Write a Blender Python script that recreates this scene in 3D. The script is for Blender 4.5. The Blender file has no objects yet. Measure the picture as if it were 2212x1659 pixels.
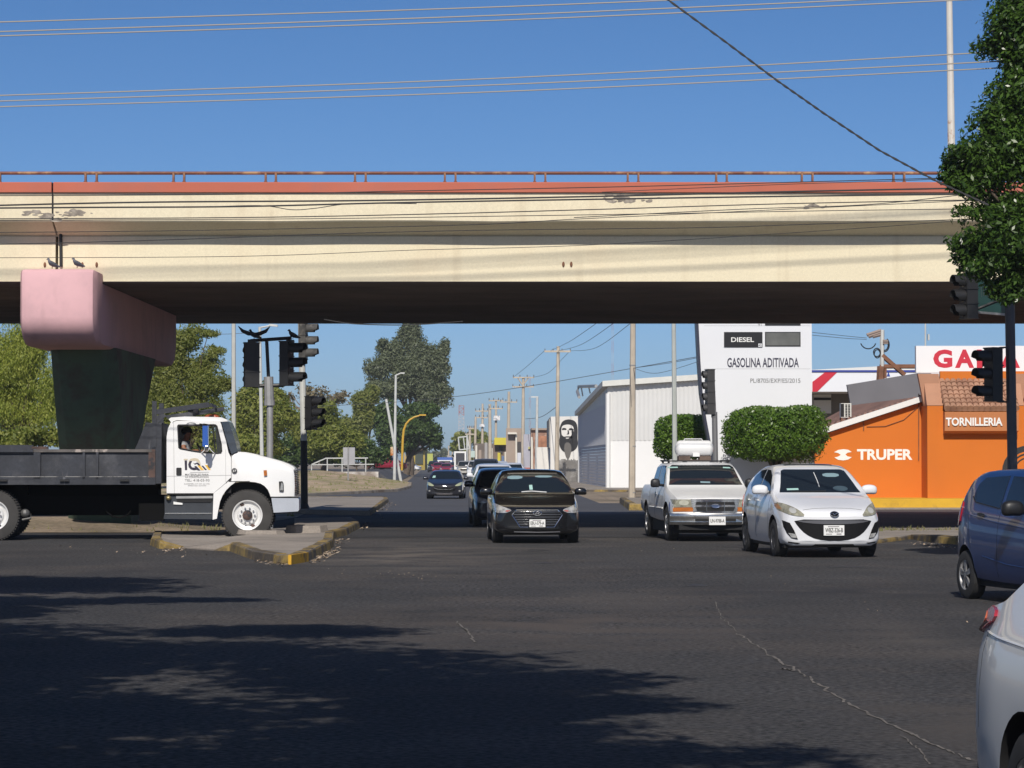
import bpy, bmesh, math, random
import numpy as np
from mathutils import Vector, Matrix
from mathutils.bvhtree import BVHTree

# ------------------------------------------------------------------ camera, sky, sun, exposure
S = bpy.context.scene
C = S.collection
CAM_H, FOC, HZ = 1.6, 6000.0, 998.0          # eye height, focal length and horizon row, in units of a 2212 x 1659 frame
PITCH = math.atan((HZ - 829.5) / FOC)
cam_d = bpy.data.cameras.new('camera')
cam_d.sensor_width = 36.0
cam_d.lens = 36.0 * FOC / 2212.0
cam_d.clip_start = 0.1
cam_d.clip_end = 20000
cam = bpy.data.objects.new('camera', cam_d)
C.objects.link(cam)
cam.location = (0, 0, CAM_H)
cam.rotation_euler = (math.pi / 2 + PITCH, 0, 0)
S.camera = cam

SUN_EL, SUN_AZ = math.radians(39.5), math.radians(-3.5)   # sun behind the camera, a touch to its left
W = bpy.data.worlds.new('World')
S.world = W
W.use_nodes = True
wn = W.node_tree
wn.nodes.clear()
sky = wn.nodes.new('ShaderNodeTexSky')
sky.sky_type = 'NISHITA'
sky.sun_disc = False
sky.sun_elevation = SUN_EL
sky.sun_rotation = math.pi - SUN_AZ
sky.altitude = 0
sky.air_density = 0.5
sky.dust_density = 0.7
sky.ozone_density = 4.0
hsv = wn.nodes.new('ShaderNodeHueSaturation')
hsv.inputs['Saturation'].default_value = 1.17
hsv.inputs['Hue'].default_value = 0.501
hsv.inputs['Value'].default_value = 1.0
bg = wn.nodes.new('ShaderNodeBackground')
bg.inputs['Strength'].default_value = 0.093
wo = wn.nodes.new('ShaderNodeOutputWorld')
wn.links.new(sky.outputs[0], hsv.inputs['Color'])
wn.links.new(hsv.outputs[0], bg.inputs['Color'])
wn.links.new(bg.outputs[0], wo.inputs['Surface'])

sun_d = bpy.data.lights.new('sun', 'SUN')
sun_d.energy = 4.4
sun_d.angle = math.radians(0.53)
sun_d.color = (1.0, 0.94, 0.85)
sun = bpy.data.objects.new('sun', sun_d)
C.objects.link(sun)
to_sun = Vector((math.sin(SUN_AZ) * math.cos(SUN_EL), -math.cos(SUN_AZ) * math.cos(SUN_EL), math.sin(SUN_EL)))
sun.rotation_euler = to_sun.to_track_quat('Z', 'Y').to_euler()
sun.location = to_sun * 200
S.view_settings.view_transform = 'Standard'
S.view_settings.look = 'None'
S.view_settings.exposure = 0.0
S.view_settings.gamma = 1.0
S.cycles.max_bounces = 6
S.cycles.transparent_max_bounces = 8

# ------------------------------------------------------------------ measuring: a frame position at a depth -> a point in the place
CP, SP = math.cos(PITCH), math.sin(PITCH)
def pt(x, y, Y):
    u, v = (x - 1106.0) / FOC, (829.5 - y) / FOC
    k = Y / (CP - SP * v)
    return Vector((u * k, Y, CAM_H + (SP + CP * v) * k))
def gp(x, y, z=0.0):
    u, v = (x - 1106.0) / FOC, (829.5 - y) / FOC
    k = (z - CAM_H) / (SP + CP * v)
    return Vector((u * k, (CP - SP * v) * k, z))

# ------------------------------------------------------------------ materials
def M(name, col, rough=0.6, metal=0.0, var=0.0, scale=4.0, col2=None, lo=0.45, hi=0.6, bump=0.0, bscale=30.0,
      coat=0.0, spec=0.5, stretch=(1, 1, 1), fine=0.0, fscale=60.0, streak=None):
    m = bpy.data.materials.new(name)
    m.use_nodes = True
    nt = m.node_tree
    N, Lk = nt.nodes, nt.links
    b = N['Principled BSDF']
    b.inputs['Roughness'].default_value = rough
    b.inputs['Metallic'].default_value = metal
    b.inputs['Specular IOR Level'].default_value = spec
    if coat:
        b.inputs['Coat Weight'].default_value = coat
        b.inputs['Coat Roughness'].default_value = 0.04
    c4 = (*col, 1)
    b.inputs['Base Color'].default_value = c4
    if var or col2 or bump or fine:
        tc = N.new('ShaderNodeTexCoord')
        mp = N.new('ShaderNodeMapping')
        mp.inputs['Scale'].default_value = stretch
        Lk.new(tc.outputs['Object'], mp.inputs['Vector'])
    out = None
    def noise(sc, det=5.0, ro=0.55):
        n = N.new('ShaderNodeTexNoise')
        n.inputs['Scale'].default_value = sc
        n.inputs['Detail'].default_value = det
        n.inputs['Roughness'].default_value = ro
        Lk.new(mp.outputs[0], n.inputs['Vector'])
        return n.outputs['Fac']
    def mix(kind, fac, a, bb):
        x = N.new('ShaderNodeMix')
        x.data_type = 'RGBA'
        x.blend_type = kind
        if isinstance(fac, float): x.inputs[0].default_value = fac
        else: Lk.new(fac, x.inputs[0])
        for sock, val in ((x.inputs[6], a), (x.inputs[7], bb)):
            if isinstance(val, tuple): sock.default_value = val
            else: Lk.new(val, sock)
        return x.outputs[2]
    def ramp(fac, a, bb, v0, v1):
        r = N.new('ShaderNodeMapRange')
        Lk.new(fac, r.inputs[0])
        r.inputs[1].default_value, r.inputs[2].default_value = a, bb
        r.inputs[3].default_value, r.inputs[4].default_value = v0, v1
        return r.outputs[0]
    cur = c4
    if col2:
        cur = mix('MIX', ramp(noise(scale, 8.0, 0.65), lo, hi, 0.0, 1.0), cur, (*col2, 1))
    if var:
        g = ramp(noise(scale * 0.7 + 0.13), 0.3, 0.7, 1.0 - var, 1.0 + var)
        cb = N.new('ShaderNodeCombineColor')
        for i in range(3): Lk.new(g, cb.inputs[i])
        cur = mix('MULTIPLY', 1.0, cur, cb.outputs[0])
    if fine:
        g = ramp(noise(fscale, 2.0), 0.3, 0.7, 1.0 - fine, 1.0 + fine)
        cb = N.new('ShaderNodeCombineColor')
        for i in range(3): Lk.new(g, cb.inputs[i])
        cur = mix('MULTIPLY', 1.0, cur, cb.outputs[0])
    if streak:
        mp2 = N.new('ShaderNodeMapping')
        mp2.inputs['Scale'].default_value = (streak[0], streak[0], streak[1])
        Lk.new(tc.outputs['Object'], mp2.inputs['Vector'])
        n = N.new('ShaderNodeTexNoise')
        n.inputs['Scale'].default_value = 1.0
        n.inputs['Detail'].default_value = 4.0
        Lk.new(mp2.outputs[0], n.inputs['Vector'])
        cur = mix('MIX', ramp(n.outputs['Fac'], streak[3], streak[4], 0.0, streak[5]), cur, (*streak[2], 1))
    if not isinstance(cur, tuple): Lk.new(cur, b.inputs['Base Color'])
    if bump:
        bm_ = N.new('ShaderNodeBump')
        bm_.inputs['Strength'].default_value = bump
        bm_.inputs['Distance'].default_value = 0.02
        Lk.new(noise(bscale, 6.0, 0.7), bm_.inputs['Height'])
        Lk.new(bm_.outputs[0], b.inputs['Normal'])
    return m

def leaf_mat(name, c1, c2, trans=0.35, gloss=0.45):
    m = bpy.data.materials.new(name)
    m.use_nodes = True
    nt = m.node_tree
    N, Lk = nt.nodes, nt.links
    b = N['Principled BSDF']
    b.inputs['Roughness'].default_value = gloss
    b.inputs['Specular IOR Level'].default_value = 0.35
    geo = N.new('ShaderNodeNewGeometry')
    tc = N.new('ShaderNodeTexCoord')
    nz = N.new('ShaderNodeTexNoise')
    nz.inputs['Scale'].default_value = 0.9
    nz.inputs['Detail'].default_value = 3
    Lk.new(tc.outputs['Object'], nz.inputs['Vector'])
    ad = N.new('ShaderNodeMath'); ad.operation = 'ADD'
    Lk.new(geo.outputs['Random Per Island'], ad.inputs[0])
    Lk.new(nz.outputs['Fac'], ad.inputs[1])
    mr = N.new('ShaderNodeMapRange')
    mr.inputs[1].default_value, mr.inputs[2].default_value = 0.45, 1.4
    Lk.new(ad.outputs[0], mr.inputs[0])
    x = N.new('ShaderNodeMix'); x.data_type = 'RGBA'
    x.inputs[6].default_value = (*c1, 1)
    x.inputs[7].default_value = (*c2, 1)
    Lk.new(mr.outputs[0], x.inputs[0])
    Lk.new(x.outputs[2], b.inputs['Base Color'])
    tr = N.new('ShaderNodeBsdfTranslucent')
    br = N.new('ShaderNodeMix'); br.data_type = 'RGBA'; br.blend_type = 'MULTIPLY'
    br.inputs[0].default_value = 1
    br.inputs[7].default_value = (1.3, 1.5, 0.5, 1)
    Lk.new(x.outputs[2], br.inputs[6])
    Lk.new(br.outputs[2], tr.inputs['Color'])
    ms = N.new('ShaderNodeMixShader')
    ms.inputs[0].default_value = trans
    Lk.new(b.outputs[0], ms.inputs[1])
    Lk.new(tr.outputs[0], ms.inputs[2])
    Lk.new(ms.outputs[0], N['Material Output'].inputs['Surface'])
    return m

# ------------------------------------------------------------------ mesh builder
class MB:
    def __init__(s): s.v, s.f, s.m = [], [], []
    def add(s, vs, fs, mi=0):
        o = len(s.v)
        s.v += [tuple(p) for p in vs]
        s.f += [tuple(i + o for i in f) for f in fs]
        s.m += [mi] * len(fs)
        return s
    def box(s, x0, x1, y0, y1, z0, z1, mi=0):
        return s.add([(x0, y0, z0), (x1, y0, z0), (x1, y1, z0), (x0, y1, z0), (x0, y0, z1), (x1, y0, z1), (x1, y1, z1), (x0, y1, z1)],
                     [(0, 3, 2, 1), (4, 5, 6, 7), (0, 1, 5, 4), (1, 2, 6, 5), (2, 3, 7, 6), (3, 0, 4, 7)], mi)
    def obox(s, c, ax, ay, az, mi=0):
        c, ax, ay, az = map(Vector, (c, ax, ay, az))
        vs = [c + i * ax + j * ay + k * az for k in (-1, 1) for i, j in ((-1, -1), (1, -1), (1, 1), (-1, 1))]
        return s.add(vs, [(0, 3, 2, 1), (4, 5, 6, 7), (0, 1, 5, 4), (1, 2, 6, 5), (2, 3, 7, 6), (3, 0, 4, 7)], mi)
    def beam(s, p0, p1, w, h, mi=0):
        p0, p1 = Vector(p0), Vector(p1)
        d = (p1 - p0)
        n = d.normalized()
        side = n.cross(Vector((0, 0, 1)))
        if side.length < 1e-3: side = Vector((1, 0, 0))
        side.normalize()
        up = side.cross(n)
        return s.obox((p0 + p1) / 2, d / 2, side * w / 2, up * h / 2, mi)
    def prism(s, poly, axis, a0, a1, mi=0):
        n = len(poly)
        def q(p, a): return {'y': (p[0], a, p[1]), 'x': (a, p[0], p[1]), 'z': (p[0], p[1], a)}[axis]
        vs = [q(p, a0) for p in poly] + [q(p, a1) for p in poly]
        fs = [tuple(range(n - 1, -1, -1)), tuple(range(n, 2 * n))] + [(i, (i + 1) % n, n + (i + 1) % n, n + i) for i in range(n)]
        return s.add(vs, fs, mi)
    def tube(s, pts, r, n=6, mi=0, cap=True):
        pts = [Vector(p) for p in pts]
        rs = r if isinstance(r, (list, tuple)) else [r] * len(pts)
        vs, fs = [], []
        ref = Vector((0, 0, 1))
        d0 = (pts[-1] - pts[0]).normalized()
        if abs(d0.z) > 0.8: ref = Vector((0, 1, 0))
        for i, p in enumerate(pts):
            a = pts[max(0, i - 1)]; b = pts[min(len(pts) - 1, i + 1)]
            t = (b - a).normalized()
            u = ref.cross(t)
            if u.length < 1e-4: u = Vector((1, 0, 0)).cross(t)
            u.normalize()
            w = t.cross(u)
            for k in range(n):
                an = 2 * math.pi * k / n
                vs.append(p + (u * math.cos(an) + w * math.sin(an)) * rs[i])
        for i in range(len(pts) - 1):
            for k in range(n):
                fs.append((i * n + k, i * n + (k + 1) % n, (i + 1) * n + (k + 1) % n, (i + 1) * n + k))
        if cap:
            fs.append(tuple(range(n - 1, -1, -1)))
            fs.append(tuple((len(pts) - 1) * n + k for k in range(n)))
        return s.add(vs, fs, mi)
    def cyl(s, p0, p1, r0, r1=None, n=12, mi=0): return s.tube([p0, p1], [r0, r0 if r1 is None else r1], n, mi)
    def lathe(s, prof, c, axis='x', n=24, mi=0):
        vs, fs = [], []
        c = Vector(c)
        for (r, a) in prof:
            for k in range(n):
                an = 2 * math.pi * k / n
                u, v = r * math.cos(an), r * math.sin(an)
                vs.append(c + (Vector((a, u, v)) if axis == 'x' else Vector((u, v, a)) if axis == 'z' else Vector((u, a, v))))
        for i in range(len(prof) - 1):
            for k in range(n):
                fs.append((i * n + k, i * n + (k + 1) % n, (i + 1) * n + (k + 1) % n, (i + 1) * n + k))
        return s.add(vs, fs, mi)
    def ball(s, c, rx, ry, rz, n=12, m=8, mi=0):
        vs, fs = [], []
        for i in range(m + 1):
            th = math.pi * i / m
            for k in range(n):
                an = 2 * math.pi * k / n
                vs.append((c[0] + rx * math.sin(th) * math.cos(an), c[1] + ry * math.sin(th) * math.sin(an), c[2] + rz * math.cos(th)))
        for i in range(m):
            for k in range(n):
                fs.append((i * n + k, (i + 1) * n + k, (i + 1) * n + (k + 1) % n, i * n + (k + 1) % n))
        return s.add(vs, fs, mi)
    def strip(s, pts, w, z, mi=0):
        """flat ribbon on the ground along pts (x, y)"""
        vs, fs = [], []
        P = [Vector((p[0], p[1], 0)) for p in pts]
        ws = w if isinstance(w, (list, tuple)) else [w] * len(P)
        for i, p in enumerate(P):
            t = (P[min(i + 1, len(P) - 1)] - P[max(i - 1, 0)]).normalized()
            nrm = Vector((-t.y, t.x, 0)) * ws[i] / 2
            vs += [(p.x - nrm.x, p.y - nrm.y, z), (p.x + nrm.x, p.y + nrm.y, z)]
        for i in range(len(P) - 1): fs.append((2 * i, 2 * i + 2, 2 * i + 3, 2 * i + 1))
        return s.add(vs, fs, mi)
    def mesh(s, name, mats, off=(0, 0, 0), smooth=None):
        me = bpy.data.meshes.new(name)
        ox, oy, oz = off
        me.from_pydata([(x - ox, y - oy, z - oz) for x, y, z in s.v], [], s.f)
        mats = mats if isinstance(mats, (list, tuple)) else [mats]
        for m in mats: me.materials.append(m)
        if len(mats) > 1: me.polygons.foreach_set('material_index', s.m)
        bm = bmesh.new(); bm.from_mesh(me)
        bmesh.ops.recalc_face_normals(bm, faces=bm.faces)
        bm.to_mesh(me); bm.free()
        if smooth is not None:
            me.polygons.foreach_set('use_smooth', [True] * len(me.polygons))
            if smooth > 0: me.set_sharp_from_angle(angle=math.radians(smooth))
        me.update()
        return me

def tag(o, label=None, cat=None, group=None, kind=None):
    if label: o['label'] = label
    if cat: o['category'] = cat
    if group: o['group'] = group
    if kind: o['kind'] = kind
    return o
def thing(name, label, cat, loc=(0, 0, 0), rz=0.0, group=None):
    o = bpy.data.objects.new(name, None)
    o.empty_display_size = 0.2
    C.objects.link(o)
    o.location = loc
    o.rotation_euler = (0, 0, rz)
    o['_w'] = 0
    del o['_w']
    return tag(o, label, cat, group)
def root_loc(o):
    while o.parent: o = o.parent
    return tuple(o.location)
def part(name, mb, mats, parent, world=True, smooth=None, label=None):
    """one mesh object under parent; world=True: coordinates are those of the place (roots without rotation)"""
    off = root_loc(parent) if world else (0, 0, 0)
    o = bpy.data.objects.new(name, mb.mesh(name, mats, off, smooth))
    C.objects.link(o)
    o.parent = parent
    if label: o['label'] = label
    return o
def solo(name, mb, mats, label=None, cat=None, loc=(0, 0, 0), group=None, kind=None, smooth=None):
    o = bpy.data.objects.new(name, mb.mesh(name, mats, loc, smooth))
    C.objects.link(o)
    o.location = loc
    return tag(o, label, cat, group, kind)
def copy_tree(o, parent=None):
    c = o.copy(); C.objects.link(c)
    if parent: c.parent = parent
    for ch in list(o.children): copy_tree(ch, c)
    return c
def text_mb(s, x0, x1, z0, z1, y, bold=0.0, ext=0.004, fit=True):
    cu = bpy.data.curves.new('t', 'FONT')
    cu.body = s
    cu.size = 1.0
    cu.offset = bold
    cu.resolution_u = 3
    ob = bpy.data.objects.new('t', cu)
    C.objects.link(ob)
    me = bpy.data.meshes.new_from_object(ob)
    P = [v.co.copy() for v in me.vertices]
    F = [tuple(p.vertices) for p in me.polygons]
    bpy.data.objects.remove(ob); bpy.data.curves.remove(cu); bpy.data.meshes.remove(me)
    ax0, ax1 = min(p.x for p in P), max(p.x for p in P)
    az0, az1 = min(p.y for p in P), max(p.y for p in P)
    kx, kz = (x1 - x0) / (ax1 - ax0), (z1 - z0) / (az1 - az0)
    mb = MB()
    n = len(P)
    V = [(x0 + (p.x - ax0) * kx, y, z0 + (p.y - az0) * kz) for p in P]
    mb.add(V, F)
    # side walls so that letters have a thickness
    from collections import Counter
    cnt = Counter()
    for f in F:
        for a, b in zip(f, f[1:] + f[:1]): cnt[(min(a, b), max(a, b))] += 1
    o = len(mb.v)
    mb.v += [(x, yy + ext, z) for x, yy, z in V]
    for (a, b), k in cnt.items():
        if k == 1:
            mb.f.append((a, b, b + o, a + o)); mb.m.append(0)
    return mb

def chaikin(poly, n=2):
    for _ in range(n):
        q = []
        for a, b in zip(poly, poly[1:] + poly[:1]):
            q.append((a[0] * .75 + b[0] * .25, a[1] * .75 + b[1] * .25))
            q.append((a[0] * .25 + b[0] * .75, a[1] * .25 + b[1] * .75))
        poly = q
    return poly
def ell(cx, cz, rx, rz, n=16): return [(cx + rx * math.cos(2 * math.pi * i / n), cz + rz * math.sin(2 * math.pi * i / n)) for i in range(n)]
def pw(pts):
    """monotone smooth interpolation through (x, y) points"""
    X = [p[0] for p in pts]; Y = [p[1] for p in pts]
    n = len(X)
    d = [(Y[i + 1] - Y[i]) / (X[i + 1] - X[i]) for i in range(n - 1)]
    m = [d[0]] + [0 if d[i - 1] * d[i] <= 0 else 2 * d[i - 1] * d[i] / (d[i - 1] + d[i]) for i in range(1, n - 1)] + [d[-1]]
    def f(x):
        if x <= X[0]: return Y[0]
        if x >= X[-1]: return Y[-1]
        i = max(k for k in range(n - 1) if X[k] <= x)
        h = X[i + 1] - X[i]; t = (x - X[i]) / h
        return (2*t**3 - 3*t*t + 1) * Y[i] + (t**3 - 2*t*t + t) * h * m[i] + (-2*t**3 + 3*t*t) * Y[i + 1] + (t**3 - t*t) * h * m[i + 1]
    return f

# ------------------------------------------------------------------ shared materials
white_paint = M('white_paint', (.78, .78, .76), .55, var=.06, scale=.8)
black_metal = M('black_metal', (.012, .012, .013), .5, var=.2, scale=5)
grey_metal = M('grey_metal', (.33, .33, .33), .45, .3, var=.15, scale=6)
pale_pole = M('pale_pole', (.52, .53, .51), .55, var=.12, scale=3)
concrete_pole = M('concrete_pole', (.46, .40, .32), .85, var=.15, scale=2)
rust = M('rust', (.20, .09, .05), .85, var=.3, scale=5)
wire_black = M('wire_black', (.02, .02, .022), .6)
wire_grey = M('wire_grey', (.42, .40, .36), .5)
rubber = M('rubber', (.022, .022, .023), .85, var=.25, scale=14)
dark = M('dark', (.008, .008, .009), .8)
glass = M('glass', (.012, .017, .022), .05, spec=.6)
chrome = M('chrome', (.75, .75, .76), .14, 1.0)
alloy = M('alloy', (.42, .42, .43), .32, .8)
plate_white = M('plate_white', (.75, .75, .73), .5)
ink = M('ink', (.02, .02, .022), .7)
lamp_clear = M('lamp_clear', (.42, .42, .41), .12, .25, var=.45, scale=22, spec=.8)
lamp_fog = M('lamp_fog', (.30, .29, .22), .25, .2, var=.45, scale=16, spec=.6)
amber = M('amber', (.42, .13, .02), .25, var=.2, scale=18)
tail_red = M('tail_red', (.30, .012, .02), .15, var=.3, scale=14)
# ------------------------------------------------------------------ ground, roads, pavements
asphalt = M('asphalt', (.049, .0475, .048), .88, var=.22, scale=.24, col2=(.072, .064, .059), lo=.50, hi=.64, fine=.8, fscale=20, bump=1.0, bscale=24, spec=.3)
asphalt_far = M('asphalt_far', (.074, .074, .080), .8, var=.12, scale=.15, fine=.2, fscale=8, spec=.35)  # lighter and bluer: grazing-angle sheen of distant road put into the colour
dirt = M('dirt', (.27, .21, .15), .95, var=.25, scale=.35, col2=(.16, .13, .085), lo=.45, hi=.6, fine=.25, fscale=9, bump=.6, bscale=6)
grass_dirt = M('grass_dirt', (.40, .30, .20), .95, var=.2, scale=.3, col2=(.24, .22, .09), lo=.47, hi=.58, fine=.3, fscale=7, bump=.6, bscale=5)
pave = M('pave', (.27, .235, .20), .9, var=.16, scale=.7, col2=(.20, .18, .155), lo=.5, hi=.65, fine=.14, fscale=22, bump=.4, bscale=18)
kerb_m = M('kerb_m', (.29, .20, .055), .85, var=.3, scale=1.1, col2=(.085, .07, .055), lo=.42, hi=.56, fine=.25, fscale=16, bump=.4, bscale=20)
kerb_yellow = M('kerb_yellow', (.62, .36, .02), .7, var=.12, scale=1.5, col2=(.42, .25, .03), lo=.55, hi=.68)
kerb_bright = M('kerb_bright', (.55, .30, .015), .7, var=.2, scale=4, col2=(.2, .12, .04), lo=.55, hi=.65)
band_dark = M('band_dark', (.026, .026, .028), .8, fine=.3, fscale=20)
crack_m = M('crack_m', (.14, .125, .11), .95, fine=.4, fscale=9)

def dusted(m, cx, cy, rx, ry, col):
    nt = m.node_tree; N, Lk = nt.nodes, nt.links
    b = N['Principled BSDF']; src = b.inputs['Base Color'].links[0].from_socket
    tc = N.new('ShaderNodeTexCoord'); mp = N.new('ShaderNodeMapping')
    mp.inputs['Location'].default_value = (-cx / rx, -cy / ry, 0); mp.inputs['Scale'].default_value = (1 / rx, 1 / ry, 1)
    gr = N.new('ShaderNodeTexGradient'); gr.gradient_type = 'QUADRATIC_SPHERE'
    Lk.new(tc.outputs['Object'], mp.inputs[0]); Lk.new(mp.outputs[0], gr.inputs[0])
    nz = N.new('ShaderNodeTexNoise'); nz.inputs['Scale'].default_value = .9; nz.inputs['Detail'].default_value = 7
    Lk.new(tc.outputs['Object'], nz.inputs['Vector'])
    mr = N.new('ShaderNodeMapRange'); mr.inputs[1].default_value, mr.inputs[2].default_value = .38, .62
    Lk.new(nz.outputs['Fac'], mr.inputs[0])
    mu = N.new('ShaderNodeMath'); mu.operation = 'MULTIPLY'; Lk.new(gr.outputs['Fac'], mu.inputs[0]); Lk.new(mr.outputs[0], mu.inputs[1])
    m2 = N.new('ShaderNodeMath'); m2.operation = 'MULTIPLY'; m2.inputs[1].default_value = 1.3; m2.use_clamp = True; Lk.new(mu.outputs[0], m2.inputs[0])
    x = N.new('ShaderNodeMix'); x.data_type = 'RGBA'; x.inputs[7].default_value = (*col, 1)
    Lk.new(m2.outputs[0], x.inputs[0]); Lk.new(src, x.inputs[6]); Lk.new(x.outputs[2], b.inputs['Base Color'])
dusted(asphalt, -1.9, 47, 3.6, 17, (.125, .108, .092))
dusted(asphalt, 0.5, 27, 5.5, 8, (.085, .072, .064))
dusted(asphalt, 3.2, 17, 3.0, 5, (.080, .070, .063))
dusted(asphalt, 1.3, 33, 1.4, 4.5, (.085, .078, .072))
dusted(asphalt, 3.6, 25, 1.0, 5, (.090, .080, .072))
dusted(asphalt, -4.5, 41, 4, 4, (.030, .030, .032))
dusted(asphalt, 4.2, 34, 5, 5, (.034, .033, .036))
def sheet(name, poly, z, m, zs=None):
    mb = MB()
    mb.add([(p[0], p[1], z if zs is None else zs[i]) for i, p in enumerate(poly)], [tuple(range(len(poly)))])
    return solo(name, mb, m, kind='structure')
g = MB(); g.add([(-4000, -400, 0), (4000, -400, 0), (4000, 9000, 0), (-4000, 9000, 0)], [(0, 1, 2, 3)])
solo('ground', g, dirt, kind='structure')
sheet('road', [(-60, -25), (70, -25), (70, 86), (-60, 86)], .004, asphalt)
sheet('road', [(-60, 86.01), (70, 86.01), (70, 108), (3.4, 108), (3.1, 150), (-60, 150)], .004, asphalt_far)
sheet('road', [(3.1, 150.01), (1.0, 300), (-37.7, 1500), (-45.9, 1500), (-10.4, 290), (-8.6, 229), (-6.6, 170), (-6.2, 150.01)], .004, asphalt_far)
mo = MB()
rr = random.Random(21)
for j, Y in enumerate((62.7, 63.6, 64.6, 65.6, 67, 70, 74, 78)):
    for i in range(28):
        X = -40 + 33.0 * i / 27
        hgt = (0, .09, .19, .25, .27, .26, .2, 0)[j] * min(1, (27 - i) / 3.0)
        mo.v.append((X, Y + rr.uniform(-.12, .12), .016 + max(0, hgt + rr.uniform(-.04, .04) * (hgt > 0))))
for j in range(7):
    for i in range(27): mo.f.append((j * 28 + i, j * 28 + i + 1, (j + 1) * 28 + i + 1, (j + 1) * 28 + i)); mo.m.append(0)
solo('dirt_bank', mo, dirt, kind='structure', smooth=0)
sheet('verge', [(-60, 62.6), (-7.6, 62.6), (-6.6, 66), (-6.2, 80), (-6.8, 101), (-60, 101)], .012, dirt)

def kerbed(name, outline, top_m, kerb_edges, hts=None, kw=.16, kmat=kerb_m):
    """raised slab: outline = ground points in order; kerb_edges = indices of edges that carry a painted kerb"""
    n = len(outline)
    hts = hts or [.15] * n
    P = [Vector((p[0], p[1], 0)) for p in outline]
    mb = MB()
    mb.add([(p.x, p.y, hts[i]) for i, p in enumerate(P)] + [(p.x, p.y, -.05) for p in P],
           [tuple(range(n))] + [(i, (i + 1) % n, n + (i + 1) % n, n + i) for i in range(n)])
    solo(name, mb, top_m, kind='structure')
    area = sum(P[i].x * P[(i + 1) % n].y - P[(i + 1) % n].x * P[i].y for i in range(n))
    sg = 1 if area > 0 else -1
    nin = []
    for i in range(n):
        d1 = (P[i] - P[i - 1]).normalized(); d2 = (P[(i + 1) % n] - P[i]).normalized()
        t = (d1 + d2)
        t = t.normalized() if t.length > .2 else d2
        nin.append(Vector((-t.y, t.x, 0)) * sg)
    k = MB()
    rnd = random.Random(5)
    for i in kerb_edges:
        j = (i + 1) % n
        L = (P[j] - P[i]).length
        m = max(1, int(L / 1.1))
        for q in range(m):
            a, b = q / m, (q + 1) / m
            A = P[i].lerp(P[j], a); B = P[i].lerp(P[j], b - .012 / max(L, .1))
            na = nin[i].lerp(nin[j], a); nb = nin[i].lerp(nin[j], b)
            ha = hts[i] * (1 - a) + hts[j] * a + .006 + rnd.uniform(-.006, .012); hb = hts[i] * (1 - b) + hts[j] * b + .006 + rnd.uniform(-.006, .012)
            o = .012
            ring = []
            for (p, nn, h) in ((A, na, ha), (B, nb, hb)):
                ring += [p - nn * (o + .03) + Vector((0, 0, -.04)), p - nn * o + Vector((0, 0, max(.005, h - .03))), p + nn * .02 + Vector((0, 0, h)), p + nn * kw + Vector((0, 0, h)), p + nn * kw + Vector((0, 0, -.04))]
            k.add(ring, [(0, 1, 6, 5), (1, 2, 7, 6), (2, 3, 8, 7), (3, 4, 9, 8), (0, 4, 3, 2, 1), (5, 6, 7, 8, 9)])
    solo('kerb', k, kmat, kind='structure')
def G(*pts): return [tuple(gp(x, y)[:2]) for x, y in pts]
A_pts = G((328, 1178), (345, 1186), (392, 1185), (462, 1190), (500, 1191), (547, 1209), (598, 1217.6), (628, 1219.5), (662, 1213), (697, 1194), (717, 1182), (720, 1163), (745, 1157), (775, 1140), (757, 1129), (636, 1129), (636, 1150), (560, 1156), (334, 1162))
kerbed('pavement', A_pts, pave, [0, 1, 3, 4, 5, 6, 7, 8, 9, 10, 11, 12, 18], [.15, .13, .02, .03, .15, .15, .15, .15, .15, .15, .15, .15, .15, .15, .15, .12, .12, .12, .14])
kb = MB()
pa, pb = gp(626, 1220), gp(661, 1213.5)
kb.beam((pa.x, pa.y - .012, .077), (pb.x + .02, pb.y - .03, .077), .05, .15)
solo('kerb', kb, kerb_bright, kind='structure')
B_pts = G((800, 1114), (838, 1085), (835, 1081.5), (648, 1080), (560, 1081), (560, 1110), (660, 1111))
kerbed('pavement', B_pts, pave, [0, 1, 2], [.15] * 7)
# broken concrete lumps on the island by the lorry's wheel
for (x0, x1, yy, hh, lab) in ((500, 612, 1153, .07, 'flat broken slab of concrete beside the lorry front wheel'), (612, 705, 1150, .14, 'grey concrete lump on the island right of the lorry wheel')):
    p0, p1 = gp(x0, yy, .15), gp(x1, yy, .15)
    r = MB()
    rr = random.Random(x0)
    n = 9
    top = [(p0.x + (p1.x - p0.x) * (.5 + .46 * math.cos(2 * math.pi * i / n) * rr.uniform(.85, 1.08)), p0.y + .45 + .45 * math.sin(2 * math.pi * i / n) * rr.uniform(.8, 1.1)) for i in range(n)]
    bot = [(p0.x + (p1.x - p0.x) * .5 + (x - (p0.x + p1.x) / 2) * 1.1, p0.y + .45 + (y - p0.y - .45) * 1.15) for x, y in top]
    r.add([(x, y, .148 + hh * rr.uniform(.8, 1.1)) for x, y in top] + [(x, y, .13) for x, y in bot], [tuple(range(n))] + [(i, (i + 1) % n, n + (i + 1) % n, n + i) for i in range(n)])
    solo('concrete_slab', r, pave, lab, 'concrete slab', (p0.x, p0.y, .13))

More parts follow.
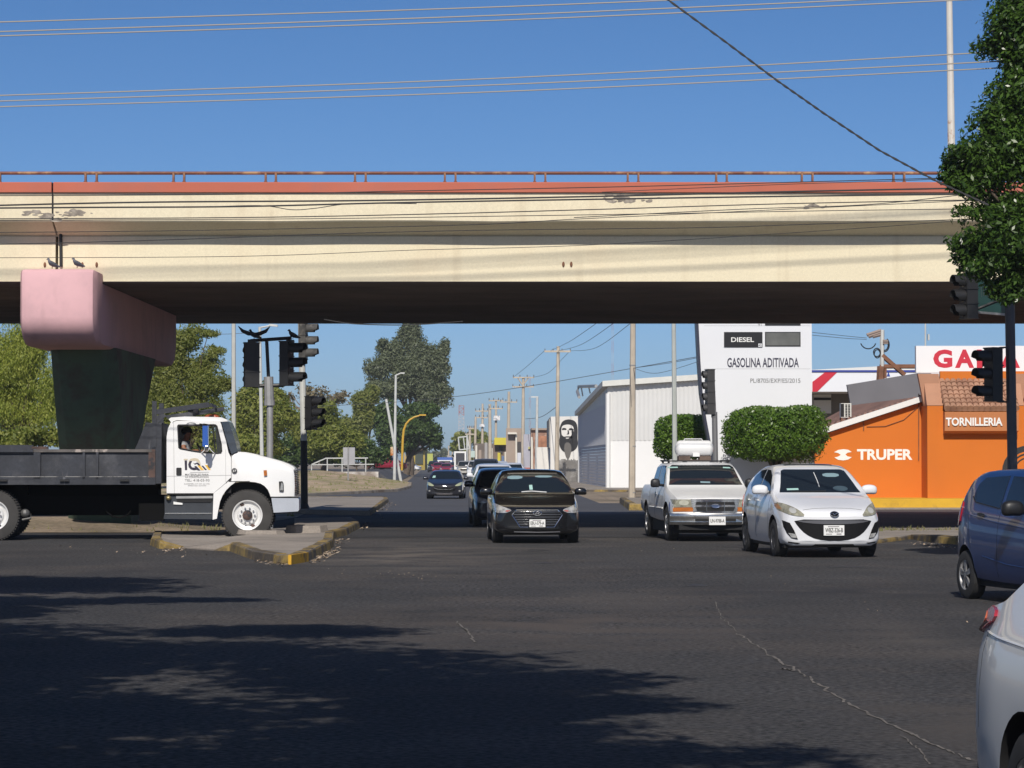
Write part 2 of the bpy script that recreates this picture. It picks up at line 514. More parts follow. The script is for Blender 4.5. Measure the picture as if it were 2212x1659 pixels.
# worn places and old repairs in the asphalt
def blob(cx, cy, rx, ry, seed, n=26):
    r = random.Random(seed); ph = [r.uniform(0, 6.28) for _ in range(4)]
    P = []
    for i in range(n):
        a = 2 * math.pi * i / n
        k = 1 + .18 * math.sin(2 * a + ph[0]) + .12 * math.sin(3 * a + ph[1]) + .08 * math.sin(5 * a + ph[2]) + r.uniform(-.05, .05)
        P.append((cx + rx * k * math.cos(a), cy + ry * k * math.sin(a)))
    return P
oil = M('oil_stain', (.030, .029, .030), .6, fine=.3, fscale=20)
for i, (cx, cy, rx, ry, m) in enumerate(((.45, 50.2, .22, .7, oil), (.5, 44, .12, .35, oil), (4.2, 52.5, .25, .6, oil), (5.1, 42.5, .2, .45, oil), (2.4, 36, .15, .3, oil))):
    sheet('road_patch', blob(cx, cy, rx, ry, 70 + i), .006 + .0002 * i, m)
# right island and the pavement of the pole, of the orange shop, of the warehouse
kerbed('pavement', G((1850, 1180), (1968, 1165), (2010, 1172), (2110, 1180), (2300, 1192), (2300, 1146), (1905, 1146)), pave, [0, 1, 2, 3], [.03, .08, .15, .15, .15, .1, .05])
kerbed('pavement', [(3.9, 92), (9, 89.5), (9, 108), (4.2, 108)], pave, [3, 0, 1], [.22] * 4, kw=.25)
kerbed('pavement', [(3.5, 150), (26, 140), (26, 162.8), (5.6, 162.8), (4.7, 215), (2.2, 215)], pave, [0, 5], [.1] * 6)
cr = MB()
rr = random.Random(3)
def crack(pts, w):
    P = []
    for (a, b) in zip(pts, pts[1:]):
        n = 12
        for i in range(n):
            t = i / n
            x = a[0] + (b[0] - a[0]) * t + rr.gauss(0, 2.6); y = a[1] + (b[1] - a[1]) * t + rr.gauss(0, 1.6)
            P.append(tuple(gp(x, y)[:2]))
    cr.strip(P, [w * rr.uniform(.35, 1.25) for _ in P], .0085)
crack([(1590, 1368), (1640, 1400), (1700, 1440), (1760, 1475), (1830, 1520), (1950, 1580), (2040, 1620), (2110, 1650)], .022)
crack([(1690, 1445), (1720, 1452)], .03)
crack([(985, 1345), (1005, 1362), (1030, 1392)], .02)
crack([(1545, 1300), (1560, 1335), (1592, 1366)], .01)
crack([(1945, 1590), (1990, 1625), (2010, 1658)], .012)
solo('road_crack', cr, crack_m, kind='structure')
ts = MB()
ts.strip([tuple(gp(x, y)[:2]) for x, y in ((725, 1160.5), (900, 1160), (1050, 1160.5), (1400, 1161), (1800, 1160))], .5, .0085)  # dark band across the road before the overpass
solo('road_band', ts, band_dark, kind='structure')

# the verge left of the street: dry grass bank, footbridge deck
bank = MB()
xs = np.linspace(-46, -6.1, 30); ys = np.linspace(126, 200, 24)
rr = random.Random(8)
def right_x(Y): return -6.25 - max(0, (150 - Y)) * .16 - max(0, Y - 170) * .034
for Y in ys:
    for i, X in enumerate(xs):
        x = -46 + (right_x(Y) + 46) * (i / 29)
        d = right_x(Y) - x
        z = .13 + min(1, d / 6) * max(0, (Y - 132) / 60) * .75 + rr.uniform(-.03, .03) * min(1, d)
        bank.v.append((x, Y, z))
for j in range(23):
    for i in range(29): bank.f.append((j * 30 + i, j * 30 + i + 1, (j + 1) * 30 + i + 1, (j + 1) * 30 + i)); bank.m.append(0)
bank.add([(-46, 126, .13), (right_x(126), 126, .13), (right_x(126), 126, -.02), (-46, 126, -.02)], [(0, 1, 2, 3)])
solo('grass_bank', bank, grass_dirt, kind='structure', smooth=0)
kerbed('verge', [(right_x(y) + .05, y) for y in (126, 132, 140, 150, 170, 185, 200)] + [(right_x(200) - 1, 200), (right_x(126) - 1, 126)], grass_dirt, [0, 1, 2, 3, 4, 5], [.14] * 9, kw=.2, kmat=M('kerb_old', (.30, .26, .21), .9, var=.2, scale=.5, col2=(.15, .11, .08), lo=.5, hi=.6))
dk = MB()
dk.add([(-46, 206, .93), (-10, 206, .9), (-8.7, 206, .05), (-46, 320, .85), (-13.4, 320, .8), (-11.6, 320, .05), (-46, 206, -.1), (-46, 320, -.1)],
       [(0, 1, 4, 3), (1, 2, 5, 4), (0, 6, 2, 1)])
solo('street_ramp', dk, asphalt_far, kind='structure')
cb = thing('canal_bridge', 'low white weathered concrete culvert bridge with thin railing on the grassy bank', 'bridge', (-13.5, 203, 0))
old_white = M('old_white', (.55, .52, .48), .85, var=.2, scale=.5, col2=(.22, .18, .15), lo=.5, hi=.62, streak=(1.2, .2, (.2, .16, .13), .5, .7, .6))
bq = MB(); a, b = pt(656, 1019, 203), pt(818, 1039, 203)
bq.box(a.x, b.x, 202.6, 205.5, b.z, a.z)
part('beam', bq, old_white, cb)
rl = MB()
top = [pt(672, 1004, 203), pt(704, 990, 203), pt(795, 989.5, 203)]
rl.tube(top, .05, 5)
rl.tube([pt(672, 1004, 203), pt(808, 1003, 203)], .04, 5)
part('handrail', rl, pale_pole, cb)
for x, y in ((673, 1004), (707, 991), (739, 990), (752, 990), (790, 990)):
    q = MB(); q.cyl(pt(x, y, 203), pt(x, 1020, 203), .045, n=5); part('post', q, pale_pole, cb)

# ------------------------------------------------------------------ overpass
cream = M('cream', (.73, .655, .475), .85, var=.04, scale=.35, col2=(.67, .57, .40), lo=.5, hi=.75, streak=(2.2, .12, (.40, .31, .19), .58, .80, .35), fine=.05, fscale=20, bump=.12, bscale=10)
coral = M('coral', (.46, .125, .075), .8, var=.1, scale=.5, col2=(.40, .13, .09), lo=.5, hi=.65)
rail_red = M('rail_red', (.17, .058, .036), .65, var=.2, scale=2, col2=(.36, .20, .10), lo=.5, hi=.6)
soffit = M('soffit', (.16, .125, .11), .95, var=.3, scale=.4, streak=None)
pink = M('pink', (.66, .40, .42), .8, var=.06, scale=.8, col2=(.55, .34, .36), lo=.5, hi=.7, streak=(2.0, .35, (.36, .22, .23), .58, .78, .5), bump=.1, bscale=9)
green_pier = M('green_pier', (.085, .135, .095), .85, var=.25, scale=.7, col2=(.08, .075, .06), lo=.5, hi=.62)
ov = thing('overpass', 'long cream concrete road overpass with coral coping and red handrail on a pink capped pier', 'overpass', (0, 61, 0))
BX0, BX1 = -70, 70
YF, YO, YB = 61.0, 60.42, 79.2
def zz(y, Y): return pt(1106, y, Y).z
z_bot, z_in, z_edge, z_pt, z_c0, z_c1 = zz(608, YF), zz(509, YF), zz(480, YO), zz(416, YO), zz(416, YO), zz(393, YO - .06)
XJ = pt(123, 500, YF).x
gd = MB()
for (x0, x1) in ((BX0, XJ - .03), (XJ + .03, BX1)):
    gd.prism([(YF, z_bot), (YF, z_in - .02), (YB - .01, z_in - .02), (YB - .01, z_bot)], 'x', x0, x1)
part('girder', gd, cream, ov)
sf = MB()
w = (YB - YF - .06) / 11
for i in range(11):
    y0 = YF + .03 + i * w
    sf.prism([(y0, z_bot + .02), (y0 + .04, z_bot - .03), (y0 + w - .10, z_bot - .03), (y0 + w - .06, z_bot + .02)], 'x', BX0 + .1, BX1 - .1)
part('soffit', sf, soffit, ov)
pp = MB()
rr = random.Random(2)
segs = [(BX0, XJ - .02), (XJ + .02, BX1)]
for (x0, x1) in segs:
    n = int((x1 - x0) / 1.6) + 1
    vs, fs = [], []
    for i in range(n + 1):
        x = x0 + (x1 - x0) * i / n
        e = z_edge + rr.uniform(-.014, .014)
        for (yy, z) in ((YF + .02, z_in), (YO + .03, e - .0), (YO, e + .03), (YO, z_pt), (YO + .28, z_pt), (YO + .28, z_in + .45), (YF + .02, z_in + .40)):
            vs.append((x, yy, z))
    for i in range(n):
        for k in range(7): fs.append((i * 7 + k, i * 7 + (k + 1) % 7, (i + 1) * 7 + (k + 1) % 7, (i + 1) * 7 + k))
    fs += [tuple(range(7)), tuple(n * 7 + k for k in range(7))]
    pp.add(vs, fs)
pp.prism([(YB - .02, z_in - .12), (YB + .55, z_edge), (YB + .55, z_pt), (YB + .27, z_pt), (YB + .27, z_in)], 'x', BX0, BX1)
pp.box(BX0, BX1, YF + .03, YB + .265, z_in - .015, z_in + .12)
part('parapet', pp, cream, ov)
cp = MB()
for (x0, x1) in segs:
    cp.prism([(YO - .06, z_c0 + .003), (YO - .06, z_c1 - .02), (YO - .03, z_c1), (YO + .32, z_c1), (YO + .32, z_c0 + .003)], 'x', x0, x1)
cp.box(BX0, BX1, YB + .25, YB + .58, z_c0 + .003, z_c1)
part('coping', cp, coral, ov)
hr = MB()
zr = zz(374, YO + .1)
hr.tube([(BX0, YO + .1, zr), (BX1, YO + .1, zr)], .036, 8)
hr.tube([(BX0, YB + .42, zr - .12), (BX1, YB + .42, zr - .12)], .045, 8)
rail = part('handrail', hr, rail_red, ov)
posts_px = [185, 209, 375, 398, 574, 596, 767, 790, 961, 984, 1155, 1178, 1356, 1379, 1547, 1570, 1732, 1755, 1930, 1953, 0]
base_post = None
for k, px in enumerate(posts_px):
    X = pt(px, 380, YO + .1).x
    if base_post is None:
        q = MB()
        q.box(X - .022, X + .022, YO + .05, YO + .15, z_c1 - .01, zr + .02)
        q.box(X - .035, X + .035, YO + .04, YO + .16, z_c1, z_c1 + .025)
        base_post = part('post', q, rail_red, rail)
        bx = X
    else:
        c = base_post.copy(); C.objects.link(c); c.parent = rail; c.location.x += X - bx
# dark joint drain and stains
jt = MB()
jt.tube([pt(124, 482, YF - .03), pt(131, 492, YF - .03), pt(132, 576, YF - .03)], .035, 6)
part('drain_pipe', jt, black_metal, ov)
jg = MB(); jg.box(XJ - .018, XJ + .018, YO - .004, YO + .2, z_edge + .05, z_pt); part('joint', jg, dark, ov)
stain = M('stain', (.34, .30, .25), .95, var=.25, scale=6, col2=(.22, .19, .16), lo=.45, hi=.6)
def blotch(cx, cy, w, h, Y, n, seed):
    r = random.Random(seed); q = MB()
    for i in range(n):
        x = cx + r.gauss(0, w / 2.4); y = cy + r.gauss(0, h / 2.4)
        s = r.uniform(.25, 1) ** 2 * 9 + 2
        m = 9
        P = [pt(x + s * 1.5 * math.cos(2 * math.pi * k / m) * r.uniform(.5, 1.2), y + s * .5 * math.sin(2 * math.pi * k / m) * r.uniform(.5, 1.2), Y - .002 - .0004 * i) for k in range(m)]
        q.add(P, [tuple(range(m))])
    return q
part('peeling_patch', blotch(90, 464, 34, 9, YO, 12, 1), stain, ov)
part('peeling_patch', blotch(155, 464, 44, 12, YO, 16, 2), stain, ov)
part('peeling_patch', blotch(1350, 431, 80, 12, YO, 24, 3), stain, ov)
part('peeling_patch', blotch(1775, 447, 40, 5, YO, 7, 4), stain, ov)
vent = MB()
for x in (1217, 1234):
    a = pt(x, 571, YF); vent.ball((a.x, YF - .01, a.z), .03, .03, .06, 8, 6)
for x in (97, 178, 209):
    a = pt(x, 572, YF); vent.ball((a.x, YF - .01, a.z), .03, .03, .06, 8, 6)
part('drain_spout', vent, rust, ov)
# pier cap with rounded ends and chamfered corners, tapered column
cx0, cx1 = pt(42, 650, 60).x, pt(205, 650, 60).x
zt, zb = zz(581, 60), zz(745, 60)
def cap_prof(ins, drop):
    f, b = 59.95 + ins, 74.6 - ins
    t = zt - drop
    P = [(YF - .03, t), (f + .12, t), (f + .03, t - .06), (f, t - .2)]
    for i in range(9):
        a = math.pi * .5 * i / 8
        P.append((f + .95 * (1 - math.cos(a)) * 1.0, (zb + drop + .62) - .62 * math.sin(a)))
    for i in range(9):
        a = math.pi * .5 * (1 - i / 8)
        P.append((b - .95 * (1 - math.cos(a)), (zb + drop + .62) - .62 * math.sin(a)))
    P += [(b, z_bot - .055), (YF - .03, z_bot - .055)]
    return P
cm = MB()
sl = [(cx0, .16, .03), (cx0 + .05, .05, .008), (cx0 + .16, 0, 0), (cx1 - .17, 0, 0), (cx1 - .05, .06, .012), (cx1 + .02, .24, .05)]
n = len(cap_prof(0, 0))
for (x, ins, dr) in sl: cm.v += [(x, y, z) for y, z in cap_prof(ins, dr)]
for i in range(len(sl) - 1):
    for k in range(n): cm.f.append((i * n + k, i * n + (k + 1) % n, (i + 1) * n + (k + 1) % n, (i + 1) * n + k)); cm.m.append(0)
cm.f += [tuple(range(n)), tuple((len(sl) - 1) * n + k for k in range(n))]; cm.m += [0, 0]
part('pier_cap', cm, pink, ov, smooth=35)
co = MB()
lv = []
for (z, x0, x1, y0, y1, c) in ((zb + .05, -10.42, -8.95, 62.5, 70.0, .3), (3.0, -10.44, -8.95, 63.2, 68.4, .35), (2.0, -10.48, -9.0, 64.0, 67.6, .38), (0, -10.5, -9.05, 65.8, 67.6, .4)):
    lv.append([(x0 + c * .6, y0, z), (x1 - c, y0, z), (x1, y0 + c, z), (x1, y1 - c, z), (x1 - c, y1, z), (x0 + c, y1, z), (x0, y1 - c, z), (x0, y0 + c * .6, z)])
for l in lv: co.v += l
for i in range(3):
    for k in range(8): co.f.append((i * 8 + k, i * 8 + (k + 1) % 8, (i + 1) * 8 + (k + 1) % 8, (i + 1) * 8 + k)); co.m.append(0)
co.f += [tuple(range(8)), tuple(24 + k for k in range(8))]; co.m += [0, 0]
part('pier_column', co, green_pier, ov, smooth=25)

# ------------------------------------------------------------------ petrol totem
sign_white = M('sign_white', (.73, .745, .775), .35, var=.02, scale=.5)
to = thing('price_sign', 'tall white fuel price totem reading DIESEL and GASOLINA ADITIVADA', 'fuel sign', (8.4, 96, 0))
YT = 96.0
R0 = pt(1754, 900, YT).x
edge = [(pt(x, y, YT).x, pt(x, y, YT).z) for x, y in ((1506, 560), (1507, 640), (1509, 700), (1513, 780), (1518, 850), (1526, 905), (1535, 953), (1541, 990))] + [(pt(1552, 1030, YT).x, 0.0)]
q = MB(); q.prism([(R0, 0), (R0, pt(1754, 560, YT).z)] + edge, 'y', YT, YT + .75)
part('panel', q, sign_white, to)
q = MB(); q.prism([(x - .09, z) for x, z in edge] + [(x - .003, z) for x, z in edge[::-1]], 'y', YT - .03, YT + .78)
part('edge_trim', q, M('trim_blue', (.03, .035, .06), .4), to)
seam = MB()
for y in (797, 704):
    a = pt(1515, y, YT); seam.box(a.x + .1, R0 - .05, YT - .003, YT + .01, a.z, a.z + .008)
part('seam', seam, grey_metal, to)
def rect(x0, y0, x1, y1, Y, d=.02, off=.0):
    a, b = pt(x0, y1, Y), pt(x1, y0, Y)
    return MB().box(a.x, b.x, Y - d - off, Y - off, a.z, b.z)
black_sign = M('black_sign', (.018, .018, .02), .35)
lcd = M('lcd', (.11, .115, .11), .5, var=.2, scale=3)
def c3(x, y): return 1216.6 + x * .3333, 663.6 + y * .3333      # one enlargement of the photograph, used for measuring
def lab3(parent, s, x0, y0, x1, y1, Y, m, bold, name='lettering', off=.004, ext=.004):
    a = pt(*c3(x0, y1), Y); b = pt(*c3(x1, y0), Y)
    return part(name, text_mb(s, a.x, b.x, a.z, b.z, Y - off - ext, bold, ext), m, parent)
fp = part('fuel_panel', rect(*c3(1042, 161), *c3(1291, 259), YT, .03), black_sign, to)
lab3(fp, 'DIESEL', 1088, 195, 1236, 226, YT, plate_white, .02, off=.034)
t45 = part('number_tag', rect(*c3(1264, 236), *c3(1287, 258), YT, .012, .03), sign_white, fp)
lab3(t45, '45', 1266, 239, 1284, 255, YT, ink, .0, off=.043)
ds = part('price_display', rect(*c3(1308, 160), *c3(1538, 254), YT, .02), black_sign, to)
part('screen', rect(*c3(1314, 166), *c3(1532, 248), YT, .006, .02), lcd, ds)
ds2 = part('price_display', rect(*c3(1308, 20), *c3(1538, 118), YT, .02), black_sign, to)
part('screen', rect(*c3(1314, 26), *c3(1532, 108), YT, .006, .02), lcd, ds2)
fp2 = part('fuel_panel', rect(*c3(1042, 20), *c3(1255, 80), YT, .03), black_sign, to)
lab3(to, '91', 1263, 101, 1285, 123, YT, M('grey_ink', (.25, .25, .26), .6), 0)
navy = M('navy_ink', (.03, .03, .06), .6)
lab3(to, 'GASOLINA ADITIVADA', 1063, 328, 1527, 390, YT, navy, .018)
lab3(to, 'PL/8705/EXP/ES/2015', 1213, 462, 1537, 490, YT, M('grey_ink2', (.12, .12, .13), .6), .0)

# ------------------------------------------------------------------ warehouse
corr = M('corrugated', (.60, .60, .585), .5, var=.05, scale=.4)
wall_white = M('wall_white', (.74, .74, .73), .8, var=.03, scale=.4)
block_grey = M('block_grey', (.55, .55, .58), .85, var=.08, scale=.5)
wh = thing('warehouse', 'big white warehouse with corrugated upper walls and a pale roof edge', 'warehouse', (9, 165, 0))
V0 = Vector((5.6, 163, 0)); V1 = Vector((15.0, 161.5, 0)); V2 = Vector((4.9, 204, 0))
zt0 = zz(835, 163); zm = zz(952, 163)
def wall(P, Q, z0, z1, zq1=None, zq0=None):
    return MB().add([(P.x, P.y, z0), (Q.x, Q.y, z0 if zq0 is None else zq0), (Q.x, Q.y, z1 if zq1 is None else zq1), (P.x, P.y, z1)], [(0, 1, 2, 3)])
def corrug(P, Q, z0, z1, pitch, d, rise=0.0):
    L = (Q - P).length; n = int(L / pitch * 2)
    t = (Q - P) / n; nr = Vector((t.y, -t.x, 0)).normalized()
    mb = MB()
    for i in range(n + 1):
        o = P + t * i + nr * (d if i % 2 else 0)
        mb.v += [(o.x, o.y, z0), (o.x, o.y, z1 + rise * i / n)]
    for i in range(n): mb.f.append((2 * i, 2 * i + 2, 2 * i + 3, 2 * i + 1)); mb.m.append(0)
    return mb
part('upper_wall', corrug(V0, V1, zm, zt0, .26, .035, .62), corr, wh)
lw = MB().add([(V0.x, V0.y, 0), (V1.x, V1.y, 0), (V1.x, V1.y, zm), (V0.x, V0.y, zm)], [(0, 1, 2, 3)])
part('lower_wall', lw, wall_white, wh)
zs = zt0 - 1.05
part('side_wall', wall(V0, V2, zm - .2, zt0 - .1, zs, zm - .2).box(0, 0, 0, 0, 0, 0) if False else corrug(V2, V0, zm - .2, zs, .5, .05), M('side_grey', (.62, .62, .64), .6), wh)
g2 = MB().add([(V2.x, V2.y, zs), (V0.x, V0.y, zs), (V0.x, V0.y, zt0), ], [(0, 1, 2)])
part('gable', g2, corr, wh)
sb = MB()
for i in range(14):
    z0 = i * (zm - .2) / 14
    sb.add([(V2.x, V2.y, z0 + .02), (V0.x, V0.y, z0 + .02), (V0.x, V0.y, z0 + (zm - .2) / 14), (V2.x, V2.y, z0 + (zm - .2) / 14)], [(0, 1, 2, 3)])
part('block_wall', sb, block_grey, wh)
rf = MB()
o = Vector((-.25, -.35, 0))
rf.add([(V0.x - .3, V0.y - .4, zt0), (V1.x, V1.y - .4, zt0 + .62), (V1.x, V1.y - .4, zt0 + .94), (V0.x - .3, V0.y - .4, zt0 + .32), (V2.x - .3, V2.y, zs + .02), (V2.x - .3, V2.y, zs + .32), (V1.x, V2.y, zs + .4), (V1.x, V2.y, zs + .8)],
       [(0, 1, 2, 3), (0, 3, 5, 4), (3, 2, 7, 5), (0, 4, 6, 1)])
part('roof', rf, M('roof_pale', (.62, .62, .58), .6, var=.05), wh)
for (x, y0, y1, m) in ((1313.5, 850, 1055, wall_white), (1252.5, 880, 1045, wall_white), (1290, 983, 1052, wall_white), (1271, 980, 1050, wall_white)):
    t = (1312 - x) / 60
    Y = 163 - .15 + max(0, t) * 41
    q = MB(); q.cyl(pt(x, y0, Y), pt(x, y1, Y), .14 if y0 < 900 else .07, n=6)
    part('downpipe', q, m, wh)
bf = MB()
pz = [pt(1251, 858, 200), pt(1247, 846, 203), pt(1250, 835, 204), pt(1288, 834, 180)]
bf.tube(pz, .12, 5); bf.tube([pt(1256, 838, 200), pt(1259, 856, 200)], .05, 4); bf.tube([pt(1272, 836, 190), pt(1275, 850, 190)], .05, 4)
part('roof_pipe', bf, grey_metal, wh)

# ------------------------------------------------------------------ orange hardware shop
orange = M('orange', (.58, .150, .007), .75, var=.05, scale=.5, streak=(1.0, .25, (.45, .12, .012), .55, .8, .4))
orange_d = M('orange_dark', (.42, .10, .01), .8)
tan = M('tan', (.42, .215, .13), .8, var=.05)
tile = M('tile', (.42, .235, .15), .85, var=.2, scale=1.5, col2=(.34, .18, .115), lo=.5, hi=.6)
shop = thing('hardware_shop', 'bright orange hardware shop with tiled eave and a white roof board lettered GAMA', 'shop', (17, 96, 0))
YW, YP = 97.0, 95.6
def P2(pts, Y): return [(pt(x, y, Y).x, pt(x, y, Y).z) for x, y in pts]
q = MB(); q.prism([(P2([(1760, 1075)], YW)[0][0], 0), (P2([(2012, 1075)], YW)[0][0], 0)] + P2([(2012, 862), (1999, 866), (1760, 945)], YW), 'y', YW, YW + .25)
part('side_wall', q, orange, shop)
q = MB(); q.prism(P2([(1752, 932), (1998, 853), (1998, 865), (1752, 945)], YW), 'y', YW - .25, YW - .0)
part('fascia', q, wall_white, shop)
rf = MB()
a, b = pt(1752, 934, YW), pt(1999, 855, YW)
c, d = pt(1999, 860, 104), pt(1836, 876, 104)
e = pt(1762, 915, 104)
rf.add([a, b, c, d, e], [(0, 1, 2, 3, 4)])
for i in range(22):
    t = i / 21
    p = Vector(a).lerp(Vector(b), t); s = Vector(e).lerp(Vector(c), t)
    rf.tube([p + Vector((0, 0, .03)), s + Vector((0, 0, .03))], .07, 5)
part('roof', rf, M('roof_tile', (.21, .12, .095), .9, var=.25, scale=1.2), shop)
q = MB(); q.prism(P2([(1830, 831), (1981, 806), (2012, 806), (2012, 875), (1839, 882)], 104), 'y', 104.05, 104.3)
part('grey_parapet', q, M('grey_render', (.15, .15, .165), .9, var=.1, scale=.8, streak=(1.5, .2, (.16, .16, .17), .5, .75, .6)), shop)
XL = pt(2003, 900, YP).x
XR = XL + 14
q = MB(); q.box(XL, XR, YP, YP + .3, 0, pt(2003, 876, YP).z)
q.box(XL, XL + .3, YP + .3, YW - .0, 0, pt(2003, 876, YP).z)
q.box(pt(2036, 0, YP).x, XR, YP + .9, YP + 1.1, pt(2003, 876, YP).z, pt(2003, 800, YP).z)
part('front_wall', q, orange, shop)
for (x0, x1) in ((1990, 2037), (2196, 2212)):
    q = MB()
    z0, z1 = pt(x0, 875.8, YP).z, pt(x0, 806, YP).z
    X0, X1 = pt(x0, 900, YP).x, pt(x1, 900, YP).x
    lean = .8 if x0 < 2000 else .5
    q.prism([(YP - .02, z0), (YP + .9, z1), (YP + 1.15, z1), (YP + .6, z0)], 'x', X0 + (.2 if x0 < 2000 else 0), X1)
    q.prism([(X0 - .02, z1), (X0 + .7, z1), (X1, z0), (X0 + .2, z0)], 'y', YP + .62, YP + .9)
    part('pilaster_cap', q, tan, shop)
q = MB()
ze, zr_ = pt(2037, 886, YP).z, pt(2037, 822, YP).z
x0, x1 = pt(2037, 900, YP).x, pt(2196, 900, YP).x
npn = 13
for i in range(npn):
    xa = x0 + (x1 - x0) * (i + .5) / npn
    for j in range(7):
        t0, t1 = j / 7, (j + 1) / 7
        p0 = Vector((xa, YP - .45 + 1.35 * t0, ze + (zr_ - ze) * t0 + .05)); p1 = Vector((xa, YP - .45 + 1.35 * t1, ze + (zr_ - ze) * t1 + .03))
        q.tube([p0, p1], [.125, .10], 8)
q.add([(x0, YP - .42, ze - .02), (x1, YP - .42, ze - .02), (x1, YP + .9, zr_), (x0, YP + .9, zr_)], [(0, 1, 2, 3)])
part('tiled_eave', q, tile, shop, smooth=40)
q = MB()
q.prism([(YP - .002, ze - .06), (YP - .42, ze - .06), (YP - .36, pt(2037, 931, YP).z), (YP - .002, pt(2037, 937, YP).z)], 'x', x0, x1)
fas = part('sign_fascia', q, M('fascia_tan', (.50, .19, .07), .8), shop)
def TX(parent, s, x0, y0, x1, y1, Y, m, bold, ext=.01, name='lettering'):
    a, b = pt(x0, y1, Y), pt(x1, y0, Y)
    return part(name, text_mb(s, a.x, b.x, a.z, b.z, Y - ext, bold, ext), m, parent)
paint_white = M('letter_white', (.80, .80, .78), .6)
TX(fas, 'TORNILLERIA', 2043, 902, 2165.5, 920, YP - .41, paint_white, .03)
logo = MB()
def c4(x, y): return 1659.0 + x * .33333, 663.6 + y * .33333
LG = [(428, 940), (455, 925), (490, 920), (520, 924), (543, 938), (515, 943), (502, 955), (515, 967), (543, 972), (520, 987), (488, 993), (455, 989), (430, 974), (455, 968), (472, 957), (455, 945)]
logo.prism(P2([c4(*p) for p in LG], YW - .012), 'y', YW - .012, YW - .002)
part('emblem', logo, paint_white, shop)
a, b = c4(577, 920), c4(936, 990)
TX(shop, 'TRUPER', a[0], a[1], b[0], b[1], YW, paint_white, .035)
q = MB(); a, b = pt(1979, 805, YP + 1.2), pt(2420, 747, YP + 1.2)
q.box(a.x, b.x, YP + 1.2, YP + 1.5, a.z, b.z)
bd = part('roof_board', q, M('board_white', (.79, .79, .80), .5), shop)
red_letter = M('red_letter', (.55, .02, .045), .5)
for ch, x0, x1 in (('G', 2016, 2057), ('A', 2063, 2104), ('M', 2110, 2155), ('A', 2161, 2203)):
    TX(bd, ch, x0, 755, x1, 794.5, YP + 1.2, red_letter, .045)
ring = MB()
ctr = pt(2222, 1020, YP)
for (r0, r1, mi) in ((.72, .92, 0), (.60, .66, 0), (.47, .52, 0)):
    n = 28
    vs = [(ctr.x + r * math.cos(2 * math.pi * i / n), YP - .006, ctr.z + r * math.sin(2 * math.pi * i / n)) for r in (r0, r1) for i in range(n)]
    ring.add(vs, [(i, (i + 1) % n, n + (i + 1) % n, n + i) for i in range(n)])
part('tyre_painting', ring, ink, shop)
q = MB()
for (x, y0, y1) in ((1591 + 1659 * .25 - 1591 + 0, 0, 0),): pass
for cx_, y0, y1 in ((977, 560, 995), (620, 720, 800)):
    a, b = pt(*c4(cx_, y0), YW - .03), pt(*c4(cx_, y1), YW - .03)
    q.tube([a, b], .018, 5)
q.tube([pt(*c4(640, 775), YW - .03), pt(*c4(760, 772), YW - .03), pt(*c4(880, 730), YW - .03), pt(*c4(970, 650), YW - .03)], .012, 4)
part('conduit', q, rust, shop)
q = MB(); q.cyl(pt(2002, 868, YW - .12), (pt(2002, 868, YW - .12).x, YW - .12, .3), .08, n=8); part('downpipe', q, orange_d, shop)
kq = MB()
xk0, xk1 = pt(1716, 1090, 94).x, pt(2500, 1090, 94).x
kq.box(xk0, xk1, 94, YP + 1.6, -.05, .36)
solo('pavement', kq, kerb_yellow, kind='structure')
kq = MB(); kq.box(pt(1700, 1090, 93.9).x, pt(1752, 1090, 93.9).x, 93.75, 94.3, -.05, .40)
kq.box(xk0, xk1, 93.6, 93.99, -.05, .06, 1)
solo('kerb', kq, [M('kerb_orange', (.62, .30, .03), .7), pave], kind='structure')
# air conditioner on the shop roof
ac = thing('air_conditioner', 'white outdoor air conditioner unit standing on the brown shop roof', 'air conditioner', tuple(pt(1828, 905, 98.6)))
a, b = pt(1816.5, 902, 98.4), pt(1839, 871, 98.4)
q = MB(); q.box(a.x, b.x, 98.4, 98.8, a.z, b.z); part('casing', q, M('ac_white', (.62, .62, .58), .5), ac)
q = MB()
q.box(a.x, a.x + (b.x - a.x) * .3, 98.385, 98.402, a.z + .03, b.z - .02)
for i in range(8):
    for j in range(2):
        x = a.x + (b.x - a.x) * (.42 + .27 * j); z = a.z + .04 + (b.z - a.z - .06) * i / 8
        q.box(x, x + .07, 98.385, 98.402, z, z + .035)
part('grille', q, dark, ac)
q = MB()
for x in (a.x + .03, b.x - .03): q.box(x - .02, x + .02, 98.4, 98.78, a.z - .15, a.z)
part('stand', q, rust, ac)

# ------------------------------------------------------------------ fuel station behind
gs = thing('fuel_station', 'white fuel station building with blue top band and a diagonal red stripe', 'fuel station', (18, 130, 0))
def c8(x, y): return 1714.3 + x * .15, 696.8 + y * .15
Yg = 130.0
q = MB(); a, b = pt(1700, 846, Yg), pt(2300, 800, Yg); q.box(a.x, b.x, Yg, Yg + 12, a.z, b.z); part('canopy', q, sign_white, gs)
q = MB(); q.prism(P2([(1700, 801), (2300, 798), (2300, 786), (1985, 787), (1755, 799), (1700, 800)], Yg + .5), 'y', Yg + .3, Yg + 12.2); part('roof', q, M('roof_grey', (.55, .55, .53), .6), gs)
q = MB(); a, b = pt(1700, 803.6, Yg), pt(2300, 799.6, Yg); q.box(a.x, b.x, Yg - .05, Yg - .003, a.z, b.z); part('blue_band', q, M('band_blue', (.03, .05, .28), .4), gs)
q = MB(); q.prism(P2([c8(*p) for p in ((455, 712), (630, 712), (340, 995), (270, 995), (270, 855))], Yg), 'y', Yg - .02, Yg - .004); part('red_stripe', q, M('stripe_red', (.52, .02, .04), .4), gs)
